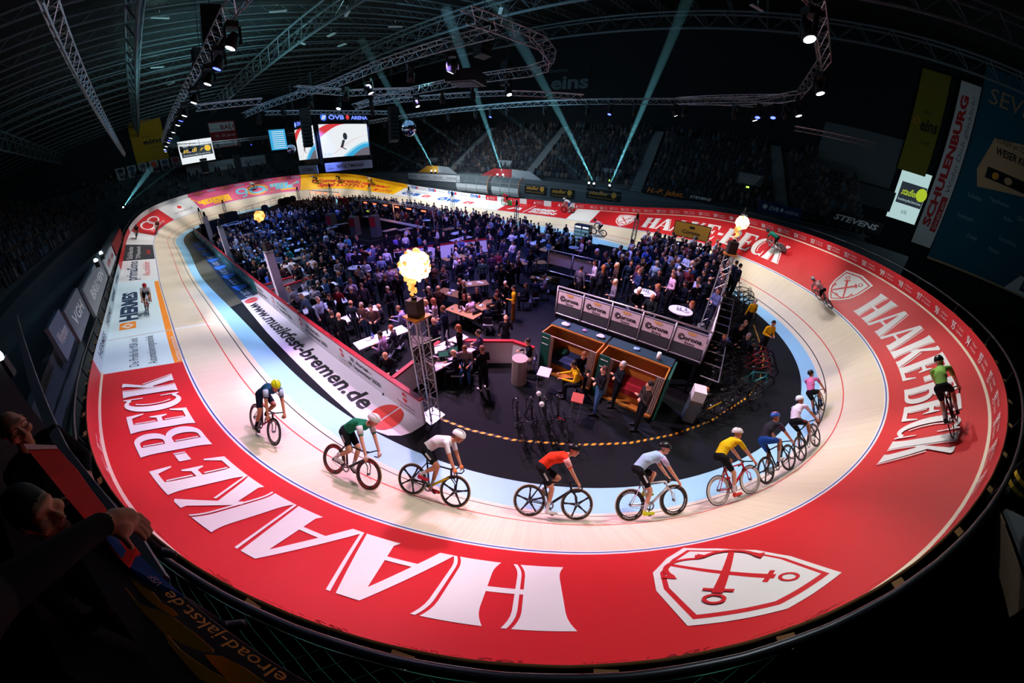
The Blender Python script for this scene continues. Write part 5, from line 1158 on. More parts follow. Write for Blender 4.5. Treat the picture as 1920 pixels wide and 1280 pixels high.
for y in (3.2,-2.6,-8.2): mb=MB(); mb.tube([(3.35,y,0),(3.35,y,2.75)],.04,M_alu,6); mb.build('post',gan)
for i,y in enumerate((2.2,.45,-1.44,-3.3,-5.1,-7.1)):
    t=empty('heat_lamp',(3.3,y,2.4),label='glowing red heater under the bar gantry, number %s from the far end'%['one','two','three','four','five','six'][i],cat='heat lamp',group='red heaters over the bar'); mb=MB(); mb.box((.05,0,.02),(.14,.66,.14),M_lamp); mb.build('housing',t); mb=MB(); mb.box((-.05,0,-.02),(.06,.56,.09),E_heat); mb.build('element',t)
    mb=MB(); mb.tube([(0,0,.05),(0,0,.25)],.012,M_lamp,4); mb.build('hanger',t)
point('heater_glow',(3.0,-2.5,2.2),60,(1,.35,.2),.4); mb=MB(); mb.box((2.6,.8,1.75),(.05,.4,.12),E_lime); tag(mb.build('exit_sign'),'small lime lit sign below the red heaters','exit sign')
# far kiosk with heaters
kio=empty('far_kiosk',(5.1,16.5,0),label='open kiosk frame with glowing orange heaters before the pink and yellow adverts',cat='kiosk')
mb=MB(); mb.box((0,0,2.75),(.1,9.5,.06),M_alu); mb.build('roof_beam',kio)
for y in (-4.6,-2.6,-1,.8,2.4,4.6): mb=MB(); mb.tube([(0,y,0),(0,y,2.75)],.035,M_alu,6); mb.build('post',kio)
for i,y in enumerate((3.9,2.0,.85,-.9,-4.4)):
    mb=MB(); mb.box((0,y,2.5),(.08,1.3 if i==4 else .7,.16),E_heat); mb.build('heater',kio)
mb=MB(); mb.box((.3,-4.8,1.0),(.6,1.4,2.0),M_cola); mb.build('red_stall',kio); mb=MB(); mb.box((-.02,-3.9,1.1),(.05,.3,1.6),E_cyan); mb.build('lit_door',kio)
# stage with loudspeakers
stg=empty('stage',(0,0,0),label='low dark stage with railings behind the far crowd',cat='stage')
mb=MB(); mb.prism([(-5.2,18.6),(-2.2,16.8),(6.0,24.2),(3.6,27.6)],0,1.15,M_barb); mb.build('platform',stg)
for k in range(9): x=-5.2+8.8*k/8; y=18.6+9*k/8; mb=MB(); mb.tube([(x,y,1.15),(x,y,2.15)],.02,M_galv,5); mb.build('rail_post',stg)
mb=MB(); mb.tube([(-5.2,18.6,2.15),(3.6,27.6,2.15)],.022,M_galv,5); mb.build('rail',stg)
def spk(c,d_,rz,lab): 
    t=empty('loudspeaker',c,rz,label=lab,cat='loudspeaker'); mb=MB(); mb.box((0,0,d_[2]/2),d_,M_barb); mb.build('cabinet',t); mb=MB(); mb.box((0,-d_[1]/2-.01,d_[2]/2),(d_[0]*.8,.02,d_[2]*.85),M_plastic); mb.build('grille',t)
spk((-6.2,20.6,0),(1.8,1.4,1.9),.3,'stack of black loudspeakers at the left stage corner'); spk((-8.4,17.8,0),(1.6,1.3,1.7),.3,'black loudspeaker block at the far left corner'); spk((-9.6,18.6,0),(.7,.7,1.5),.1,'small black loudspeaker next to the far left tower')
def drum(c,r,l,rz,lab): t=empty('stage_drum',c,rz,label=lab,cat='drum'); mb=MB(); mb.lathe([(0,-l/2),(r,-l/2),(r,l/2),(0,l/2)],M_barb,16,Matrix.Translation((0,0,.55))@Matrix.Rotation(PI/2,4,'X')); mb.build('shell',t,smooth=False); mb=MB(); mb.tube([(0,0,0),(0,0,.3)],.03,M_leg,5); mb.build('stand',t)
drum((1.2,21.9,1.15),.5,.5,.3,'large dark drum on the right half of the stage'); drum((2.2,22.6,1.15),.5,.6,.5,'second large dark drum beside the other'); drum((3.4,23.6,1.15),.45,.4,.4,'round dark drum nearest the stage stairs'); drum((-2.0,18.9,1.15),.4,.4,.2,'dark drum on the left half of the stage')
# colour washes on the infield, plus spots added to brighten banners, barrier and columns
def wash(x,y,z,tx,ty,P,c,ang=70): spot('wash_fill_spot',(x,y,z),(tx,ty,0),P,c,ang,.6,.2)
BLU=(.16,.28,1.0)
for x,y,tx,ty,P,c in ((-4,-19,-7,-20,1500,(.75,.42,1)),(-4.2,-13,-8,-14,1500,(.38,.42,1)),(-5.4,-5,-8,-6,1300,(.30,.48,1)),(1,-16,1,-17,1500,(.42,.4,1)),(1,-10,0,-12.5,1500,(.45,.3,1)),(-5.8,1,-6,2,1500,BLU),(1.4,4,0,12,1800,BLU),(-3,10,-5,12,1700,BLU),(5,8,4,16,1700,BLU),(7,-4,7,-6,1000,BLU),(7,6,8,6,900,BLU),(6,-14,8,-16,1100,BLU),(-1,-22,-1.5,-27,1500,(.34,.3,1)),(4,-22,4,-26.5,1200,(.2,.28,1)),(-6,-20,-6.2,-26.5,1300,(1,.55,.75)),(-4.4,-17.5,-11.3,-22.3,2200,(1,.5,.85)),(-4.4,-13.0,-11.3,-15.5,2000,(.5,.5,1)),(-6.5,-20,-9,-23,900,(1,.55,.75)),(-3,-24,-2,-31,900,(1,.85,.8)),(-10.5,-20,-4.3,-26.8,1500,(1,.72,.86)),(-15.5,-16,-10.7,-19.5,1500,(1,.84,.95)),(-15.5,-9,-10.7,-12,1300,(.86,.84,1)),(-5,-19,.6,-12.2,2600,(.42,.25,1)),(4,-23.5,9.3,-26.7,500,(1,.85,.6)),(-15.5,-8,-10.2,-10,1500,(.95,.85,1)),(-15.5,4,-10.2,3,1500,(.9,.88,1)),(-15.5,0,-10.7,1,800,(.7,.85,1))):
    wash(x,y,10.2,tx,ty,P*3.2,c,36 if (x<-15 or (x==-10.5 and y==-20)) else 68)
PEOPLE=[
(-8.96,-9.29,0,0.63,'st','c9ccd6','14161c','2a211c','man in a white shirt with his back turned, nearest the tall white column'),
(-8.57,-9.29,0,0.63,'st','d2d5de','14161c','33281f','man in a white shirt standing right beside another white shirt near the white column'),
(-8.76,-10.77,0,-0.94,'st','10131a','10131a','1a1613','man in black suit and pink tie before the red-topped wall'),
(-7.87,-9.56,0,0.63,'st','2c3a44','1a2028','a8786a','bald man in a dark grey jacket standing between white shirts'),
(-7.65,-10.12,0,0.63,'st','c4c8dc','15171d','241d1a','man in a white shirt and black trousers at the end of the red-topped wall'),
(-9.15,-12.09,0,-0.94,'si','d9dbe6','20242c','5a4636','person in a white blouse seated at the table end by the red-topped wall'),
(-8.51,-11.98,0,-2.51,'si','1f3540','15181e','3a2e28','man in a dark teal jumper seated behind the white cloth table'),
(-7.65,-11.94,0,2.2,'si','2e3c4e','1b222c','b08574','bald man in a slate suit seated at the far corner of the white table'),
(-8.95,-13.39,0,0.63,'si','15181d','101216','b9b4ac','grey-haired guest in black seated with back turned at the white table'),
(-8.44,-13.68,0,0.63,'si','0f1216','101216','1c1816','dark-haired guest in black seated with back turned at the white table'),
(-8.97,-15.88,0,0.63,'st','6d1a24','15171c','4a4542','man in a dark red jumper standing at the table near the barrier'),
(-8.13,-15.63,0,0.63,'st','a79ad0','20242e','6a4a38','man in a lilac shirt, hand on hip, at the end of a table'),
(-7.23,-14.58,0,2.97,'st','17191e','15171b','8a8078','man in a black jumper standing behind the lilac shirt'),
(-7.43,-15.7,0,0.63,'st','1b2038','171b2c','5a4034','man in a navy suit standing right of the lilac shirt, left of two'),
(-7.18,-15.62,0,0.63,'st','1c2034','171b2c','6b4a3c','man in a navy suit standing right of the lilac shirt, right of two'),
(-6.45,-15.26,0,0.63,'st','b7bbe6','22283a','4a382c','man in a pale blue shirt standing left of the big flame'),
(-6.8,-16.44,0,0.63,'st','201d2a','16151c','5a4434','man in a dark suit standing just left of the big flame'),
(-6.31,-16.67,0,0.63,'st','171318','141216','a07c62','fair-haired man in black beside the flame at the table'),
(-5.89,-15.45,0,0.63,'st','c6a9d8','2a2430','4c3a30','person in a pink striped shirt behind the men in suits by the flame'),
(-8.26,-18.18,0,2.2,'ki','191c26','15171e','b98a76','bald man in an open dark suit sitting high, hand reaching out below the flame'),
(-10.36,-14.29,0,2.2,'ln','7c7884','2a2a34','a97c62','man in a grey jumper leaning on the red rail of the barrier'),
(-10.13,-15.51,0,2.2,'ln','41586c','20242c','b89a78','blonde woman in a slate cardigan leaning at the barrier rail'),
(-10.16,-17.8,0,0.63,'st','0f1118','0f1116','4a3a32','man in a black suit standing at the barrier, the further of two'),
(-10.27,-18.42,0,0.63,'st','0d1016','0e1015','a37460','balding man in black standing at the barrier, the nearer of two'),
(-10.24,-13.46,0,-0.94,'ki','0d0f12','0d0f12','111111','camera operator in black crouching at the foot of the white column'),
(-7.79,-19.13,0,2.2,'si','8b7fbe','2c2a3c','8a6450','man in a lilac jumper seated just left of the flame tower'),
(-9.53,-20.26,0,2.2,'si','8f6f9a','1c1a22','17130f','guest in a spotted pink shirt seated behind the clock'),
(-8.98,-20.09,0,2.2,'si','2a2634','1b1a22','a05038','red-haired guest seated at the long white table above the clock'),
(-10.32,-21.35,0,-2.51,'si','101116','101114','a87a62','bald man in black seated below the hanging clock'),
(-7.27,-19.87,0,-0.94,'st','d8c8ea','1c1a22','c9a070','blonde woman in a white blouse talking right of the flame'),
(-7.11,-20.22,0,2.2,'st','cdb6d6','d8c4e2','a8604a','red-haired woman in a grey cardigan and white apron right of the flame'),
(-8.1,-21.32,0,1.4,'st','1b1f34','171a28','b58478','bald man in a navy suit standing right behind the flame tower'),
(-7.32,-21.04,0,2.2,'st','1c2440','171a28','6a4a38','brown-haired man in a navy suit standing right of the flame tower'),
(-8.7,-23.03,0,2.2,'si','11141c','12141a','b58672','bald man with glasses and a dark suit seated at the judges desk'),
(-8.29,-23.02,0,-2.51,'si','6c5f66','2a4a7a','6a4434','woman in a grey cardigan and jeans seated at the judges desk'),
(-7.75,-23.21,0,2.2,'st','453a5c','15141c','3a2c28','man in a plum suit standing at the open end of the judges desk'),
(-8.44,-23.94,0,1.4,'st','0c0d12','0c0d12','6a4434','man in a black suit and white shoes standing near the judges desk'),
(-8.01,-22.5,0,2.2,'st','0f1013','0f1013','8a4f38','curly-haired woman in black behind the desk monitor'),
(-6.31,-23.19,0,0.63,'st','15161f','12131a','c48f84','bald man in a black coat standing alone with back turned on the dark floor'),
(-6.62,-24.53,0,2.2,'si','12151f','b39a98','17130f','man in a navy blazer and beige trousers seated at the grey lectern'),
(-5.33,-20.12,0,-2.51,'si','17141b','1a181f','6a3830','long-haired woman in black seated at the left end of the wooden table'),
(-4.42,-20.05,0,-2.51,'si','1b1f2c','181a22','6a4a40','woman in a dark top seated at the back of the wooden table'),
(-3.95,-20.68,0,-1.75,'si','18233a','181a22','4a3830','man in a navy polo seated behind the wooden table'),
(-5.49,-20.77,0,1.4,'si','bfa4cc','1b1b22','8a6450','child in a pale lilac top kneeling at the wooden table'),
(-4.27,-21.37,0,2.2,'si','111319','111319','5a4034','man in black seated at the right end of the wooden table'),
(-3.59,-21.06,0,-2.51,'st','16171c','181a20','e8ddc8','white-haired woman in black raising both hands behind the table'),
(-3.91,-21.81,0,2.2,'st','d8a31c','8a5a22','17130f','man in a bright yellow jacket bending over the table'),
(-2.46,-21.6,0,2.2,'si','101118','12131a','4a342c','man in black seated on a chair right of the yellow jacket'),
(-1.83,-21.63,0,0.63,'si','18253c','151820','3a2c26','man in a navy shirt seated with back turned near the round table'),
(-0.83,-21.66,0,2.2,'si','9a8496','1b1c24','6a4a3a','man in a checked grey shirt seated left of the terrace railing'),
(-2.05,-19.64,0,0.63,'st','101218','101218','4a4240','man in black standing with back turned mid floor, left of a pair'),
(-1.43,-19.91,0,1.4,'st','141a28','141822','7a5040','man in a dark suit with white collar mid floor, right of a pair'),
(-4.79,-19.32,0,-0.94,'st','18191e','16171c','7a5a48','person in black behind the wooden table, left of a huddled pair'),
(-4.74,-19.55,0,2.2,'st','4a443c','16171c','b9b0a4','person in an olive jacket behind the wooden table, right of a huddled pair'),
(-6.28,-18.98,0,2.2,'st','2e2420','1a1818','a89888','grey-haired man in brown lit orange just right of the flame'),
(-6.11,-19.35,0,0.63,'st','3b2a2c','1d1a1c','8a6a54','man in a maroon coat standing right of the flame glow'),
(-5.47,-21.6,0,0.63,'si','161d33','14161f','2a201c','guest in a puffy navy jacket seated with back turned below the wooden table'),
(-1.61,-16.6,0,2.2,'si','1f2b40','181c26','b08070','bald man in a dark blue shirt seated at the violet lit table'),
(-2.05,-18.32,0,0.63,'st','2b4a44','1a2028','6a3a30','person in a green jacket standing in the violet light'),
(-0.84,-17.98,0,0.63,'st','3b2238','1a1820','4a342c','person in a burgundy top standing in the blue light'),
(0.19,-20.34,0,0.63,'st','57607a','1d212c','5a4a44','person in a long grey blue coat standing by a round table'),
(1.59,-20.43,0,-2.51,'si','1a1d28','15171e','b58c80','bald man in black seated near the terrace steps'),
(1,-15.63,0,2.2,'si','5f6fae','1b1e28','4a3830','man in a blue shirt seated by the end of the violet wall'),
(1.5,-14.77,0,2.97,'st','101319','1a2438','4a3a34','tall man in a black jacket and jeans at the violet wall end'),
(0.74,-13.28,0,-0.94,'si','15131a','16161c','3a2c28','woman with long hair seated at the table in front of the violet wall'),
(1.75,-12.96,0,-2.51,'si','4a5a92','1c2030','7a5a50','man in a blue shirt seated in front of the violet wall'),
(-2.26,-13.74,0,-0.94,'si','2a1c22','1a161a','2a1c18','long-haired woman seated in front of the violet wall beside the flame'),
(-4.22,-16.85,0,0.63,'st','4c3428','241c1a','5a4034','man in brown standing in the orange glow right of the flame'),
(-3.38,-16.64,0,0.63,'si','3a2a26','201a1a','5a4034','man in dark brown seated in the orange glow right of the flame'),
(-6.07,-26.2,0,-2.51,'si','0e1016','101218','7a4c30','dark-haired man in black seated facing the camera in the left cabin'),
(-6.77,-26.51,0,2.2,'si','d4a419','15171e','1c1714','official in a yellow shirt seated in front of the left cabin'),
(-7.09,-27.31,0,2.2,'st','0d0f14','3a5a80','4a3228','man in black blazer and blue jeans, hand at chin, before the cabins'),
(-6.44,-27.64,0,2.2,'st','11151c','101319','b4b4b4','grey-haired bearded man in a blue shirt and open black blazer before the right cabin'),
(-6.95,-28.57,0,2.2,'st','2e2826','15171c','2a1f1a','man in a brown blazer with folded arms standing right of the cabins'),
(2.94,-31.23,0,0.63,'st','e0a812','14171c','a8a49c','official in a yellow jacket standing on the grey floor, the further of two'),
(0.46,-31.9,0,-2.51,'st','e0a812','14171c','1a1512','official in a yellow shirt reading on the grey floor, the nearer of two'),
(-2.88,-24.36,1.3,-0.17,'st','4f4b62','15161e','2a2430','man in a grey jumper leaning on the terrace rail at its front left'),
(-2.01,-24.62,1.3,2.2,'st','c8bfe0','1a1a24','17130f','woman in a striped white top at the back left of the terrace group'),
(-2.39,-25.11,1.3,0.63,'st','2a2a3a','16161e','a05a30','auburn-haired woman in a black and white pattern on the terrace'),
(-1.79,-25.47,1.3,2.2,'st','3a2c2e','1a1a20','dcb48c','blonde woman in brown near the front of the terrace'),
(-3.41,-26.02,1.3,2.2,'st','6a6478','1a1a22','d8b49c','fair-haired woman in a patterned grey jumper at the front terrace rail'),
(-2.71,-26.65,1.3,-2.51,'si','111218','111218','e0c8b8','blonde person in a black zip top sitting at the front terrace rail'),
(-2.98,-27.37,1.3,2.97,'si','1b2226','16181c','a8786a','bald man with glasses in black sitting at the front terrace rail'),
(-1.82,-26.43,1.3,2.2,'st','1d2a50','15161e','6a4438','man in dark blue on the middle of the terrace'),
(-0.91,-27.03,1.3,2.97,'st','10121c','10121c','11131a','man in black with a dark cap on the middle of the terrace'),
(-1.21,-27.66,1.3,2.2,'st','d6a8c8','17161e','4a302c','woman in a pale pink top on the middle of the terrace'),
(0.14,-27.61,1.3,0.63,'st','9a94cc','1a1a24','c9c2d8','white-haired man in a white shirt with back turned on the terrace'),
(-0.64,-28.56,1.3,2.2,'st','b4aee0','1c1e2a','5a4038','man in a pale lilac shirt right of the terrace middle, behind the truss'),
(-0.62,-28.22,1.3,2.2,'si','141624','13141c','15110f','black-haired woman sitting at the round terrace table'),
(-2.55,-28.78,1.3,2.2,'si','101118','101118','8a4a24','brown-haired woman in black sitting with back turned at the right front of the terrace'),
(-1.8,-27.35,1.3,2.2,'si','3a2030','15141c','a06038','brown-haired woman seated beside the round terrace table'),
(-1.53,-29.39,1.3,2.2,'st','59608c','1c2030','4a342c','man in a striped blue shirt behind the truss tower at the terrace edge'),
(-0.47,-24.02,1.3,2.2,'st','17151c','15151c','cfc2d0','fair grey-haired woman in black at the second terrace rail'),
(-0.25,-24.38,1.3,2.2,'st','1c1420','15151c','4a3028','man in black holding a drink at the second terrace rail'),
(0.98,-22.58,1.3,2.2,'st','b29ab8','1b1a22','4a302a','man in a pale shirt standing at the second terrace rail'),
(1.27,-22.85,1.3,2.2,'st','101018','101018','a05058','bald man in black standing at the second terrace rail'),
(0.84,-25.56,1.3,2.2,'st','17274c','141620','4a302a','man in a navy top at the back of the terrace'),
(2.15,-25.67,1.3,0.63,'st','3a5aa0','141a2c','3a2c26','man in a bright blue shirt with back turned at the back of the terrace'),
(1.94,-26.53,1.3,2.2,'st','10162c','10131c','6a3c38','man in a black suit at the back of the terrace'),
(0.93,-28.13,1.3,0.63,'st','23427a','141826','3a2c26','man in a blue denim shirt under the gold beer sign'),
(1.81,-28.59,1.3,2.2,'st','0d1018','0d1018','6a4438','man in black left of the truss tower'),
(-1.28,-26.17,1.3,-0.94,'st','3a2440','15141c','7a3c38','woman in purple in the middle of the terrace'),
(2.93,-29.44,1.3,-0.94,'st','20242e','15171c','b08070','bald man at the right side rail of the terrace'),
(4.02,-29.84,1.3,-0.94,'st','1b1c24','15171c','2a1f1a','dark-haired man at the right side rail of the terrace, the furthest of the row'),
(3.19,-30.02,1.3,-0.94,'st','14161e','15171c','15110f','black-haired man leaning out over the right terrace rail'),
(0.83,-29.39,1.3,-0.94,'st','2c2430','17171d','a86a58','person in dark maroon at the right terrace rail'),
(-0.54,-29.42,1.3,-0.94,'st','1a2038','17171d','3a2a24','man in dark blue at the right terrace rail'),
(0.18,-30.64,0,-2.51,'si','0e0f13','101114','5a3a2c','man in black seated by the parked bicycles, left of two'),
(0.63,-30.86,0,-2.51,'si','121318','101114','6a4636','man in black seated by the parked bicycles, right of two'),
(-0.68,-31.15,0,2.2,'si','14161b','15171c','9a8c84','grey-haired man in black seated next to the red bicycles'),
(-1.36,-30.26,0,2.2,'si','1b1f28','15171c','b08878','bald man seated behind the ladder rungs of the terrace'),
(-10.24,-2.62,0,0.63,'st','4a3c34','1a1a20','6a5040','woman in brown at the far barrier'),
(-9.69,-2.37,0,-2.51,'st','11141a','12141a','6a4a3a','man in a black suit and white shirt near the far barrier'),
(-9.52,-5.51,0,2.2,'st','4a7884','1c2228','b08070','bald man in a teal shirt standing by the blue bench'),
(-10.11,-7.13,0,-2.51,'st','15181c','14171c','8a5a48','man in black left of the white column'),
(-10.21,-9.25,0,0.63,'si','2245a0','1a2030','2a201c','man in a bright blue shirt seated at the barrier corner'),
(-7.83,-6.72,0,0.63,'st','1fa6a8','1c5a6a','1fa6a8','person in a bright turquoise hooded top right of the column'),
(-8.7,-7.38,0,-2.51,'st','6a86c0','1c2434','5a4034','man in a light blue shirt just right of the column'),
(-7.27,-8.38,0,2.2,'st','a8b4c8','1c222c','6a4a40','man in a pale shirt facing left behind the white shirts'),
(-7.32,-2.56,0,2.2,'st','8a86a8','1e222c','a88a7a','man in a pale grey shirt in the crowd behind the column'),
(-6.51,-1.96,0,0.63,'st','3c6068','1c2228','5a4438','person in a teal grey shirt at the standing table'),
(-6.66,4.39,0,0.63,'st','5a8aa0','1c2228','3a2c26','person in a light teal shirt behind the column'),
(-6.25,3.06,0,0.63,'st','8c8c9c','1c2228','4a3a34','person in a beige top behind the column'),
(-6.3,-7.54,0,-2.51,'st','1c1a24','14161c','a8584a','red-faced bald man in a dark suit by a table'),
(-5.98,-8.45,0,0.63,'st','2e4450','1b2028','4a3a30','man in a grey blue jacket at a white table'),
(-6.05,-9.97,0,-0.94,'st','1c2c38','24456a','3a2c28','man in black and jeans leaning at the white table'),
(-5.47,-10.5,0,0.63,'st','a898d8','2a3050','4a3a34','man in a lilac striped shirt standing between two tables'),
(-5.1,-9.46,0,2.2,'st','2c4a58','1a2028','8a6a5a','man in a dark teal jacket opposite the lilac striped shirt'),
(-4.68,-9.8,0,0.63,'st','252b38','171a22','5a3c34','man in a dark grey jacket right of the lilac striped shirt'),
(-3.5,-8,0,-2.51,'st','15171e','14151a','8a4a48','man in black further back at the violet table'),
(-3.86,-7.21,0,0.63,'st','4a8ab0','1c2430','8a6a50','person in a light blue shirt further back'),
(-8.89,-10.79,0,-2.51,'st','12141a','12141a','15110f','short dark-haired man in a black suit peering over the red-topped wall'),
(-4.21,-11.15,0,2.2,'st','585c86','20243a','c08070','bald man in a pale grey jacket left of the archway panel'),
(-3.93,-11.43,0,2.2,'st','17151c','15151a','4a342c','man in a black suit facing left by the archway panel'),
(-1.14,-9.11,0,0.63,'si','7f6cd0','24223a','3a2c2c','person in a violet lit shirt behind the violet wall'),
(-2.93,-5.19,0,-2.51,'si','3a9ab0','1c2430','6a5040','person in a turquoise shirt seated at the blue lit table'),
(-2.65,-6.29,0,-2.51,'si','1a1e2a','15171e','7a4a44','man in black seated at the blue lit table'),
(2.05,6.46,0,0.63,'st','b0a8e0','2a3050','4a3a34','man in a white shirt leaning over a table near the dark counter'),
(4.41,-1.55,0,0.63,'st','8a7a58','201c1a','5a4434','person in a beige jacket at the bar under the red heaters')]
# ---------------------------------------------------------------- people: one continuous skin from tapered limbs
SKINS=[mat('skin_%s'%h,h,.55,noise=.04,scale=20) for h in ('c98f72','b87d62','d7a084')]
def cmat(h): return mat('cloth_'+h,h,.85,noise=.14,scale=7,spec=.08)
def hmat(h): return mat('hair_'+h,h,.7,noise=.2,scale=30)
SHOE=mat('shoe_dark','15151a',.5,noise=.1)
SKIN,SHIRT,PANTS,HAIR,SHOES,EXTRA=range(6)
def fuse(prims,voxel,name,smooth_it=2):
    # prims: (a,b,ra,rb,region[,squash(x,y,z)]) -> fused mesh data with one slot per region
    mb=MB(); m0=SKINS[0]
    for p in prims:
        a,b,ra,rb=Vector(p[0]),Vector(p[1]),p[2],p[3]; sq=p[5] if len(p)>5 else None
        if sq: mb.ball(a,ra,m0,14,10,sq); continue
        if (b-a).length<1e-6: mb.ball(a,ra,m0,12,8); continue
        mb.tube([a,(a+b)/2,b],[ra,(ra+rb)/2,rb],m0,12); mb.ball(a,ra,m0,12,8); mb.ball(b,rb,m0,12,8)
    o=mb.build('tmp'); md=o.modifiers.new('r','REMESH'); md.mode='VOXEL'; md.voxel_size=voxel; md.use_smooth_shade=True
    if smooth_it: s=o.modifiers.new('s','SMOOTH'); s.factor=.5; s.iterations=smooth_it
    dg=bpy.context.evaluated_depsgraph_get(); dg.update(); me=bpy.data.meshes.new_from_object(o.evaluated_get(dg)); me.name=name
    bpy.data.objects.remove(o)
    n=len(me.polygons); c=np.empty(n*3); me.polygons.foreach_get('center',c); c=c.reshape(-1,3); best=np.full(n,1e9); reg=np.zeros(n,int)
    for p in prims:
        a=np.array(p[0],float);b=np.array(p[1],float); sq=p[5] if len(p)>5 else None
        if sq: d=(np.sqrt((((c-a)/np.array(sq))**2).sum(1))-p[2])*min(sq)
        else:
            ab=b-a; L=(ab@ab)+1e-12; t=np.clip(((c-a)@ab)/L,0,1); d=np.sqrt(((c-a-t[:,None]*ab)**2).sum(1))-(p[2]+(p[3]-p[2])*t)
        k=d<best; best[k]=d[k]; reg[k]=p[4]
    me.polygons.foreach_set('material_index',reg.astype(np.int32)); me.polygons.foreach_set('use_smooth',[True]*n)
    me.materials.clear()
    for i in range(6): me.materials.append(SKINS[0])
    me.polygons.foreach_set('material_index',reg.astype(np.int32)); return me
def head(cx,cy,cz,tilt=0.0,hair=True,long=False,k=1.0,bald=False):
    c,s=math.cos(tilt),math.sin(tilt)
    def T(x,z,y=0): return (cx+(x*c+z*s)*k,cy+y*k,cz+(-x*s+z*c)*k)
    P=[(T(0,0),T(0,0),.088*k,.088*k,SKIN,(1.05,.88,1.22)),(T(.03,-.075),T(.03,-.075),.055*k,.05*k,SKIN),(T(.092,-.012),T(.102,-.03),.012*k,.017*k,SKIN)]
    for y in (-.078,.078): P.append((T(0,-.01,y),T(-.005,.015,y),.018*k,.018*k,SKIN))
    if hair and not bald: P.append((T(-.018,.028),T(0,0),.096*k,.09*k,HAIR,(1.02,.92,1.1)))
    elif bald: P.append((T(-.05,-.01),T(0,0),.07*k,.07*k,HAIR,(.9,1.12,.8)))
    if long: P.append((T(-.05,0),T(-.06,-.2),.075*k,.06*k,HAIR))
    return P
def limb(a,m,b,ra,rm,rb,reg1,reg2): return [(a,m,ra,rm,reg1),(m,b,rm,rb,reg2)]
def hand_(w,d,k=1.0,reg=SKIN,curl=.5):
    # palm, four unequal bent fingers and a thumb leaving the side of the palm
    w=Vector(w); d=Vector(d).normalized(); sd=d.cross(Vector((0,0,1))); sd=sd.normalized() if sd.length>.1 else Vector((0,1,0)); n=sd.cross(d)
    P=[(tuple(w),tuple(w+d*.075*k),.030*k,.034*k,reg)]
    for i,(L) in enumerate((.062,.072,.068,.052)):
        o=sd*(.027-.018*i)*k; a=w+d*.085*k+o; b=a+(d-n*curl).normalized()*L*.55*k; c=b+(d*.3-n*(curl+.5)).normalized()*L*.5*k
        P+= [(tuple(a),tuple(b),.0105*k,.0095*k,reg),(tuple(b),tuple(c),.0095*k,.008*k,reg)]
    a=w+d*.03*k+sd*.03*k; b=a+(d*.6+sd*.7-n*.3).normalized()*.04*k; P+= [(tuple(a),tuple(b),.013*k,.011*k,reg),(tuple(b),tuple(b+(d-n*.4).normalized()*.03*k),.011*k,.009*k,reg)]
    return P
def standing(armL,armR,lean=0.0,long=False,bald=False,fem=False,step=.04):
    sx=math.sin(lean); 
    def U(z): return (z-.95)*sx
    w=.9 if fem else 1.0; P=[]
    P+= [((U(.95),0,.97),(0,0,0),.13,.13,PANTS,(.88,1.18*w,.9)),((U(1.1),0,1.13),(0,0,0),.13,.13,SHIRT,(.80,1.08*w,1.2)),((U(1.3),0,1.31),(0,0,0),.15,.15,SHIRT,(.78,1.18*w,1.1)),((U(1.42),-.13*w,1.425),(U(1.42),.13*w,1.425),.062,.062,SHIRT),((U(1.44),0,1.44),(U(1.5)+.01,0,1.53),.056,.05,SKIN)]
    P+= head(U(1.64)+.02,0,1.635,lean*.4,long=long,bald=bald)
    for s,x in ((1,step),(-1,-step)):
        P+= limb((0,.085*s,.93),(x*.6+.02,.1*s,.5),(x,.11*s,.1),.098,.066,.047,PANTS,PANTS); P.append(((x-.03,.11*s,.05),(x+.15,.125*s,.04),.045,.036,SHOES))
    for s,(e,h) in ((1,armL),(-1,armR)):
        sh=(U(1.4),.19*s*w,1.41); P+= limb(sh,(e[0]+U(1.15),e[1]*s,e[2]),(h[0]+U(1.0),h[1]*s,h[2]),.056,.044,.033,SHIRT,SHIRT); d=Vector(h)-Vector(e); d.y*=s; P+= hand_((h[0]+U(1.0),h[1]*s,h[2]),tuple(d))
    return P
def sitting(armf=.5,lean=.12,long=False,bald=False,h=.5):
    P=[((0,0,h+.1),(0,0,0),.13,.13,PANTS,(.9,1.2,.9))]; sx=math.sin(lean)
    def U(z): return (z-h)*sx
    P+= [((U(h+.25),0,h+.27),(0,0,0),.13,.13,SHIRT,(.82,1.1,1.2)),((U(h+.43),0,h+.45),(0,0,0),.15,.15,SHIRT,(.78,1.18,1.05)),((U(h+.56),-.13,h+.565),(U(h+.56),.13,h+.565),.062,.062,SHIRT),((U(h+.58),0,h+.58),(U(h+.66)+.01,0,h+.67),.056,.05,SKIN)]
    P+= head(U(h+.78)+.02,0,h+.775,lean,long=long,bald=bald)
    for s in (1,-1):
        P+= limb((0,.09*s,h+.06),(.42,.13*s,h+.04),(.40,.14*s,.1),.1,.066,.047,PANTS,PANTS); P.append(((.37,.14*s,.05),(.55,.15*s,.04),.045,.036,SHOES))
        e=(.12+U(h+.3),.25*s,h+.28); hd=(.12+armf*.5,.14*s,h+.26+.05*armf); P+= limb((U(h+.55),.19*s,h+.55),e,hd,.056,.044,.033,SHIRT,SHIRT); d=Vector(hd)-Vector(e); P+= hand_(hd,tuple(d))
    return P
dn=((-.02,.25,1.14),(.04,.25,.92)); fw=((.02,.25,1.14),(.24,.12,1.14)); hp=((-.08,.36,1.16),(.0,.2,1.04)); cr_=((.05,.24,1.14),(.2,-.06,1.2)); up_=((.16,.26,1.3),(.2,.14,1.52)); bk=((-.12,.26,1.15),(-.16,.06,.98))
BODY={}
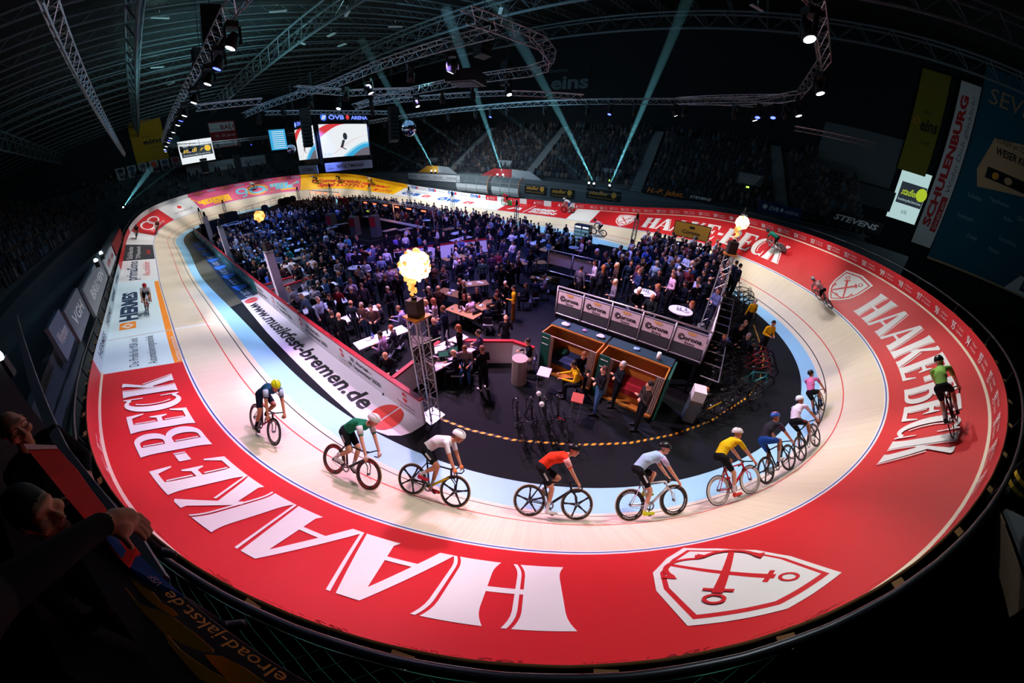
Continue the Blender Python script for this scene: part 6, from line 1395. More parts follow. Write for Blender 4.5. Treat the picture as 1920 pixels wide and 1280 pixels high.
for nm,pr in {'st0':standing(dn,dn),'st1':standing(fw,dn),'st2':standing(fw,fw,.06),'st3':standing(hp,dn),'st4':standing(cr_,cr_),'st5':standing(up_,fw),'st6':standing(bk,bk),'stw':standing(fw,dn,.03,long=True,fem=True),'stb':standing(dn,fw,bald=True),
   'si0':sitting(.5),'si1':sitting(.9,.3),'siw':sitting(.6,.15,long=True),'sib':sitting(.5,.1,bald=True),'ln0':standing(((.2,.28,1.05),(.42,.2,1.02)),((.2,.28,1.05),(.42,.2,1.02)),.55),'lnw':standing(((.2,.28,1.05),(.42,.2,1.02)),((.1,.28,1.05),(.3,.2,1.02)),.4,long=True,fem=True),'ki0':standing(cr_,fw,.1,bald=True)}.items():
    BODY[nm]=fuse(pr,.021,'person_'+nm)
def person(x,y,z,rz,body,sh,pa,ha,label,group=None,k=None,sk=None,shoe=None):
    o=bpy.data.objects.new('person',BODY[body]); COL.objects.link(o); o.location=(x,y,z); o.rotation_euler=(0,0,rz); k=k or R.uniform(.96,1.04); o.scale=(k,k,k)
    for i,m_ in enumerate((sk or R.choice(SKINS),cmat(sh),cmat(pa),hmat(ha),shoe or SHOE,cmat(sh))):
        o.material_slots[i].link='OBJECT'; o.material_slots[i].material=m_
    return tag(o,label,'person',group)
M_chair=mat('chair_frame','1a1b20',.5,.2,noise=.05); M_seat=mat('chair_seat','6a6f80',.5,noise=.1)
def chair_proto():
    t=empty('chair',label='x',cat='chair'); mb=MB(); mb.box((0,0,.45),(.42,.42,.04),M_seat); mb.build('seat',t); mb=MB(); mb.box((-.22,0,.72),(.03,.4,.3),M_chair); mb.build('backrest',t)
    for sx in (-.18,.18):
        for sy in (-.18,.18): mb=MB(); mb.tube([(sx,sy,0),(sx,sy,.45)],.014,M_chair,5); mb.build('leg',t)
    return t
chp=chair_proto(); CUSED=0
def chair(x,y,z,rz,label):
    global CUSED
    o=chp if not CUSED else copy_tree(chp); CUSED+=1; o.location=(x,y,z); o.rotation_euler=(0,0,rz); o['label']=label; o['group']='chairs under the seated guests'
WOMEN=('woman','blonde','haired guest','child'); OCC=[]
for (x,y,z0,rz,pose,sh,pa,ha,lab) in PEOPLE:
    if z0<.5 and y>-24: x=max(x,-10.15)
    w=any(k in lab for k in ('woman','blouse','long-haired','Woman')); b='bald' in lab
    if pose=='st': body='stw' if w else ('stb' if b else R.choice(['st0','st1','st2','st6'] if 'back' in lab else ['st0','st1','st2','st4']))
    elif pose=='si': body='siw' if w else ('sib' if b else R.choice(['si0','si1']))
    elif pose=='ln': body='lnw' if w else 'ln0'
    else: body='ki0'
    if 'hip' in lab: body='st3'
    if 'folded' in lab or 'chin' in lab: body='st4'
    if 'raising' in lab: body='st5'
    if 'child' in lab: body='si1'
    if 'crouch' in lab: body='si0'
    if 'reaching out below' in lab: body='sib'
    person(x,y,z0,rz,body,sh,pa,ha,lab,shoe=mat('shoe_white','c9c6cc',.5,noise=0) if 'white shoes' in lab else None); OCC.append((x,y))
    if pose=='si' and 'cabin' not in lab and 'crouch' not in lab: chair(x,y,z0,rz,'dark framed chair under one of the seated guests')
# ---- the rest of the crowd
CAND=[]
def blocked(x,y):
    if -2.9<x<3.9 and -8.2<y<3.0: return True
    if 8.6<x<10.2 and -19.9<y<-17.6: return True
    if 8.0<x<9.2 and -28.3<y<-24.5: return True
    for (tx,ty,rz,L,w,h,z0) in TABS:
        if z0>.5: continue
        dx,dy=x-tx,y-ty; u=dx*math.cos(rz)+dy*math.sin(rz); v=-dx*math.sin(rz)+dy*math.cos(rz)
        if abs(u)<L/2+.16 and abs(v)<w/2+.16: return True
    for (ax,ay,bx,by) in ((-2.6,-10.9,4.4,-13.75),(7.2,-15.3,9.3,-17.4),(-3.9,-7.9,-3.9,-10.8),(-10.5,-10.1,-8.8,-10.2),(-10.5,-11.25,-8.3,-11.35)):
        d=Vector((bx-ax,by-ay)); t=max(0,min(1,((x-ax)*d.x+(y-ay)*d.y)/d.length_squared)); 
        if math.hypot(x-ax-d.x*t,y-ay-d.y*t)<.3: return True
    return False
GR={}
def free(x,y,r):
    i,j=int(x//1),int(y//1)
    for a in (-1,0,1):
        for b in (-1,0,1):
            for (u,v) in GR.get((i+a,j+b),()):
                if math.hypot(u-x,v-y)<r: return False
    return True
def putg(x,y): GR.setdefault((int(x//1),int(y//1)),[]).append((x,y))
for (x,y) in OCC: putg(x,y)
for _ in range(9000):
    x=R.uniform(-10.1,10.2); y=R.uniform(-21.5,24)
    if y<-12 and not (x>4.6 or (x<-3.2 and y>-19.5 and R.random()<.25) or (-3.2<x<4.6 and y>-19.5 and R.random()<.25)): continue
    if x>4.8 and y<-20: continue
    if y>15 and (x<-9+ (y-15)*.5 or x>10.2-(y-15)*.45): continue
    if y>16.0+ (x+2.2)*.9 - .6 and x<6.4: continue
    if -2.9<x<3.6 and 3<y<8 and R.random()<.93: continue
    if -4<x<4.4 and -13<y<-8.2 and R.random()<.6: continue
    dense=(x>6.6) or y>9 or x<-6.5
    if not free(x,y,.52 if dense else .74): continue
    if blocked(x,y): continue
    putg(x,y); CAND.append((x,y))
for _ in range(700):    # terrace guests beyond the ones built by hand
    x=R.uniform(-1.2,8.6); y=R.uniform(-29.3,-24.5)
    if not free(x,y,.5) or blocked(x,y): continue
    putg(x,y); CAND.append((x,y,DK))
CAND=[(c[0],c[1],c[2] if len(c)>2 else 0.0) for c in CAND]
CAND.sort(key=lambda c:math.hypot(c[0]-CAM.x,c[1]-CAM.y))
PAL=['14161c']*9+['0f1116']*5+['1a1d28']*3+['1b2030','23283a','2c3442','1a1a20','3a3f52','20304a','39445e','5a6a8c','8c94b0','b8bcd0','c8cad6','d4d4dc','2f2a38','4a3436','6a2a34','3a5a8a','7a8aa8','4a4a52']
CN={'0f1116':'black','1a1d28':'dark navy','14161c':'black','1a1a20':'black','1b2030':'dark navy','23283a':'dark navy','2c3442':'slate','3a3f52':'slate','20304a':'navy blue','39445e':'blue grey','5a6a8c':'blue grey','8c94b0':'pale blue','b8bcd0':'pale grey','c8cad6':'white','d4d4dc':'white','2f2a38':'dark plum','4a3436':'brown','6a2a34':'wine red','3a5a8a':'blue','7a8aa8':'pale blue','4a4a52':'grey'}
HA=['1c1613','2a1f18','3a2c22','5a4636','8a8078','b09070','17130f']
NIND=300-len(PEOPLE)-25
for i,(x,y,z) in enumerate(CAND[:NIND]):
    h=R.choice(PAL); fac=R.uniform(0,2*PI); sit=(z<.5 and R.random()<.25 and x<6); where='at the back of the terrace' if z>.5 else ('in the packed crowd along the right straight' if x>6 else ('in the crowd near the green barrier' if x<-6 else 'among the tables in the middle of the floor'))
    lab='guest in a %s top %s %s'%(CN[h],'seated' if sit else 'standing',where)
    person(x,y,z,fac,R.choice(['si0','si1','siw','sib']) if sit else R.choice(['st0','st1','st2','st3','st4','stw','stb','st5','st0','st1']),h,R.choice(['15171c','1a1f2c','20242e','24304a']),R.choice(HA),lab,'guests: '+lab)
    if sit: chair(x,y,z,fac,'dark framed chair under one of the seated guests')
# low detail bodies for the rest
LOW=[]
for nm in ('st0','st1','st4','stw','si0'):
    src={'st0':standing(dn,dn),'st1':standing(fw,dn),'st4':standing(cr_,cr_),'stw':standing(fw,dn,.03,long=True,fem=True),'si0':sitting(.5)}[nm]
    me=fuse(src,.06,'low_'+nm,0); v=np.array([tuple(q.co) for q in me.vertices]); LOW.append((v,[tuple(p.vertices) for p in me.polygons],[p.material_index for p in me.polygons]))
mb=MB(); CM=[cmat(h) for h in sorted(set(PAL))]; PM=[cmat(h) for h in ('15171c','1a1f2c','24304a')]; HM=[hmat(h) for h in HA]
for (x,y,z) in CAND[NIND:]:
    v,fs,rg=R.choice(LOW); a_=R.uniform(0,2*PI); c,s=math.cos(a_),math.sin(a_); k=R.uniform(.94,1.04)
    sel={SKIN:SKINS[0],SHIRT:cmat(R.choice(PAL)),PANTS:R.choice(PM),HAIR:R.choice(HM),SHOES:PM[0],EXTRA:PM[0]}
    o=len(mb.v); mb.v+= [(x+(p[0]*c-p[1]*s)*k,y+(p[0]*s+p[1]*c)*k,z+p[2]*k) for p in v]; mm={r_:mb.mi(sel[r_]) for r_ in sel}
    for f_,r_ in zip(fs,rg): mb.f.append([i+o for i in f_]); mb.m.append(mm[r_])
tag(mb.build('crowd',smooth=True),'dense dark blue crowd of guests filling the far half of the infield','crowd',kind='stuff')
# ---------------------------------------------------------------- bicycles and riders
M_tyre=mat('tyre_black','131417',.7,noise=.05); M_tan=mat('tyre_tan','b59a72',.7,noise=.05); M_carbon=mat('carbon_black','14161a',.3,noise=.05); M_spoke=mat('spoke_steel','8a9096',.3,.8,noise=0); M_chrome=mat('crank_steel','6a6f76',.3,.8,noise=.05)
def pm(h): return mat('paint_'+h,h,.3,noise=.03)
def bike(style,frame='14161a',rim='14161a',tyre=M_tyre,accent=None,decal=None,phi=0.6,rear=None,spin=0.0):
    P={}; root=empty('track_bicycle'); fm=pm(frame); am=pm(accent) if accent else fm; rm=pm(rim); WR=.335
    rx,fx=-.49,.49; bb=Vector((-.08,0,.285)); seat=Vector((-.235,0,.80)); hd0=Vector((.355,0,.615)); hd1=Vector((.325,0,.745)); 
    for k,x in enumerate((rx,fx)):
        w=MB(); sty=(rear or style) if k==0 else style
        M4=Matrix.Translation((x,0,WR))@Matrix.Rotation(PI/2,4,'X')
        if sty=='five' or sty=='deep' or sty=='thin':
            d=.045 if sty=='five' else (.075 if sty=='deep' else .03); w.lathe([(WR-.022,-.012),(WR-.022-d,-.006),(WR-.022-d,.006),(WR-.022,.012),(WR-.022,-.012)],rm,36,M4)
        if sty=='disc': w.lathe([(0.001,-.014),(WR-.022,-.008),(WR-.022,.008),(.001,.014)],rm,36,M4)
        if sty=='five':
            for q in range(5):
                a=q*2*PI/5+spin+.3*k; u=Vector((math.cos(a),0,math.sin(a))); n=Vector((-u.z,0,u.x)); c=Vector((x,0,WR))
                A=[c+u*.03-n*.028,c+u*.03+n*.028,c+u*.17+n*.014,c+u*.28+n*.022,c+u*.28-n*.022,c+u*.17-n*.014]; 
                for s in (-1,1): w.add([p+Vector((0,s*.009,0)) for p in A],[tuple(range(6)) if s>0 else tuple(range(6))[::-1]],rm)
                w.add([p+Vector((0,s*.009,0)) for s in (-1,1) for p in A],[(i,(i+1)%6,6+(i+1)%6,6+i) for i in range(6)],rm)
        w.lathe([(.001,-.035),(.026,-.03),(.026,.03),(.001,.035)],M_chrome,10,M4)
        wo=w.build('wheel',root,smooth=False)
        t=MB(); n_=40; t.lathe([(WR-.022+.011+.011*math.cos(q*PI/3),.011*math.sin(q*PI/3)) for q in range(7)],tyre,n_,M4); t.build('tyre',wo,smooth=True)
        if sty in ('deep','thin'):
            sp=MB()
            for q in range(18): a=q*2*PI/18; u=Vector((math.cos(a),0,math.sin(a))); sp.tube([Vector((x,.018*(1 if q%2 else -1),WR))+u*.02,Vector((x,0,WR))+u*(WR-.09)],.0016,M_spoke,3,caps=False)
            sp.build('spokes',wo)
        if decal and sty in('deep','five','disc'):
            a=Art(); 
            for a0 in (3.6,5.2) if sty!='deep' else (4.0,5.3,1.2): a.text(decal[0],a0*.3,a0*.3+.30,.005,.038,pm(decal[1]),bold=.02)
            for s in (-1,1):
                a.build('decal',lambda X,Y,o,s=s: Vector((x+(WR-.085+Y)*math.cos(X/.3)*1,s*-(.014+o*.2),WR+(WR-.085+Y)*math.sin(X/.3))) if s>0 else Vector((x-(WR-.085+Y)*math.cos(X/.3),(.014+o*.2),WR+(WR-.085+Y)*math.sin(X/.3))),parent=wo,lift=.0005,step=.05)
    f=MB(); ra=Vector((rx,0,WR))
    f.tube([bb,hd0],[.028,.026],am,8); f.tube([bb,seat],[.022,.018],fm,8); f.tube([seat+Vector((0,0,-.05)),hd1],[.016,.018],fm,8); f.tube([hd0,hd1],.024,fm,8)
    for s in (-1,1): f.tube([bb+Vector((0,.03*s,0)),ra+Vector((0,.055*s,0))],.011,fm,6); f.tube([seat+Vector((0,.01*s,-.06)),ra+Vector((0,.05*s,0))],.009,fm,6)
    f.build('frame',root,smooth=True)
    q=MB(); fa=Vector((fx,0,WR))
    for s in (-1,1): q.tube([hd0+Vector((.005,.045*s,-.02)),fa+Vector((-.02,.045*s,.16)),fa+Vector((0,.045*s,0))],[.014,.012,.008],fm,6)
    q.box(hd0+Vector((0,0,-.015)),(.04,.11,.035),fm); q.build('fork',root)
    s_=MB(); s_.tube([seat,seat+Vector((-.03,0,.14))],.014,M_carbon,8); s_.build('seatpost',root)
    s_=MB(); s_.ball(seat+Vector((-.07,0,.155)),.07,M_carbon,10,6,(1.0,.95,.3)); s_.tube([seat+Vector((-.04,0,.155)),seat+Vector((.11,0,.16))],[.04,.016],M_carbon,8); s_.build('saddle',root,smooth=True)
    h=MB(); st=hd1+Vector((.09,0,.03)); h.tube([hd1+Vector((0,0,.02)),st],.016,M_carbon,8)
    for s in (-1,1): h.tube([st,st+Vector((.02,.19*s,.01)),st+Vector((.09,.2*s,-.0)),st+Vector((.125,.205*s,-.05)),st+Vector((.08,.21*s,-.12)),st+Vector((-.02,.21*s,-.135))],.0145,M_carbon,8)
    h.build('handlebar',root,smooth=True)
    c=MB(); c.lathe([(.06,-.002),(.095,-.002),(.095,.002),(.06,.002)],M_chrome,24,Matrix.Translation(bb+Vector((0,-.045,0)))@Matrix.Rotation(PI/2,4,'X')); ped=[]
    for s,a in ((-1,phi),(1,phi+PI)):
        e=bb+Vector((.17*math.cos(a),.06*s,.17*math.sin(a))); c.tube([bb+Vector((0,.055*s,0)),e],.012,M_carbon,6); c.box(e+Vector((0,.05*s,0)),(.07,.07,.02),M_carbon); ped.append(e+Vector((0,.055*s,0)))
    c.tube([bb+Vector((0,-.045,.09)),ra+Vector((0,-.045,.03))],.005,M_chrome,4); c.tube([bb+Vector((0,-.045,-.09)),ra+Vector((0,-.045,-.03))],.005,M_chrome,4); c.build('crankset',root)
    P['ped']=ped; P['bar']=st; P['root']=root; P['seat']=seat+Vector((-.06,0,.18)); return P
def ik(a,b,l1,l2,hint):
    a=Vector(a);b=Vector(b); d=b-a; L=min(d.length,(l1+l2)*.999); u=d.normalized(); x=(l1*l1-l2*l2+L*L)/(2*L); h=math.sqrt(max(0,l1*l1-x*x)); n=Vector(hint)-u*Vector(hint).dot(u); n.normalize(); return a+u*x+n*h
RID={}
def rider_mesh(P,key,low=False,grip='drop',drop=0.0,look=0.0,long=False,voxel=.0125):
    if key in RID: return RID[key]
    pr=[]; hip=P['seat']+Vector((0,0,.06)); sh=Vector((.20,0,1.30-drop)); sp=(hip+sh)/2+Vector((-.04,0,.07))
    pr+= [((hip.x,0,hip.z+.01),(0,0,0),.13,.13,PANTS,(1.0,1.15,.9)),((sp.x,0,sp.z-.015),(0,0,0),.135,.13,SHIRT,(1.15,1.05,.85)),(tuple(hip+Vector((.02,0,.03))),tuple(sp),.12,.125,SHIRT),(tuple(sp),tuple(sh-Vector((.06,0,.02))),.125,.12,SHIRT),((sh.x-.03,-.14,sh.z-.01),(sh.x-.03,.14,sh.z-.01),.066,.066,SHIRT)]
    nk=sh+Vector((.10,0,.06)); pr.append((tuple(sh+Vector((0,0,.01))),tuple(nk),.058,.054,SKIN)); hc=nk+Vector((.07,look*.05,.075))
    pr+= head(hc.x,hc.y,hc.z,.35,hair=False,k=1.0)
    if long: pr.append((tuple(hc+Vector((-.07,0,0))),tuple(hc+Vector((-.17,0,-.06))),.04,.025,HAIR))
    for s,pd in ((-1,P['ped'][0]),(1,P['ped'][1])):
        hj=hip+Vector((.0,.09*s,-.02)); an=pd+Vector((-.10,0,.10)); kn=ik(hj,an,.44,.43,(1,.06*s,.25)); md=hj+(kn-hj)*.72; cf=kn+(an-kn)*.30; sk=an+(kn-an)*.38
        pr+= [(tuple(hj),tuple(md),.092,.072,PANTS),(tuple(md),tuple(kn),.066,.055,SKIN),(tuple(kn),tuple(cf),.053,.055,SKIN),(tuple(cf),tuple(sk),.055,.042,SKIN),(tuple(sk),tuple(an),.042,.035,EXTRA),(tuple(an),tuple(pd+Vector((-.12,0,.045))),.036,.036,SHOES),(tuple(pd+Vector((-.11,0,.04))),tuple(pd+Vector((.09,0,.03))),.042,.034,SHOES)]
    for s in (-1,1):
        hb=P['bar']+(Vector((.10,.205*s,-.03)) if grip=='drop' else Vector((.05,.19*s,.02))); so=sh+Vector((-.02,.185*s,-.02)); el=ik(so,hb,.29,.27,(-.2,.5*s,-.6)); md=so+(el-so)*.62
        pr+= [(tuple(so),tuple(md),.056,.052,SHIRT),(tuple(md),tuple(el),.047,.041,SKIN),(tuple(el),tuple(hb+(el-hb).normalized()*.05),.042,.03,SKIN)]; d=(hb-el).normalized(); pr+= hand_(hb+(el-hb).normalized()*.045,tuple(d+Vector((0.1,0,-.1))),reg=EXTRA if 0 else SKIN,curl=1.0)
    me=fuse(pr,voxel if not low else .022,'rider_'+key,2); RID[key]=(me,hc); return RID[key]
def helmet(parent,hc,col,col2=None,low=False):
    m_=pm(col); mb=MB(); R4=Matrix.Translation(hc+Vector((-.005,0,.03)))@Matrix.Rotation(.25,4,'Y')
    n,k=(20,9) if not low else (10,6); vs=[];fs=[]; b=[]
    for i in range(k+1):
        th=PI*.56*i/k
        for j in range(n): ph=2*PI*j/n; ex=1.28+(.25*max(0,-math.cos(ph))); vs.append(R4@Vector((math.sin(th)*math.cos(ph)*.108*ex,math.sin(th)*math.sin(ph)*.108*.98,math.cos(th)*.112)))
    for i in range(k):
        for j in range(n): fs.append((i*n+j,(i+1)*n+j,(i+1)*n+(j+1)%n,i*n+(j+1)%n))
    mb.add(vs,fs,m_); o=mb.build('helmet',parent,smooth=True)
    v=MB(); 
    for y in (-.05,-.017,.017,.05):
        v.tube([R4@Vector((.10*math.cos(a)*1.25,y,.108*math.sin(a)*(1-abs(y)*1.2)+.004)) for a in (.55,.9,1.3,1.8,2.3)],.007,pm(col2 or '15171a'),5)
    v.build('vents',o); s=MB(); s.tube([hc+Vector((.05,.075,-.01)),hc+Vector((.0,.07,-.1)),hc+Vector((.03,0,-.125)),hc+Vector((0,-.07,-.1)),hc+Vector((.05,-.075,-.01))],.004,pm('15171a'),4); s.build('strap',o)
def place_bike(P,s,v,lean,yaw=0.0):
    T=TT(s); O=TO(s); up=(-O*math.sin(math.radians(lean))+Vector((0,0,1))*math.cos(math.radians(lean))); a=TS(s-.45,v); b=TS(s+.45,v); T=(b-a).normalized(); up=(up-T*up.dot(T)).normalized(); L=up.cross(T)
    m=Matrix((T,L,up)).transposed().to_4x4(); m.translation=(a+b)/2+TN(s,v)*.012; return m
def rider(s,v,lean,jersey,shorts,hel,label,blabel,bk,ph=.6,grip='drop',sock='e4e4e6',shoe='e0e0e0',glove=None,low=False,look=0,long=False,hel2=None,sleeve=None,stripe=None,drop=0.0,num=None):
    P=bike(phi=ph,**bk); root=P['root']; m=place_bike(P,s,v,lean); root.matrix_world=m; tag(root,blabel,'bicycle')
    key='%g%s%s%g%d%g%d'%(ph,low,grip,drop,long,look,0); me,hc=rider_mesh(P,key,low,grip,drop,look,long)
    o=bpy.data.objects.new('person',me); COL.objects.link(o); o.matrix_world=m; tag(o,label,'person')
    for i,m_ in enumerate((R.choice(SKINS),cmat(jersey),cmat(shorts),hmat('7a5238'),pm(shoe),cmat(sock))): o.material_slots[i].link='OBJECT'; o.material_slots[i].material=m_
    helmet(o,hc,hel,hel2,low)
    if low: return
    sh=Vector((.20,0,1.30-drop))
    if sleeve:
        for q in (-1,1):
            hb=P['bar']+(Vector((.10,.205*q,-.03)) if grip=='drop' else Vector((.05,.19*q,.02))); so=sh+Vector((-.02,.185*q,-.02)); el=ik(so,hb,.29,.27,(-.2,.5*q,-.6)); mb=MB(); mb.tube([so+(so-el)*.02,so+(el-so)*.3,so+(el-so)*.6],[.063,.062,.058],cmat(sleeve),14); mb.build('sleeve',o,smooth=True)
    if stripe:
        for q in (-1,1):
            hj=P['seat']+Vector((0,.09*q,.04)); kn=ik(hj,P['ped'][0 if q<0 else 1]+Vector((-.1,0,.1)),.44,.43,(1,.06*q,.25)); u=(kn-hj); mb=MB(); c0=hj+u*.22+Vector((0,.085*q,.02)); c1=hj+u*.6+Vector((0,.074*q,.015)); w=Vector((-u.z,0,u.x)).normalized()*.02; e=Vector((0,.006*q,0)); mb.add([c0-w+e,c0+w+e,c1+w+e,c1-w+e],[(0,1,2,3)],cmat(stripe)); mb.build('shorts_print',o)
    if num:
        mb=MB(); c=Vector((-.12,0,1.2)); 
    mb=MB(); mb.tube([hc+Vector((.082,.05,.005)),hc+Vector((.1,.02,.005)),hc+Vector((.1,-.02,.005)),hc+Vector((.082,-.05,.005))],.014,pm('15171a'),5); mb.build('sunglasses',o,smooth=True)
    if glove:
        for q in (-1,1): hb=P['bar']+(Vector((.10,.205*q,-.03)) if grip=='drop' else Vector((.05,.19*q,.02))); mb=MB(); mb.ball(hb,.046,cmat(glove),10,7,(1.15,.85,.9)); mb.build('glove',o,smooth=True)
D5=dict(style='five'); DP=dict(style='deep')
rider(101.9,1.66,33,'1d4a66','141c30','d6e21a','rider with neon yellow helmet and dark teal jersey, last of the line','black track bike with white lettered deep rims at the tail of the line',dict(style='deep',frame='241418',accent='8a1d22',decal=('VISION','e4e4e6')),ph=-1.5,sock='15171c',shoe='1a1c20',sleeve='a9c0d6',look=-1,hel2='8a9414')
rider(104.5,1.40,38,'1f7a58','17191d','e8e8ea','rider in a green jersey with white sleeves and white helmet','black track bike with red and white deep rims',dict(style='deep',rim='2a1518',accent='17191d',tyre=M_tan,decal=('FFWD','d8362e')),ph=2.6,sock='e6e0e4',shoe='e4dfe2',glove='d8cdd6',sleeve='d6dcdc',stripe='c4c8cc',hel2='b8b8bc')
rider(106.05,.92,41,'e0dfe6','17191d','e8e8ea','long-haired rider in a white jersey and white helmet with orange gloves','black track bike with five-spoke wheels and yellow down tube',dict(style='five',accent='c8a80f',tyre=M_tan,rear='five'),ph=2.2,sock='d8d2d6',shoe='b52436',glove='e5702c',stripe='d0d4d8',long=True,grip='top')
rider(108.33,.60,42,'dd3b22','17191d','17191d','rider in a bright orange red jersey and black helmet','black track bike with five-spoke wheels and pale lettering on the rims',dict(style='five',tyre=M_tan,accent='24262b',decal=('NAVIGATOR','e4e4e6'),spin=.3),ph=-1.2,sock='e6e6e8',shoe='e8e6e8',sleeve='e4a9a4',stripe='b8bcc0',grip='top')
rider(110.25,.74,44,'a6c9e2','17191d','1c1e22','rider in a light blue jersey with neon yellow shoes','white track bike with black deep rims lettered white',dict(style='deep',frame='e4e4e6',tyre=M_tan,decal=('abloc','e8e8ea')),ph=-1.9,sock='dcd8dc',shoe='d6de2a',sleeve='c6bfe0',stripe='e0e0e4')
rider(112.2,.80,46,'e0c01c','17191d','dcdce0','rider in a yellow jersey with white and black helmet','red track bike with white deep rims',dict(style='deep',frame='c01f2c',rim='e2ded8',decal=('CORIMA','8a8a90')),ph=-1.4,sock='e0d8d8',shoe='c03028',hel2='17191d')
rider(113.78,.70,46,'2a2a34','1f4a9a','2c58a8','rider in blue shorts and dark jersey with a blue white red helmet','black track bike with five-spoke wheels behind the yellow rider',dict(style='five',spin=.5),ph=.9,sock='e4e4e8',shoe='e0e0e4',glove='dcdce0',sleeve='4a3a48',hel2='d8402c')
rider(115.3,.72,49,'d8cfe0','17191d','dfe6e8','rider in a white and pink jersey with a white and teal helmet','black track bike with five-spoke front wheel at the front of the line but one',dict(style='five',accent='17191d'),ph=.2,sock='e4dce0',shoe='e4dce0',stripe='a02a34',hel2='2a9aa4')
rider(117.9,.22,44,'d87ba8','17191d','17191d','rider in a pink jersey and black helmet leading the line','black track bike of the pink rider at the head of the line',dict(style='thin'),ph=.5,sock='2a5a9a',shoe='17191d')
rider(115.5,4.17,48,'86b85a','17191d','15171a','rider in a lime green jersey riding high up the right banking','dark red and black track bike high on the right banking',dict(style='thin',frame='3a1418'),ph=.1,sock='dcdce0',shoe='26282c')
rider(125.07,2.2,43,'e0a0a8','17191d','d8d4d8','rider in a pale pink jersey and white helmet below the right shield','black and red track bike below the right shield',dict(style='deep',accent='8a1d22'),ph=1.1,sock='e4e4e6',low=True)
rider(129.99,3.77,43,'1d6a5a','17191d','1c2a30','rider in a dark green jersey crossing the white letters at right','black track bike crossing the last white letter at right',dict(style='deep',rim='e0e0e0',rear='disc'),ph=.4,low=True)
rider(147.3,3.65,14,'dfe0e6','2a3f8a','e4e4e6','rider in white with blue and yellow shorts on the white advert square','black track bike on the white advert square',dict(style='deep',frame='8a2a2a'),ph=.8,sock='e8e8ea',low=True)
rider(155.7,3.9,16,'b8283c','17191d','3ab05a','rider in a red jersey and green helmet on the red Bremen advert','track bike with a green disc rear wheel',dict(style='deep',rim='1f9a4a',rear='disc',frame='b8352a'),ph=1.4,low=True)
rider(142.4,.45,20,'c79ab0','17191d','2a3a40','bending rider in pink and white beside the drinks fridge','black track bike mostly hidden by the crowd near the fridge',DP,ph=.3,low=True)
rider(88.6,3.17,15,'b8b8c4','17191d','b5202c','rider in pale grey with a red helmet on the pale blue advert at left','red framed track bike on the pale blue advert',dict(style='thin',frame='a02028'),ph=-1.2,sock='17191d',low=True)
rider(62.0,4.0,18,'22262c','17191d','1c1e22','rider in black high on the far left straight','black track bike high on the far left straight',DP,ph=.3,low=True)
rider(58.3,2.35,26,'7a2a34','17191d','9a8a4a','rider in dark red low on the far left bend','track bike low on the far left bend',DP,ph=1.0,low=True)
rider(39.2,3.85,36,'c8c8ce','1a1c20','dcdce0','rider in white and black on the pink advert of the far bend','black track bike on the pink advert',DP,ph=.6,low=True)
rider(30.4,3.6,35,'2a2d33','17191d','4a8ab8','rider in black with a blue helmet at the left of the yellow advert','black track bike at the left of the yellow advert',DP,ph=.9,low=True)
rider(26.9,3.75,38,'3a2f2a','17191d','d8b21c','rider in dark clothing with a yellow helmet mid yellow advert','black track bike in the middle of the yellow advert',DP,ph=.2,low=True)
rider(21.6,4.0,30,'dcdce2','2a2c30','e4e4e6','rider in white at the right of the yellow advert','white track bike at the right of the yellow advert',dict(style='deep',frame='d8d8dc'),ph=1.2,low=True)
# parked bicycles
def park(x,y,rz,label,roll=0.0,**bk):
    P=bike(**bk); r=P['root']; r.location=(x,y,0.01); r.rotation_euler=(roll,0,rz); tag(r,label,'bicycle')
park(-3.45,-31.35,-1.0,'parked bike with a white lettered deep wheel at the tape line',style='deep',decal=('FFWD','e4e4e6'),phi=.2)
park(-5.1,-30.35,-.9,'parked dark bike nearest the white boxy machine',style='thin',accent='c8a020',phi=.2)
park(-4.5,-30.7,-.7,'second parked dark bike beside the boxy machine',style='thin',phi=.8)
park(-2.4,-31.7,-1.1,'parked bike with a turquoise fork at the tape line',style='thin',frame='2a8a84',phi=.2)
park(-3.6,-30.2,-.3,'parked bike with a dark blue disc like wheel under the terrace corner',style='disc',rim='20242c',phi=.3)
for i in range(4): park(-1.4+i*.42,-31.8+i*.04,-1.35,['first','second','third','fourth'][i]+' red framed bike in the tight row by the official',style='thin',frame='8a1c26',phi=.2+i*.3)
for i in range(3): park(-2.9+i*.6,-30.4+i*.02,-1.2,['first','second','third'][i]+' black bike leaning between the ladder and the seated men',style='thin',frame='1a1c22',phi=.2+i*.4)
for i in range(5): park(4.0+i*.9,-30.9+i*.03,-1.5,['nearest','second','third','fourth','furthest'][i]+' black bike hung along the far part of the terrace side',style='five' if i%2 else 'thin',phi=.4*i)
for i,(x,y) in enumerate(((-9.15,-25.85),(-8.85,-26.15),(-8.6,-26.45),(-8.3,-26.7))): park(x,y,-2.3,['leftmost','second','third','rightmost'][i]+' bike on the black rack before the left cabin',style='thin',phi=.5*i,accent='8a2018' if i==3 else None)
rk=empty('bike_rack',(-8.8,-26.3,0),.75+PI/2*0,label='black bike rack with white rests standing on the dark floor',cat='rack')
for s in (-1,1):
    mb=MB(); mb.tube([(s*.6,-.3,0),(s*.55,0,1.15),(s*.6,.3,0)],.02,M_leg,6); mb.build('leg',rk)
mb=MB(); mb.tube([(-.6,0,1.15),(.6,0,1.15)],.02,M_leg,6); mb.build('bar',rk)
for x in (-.35,.05): mb=MB(); mb.tube([(x,0,1.15),(x,.05,1.32)],.02,M_leg,6); mb.ball((x,.06,1.38),.07,M_pw,10,7); mb.build('white_rest',rk,smooth=True)
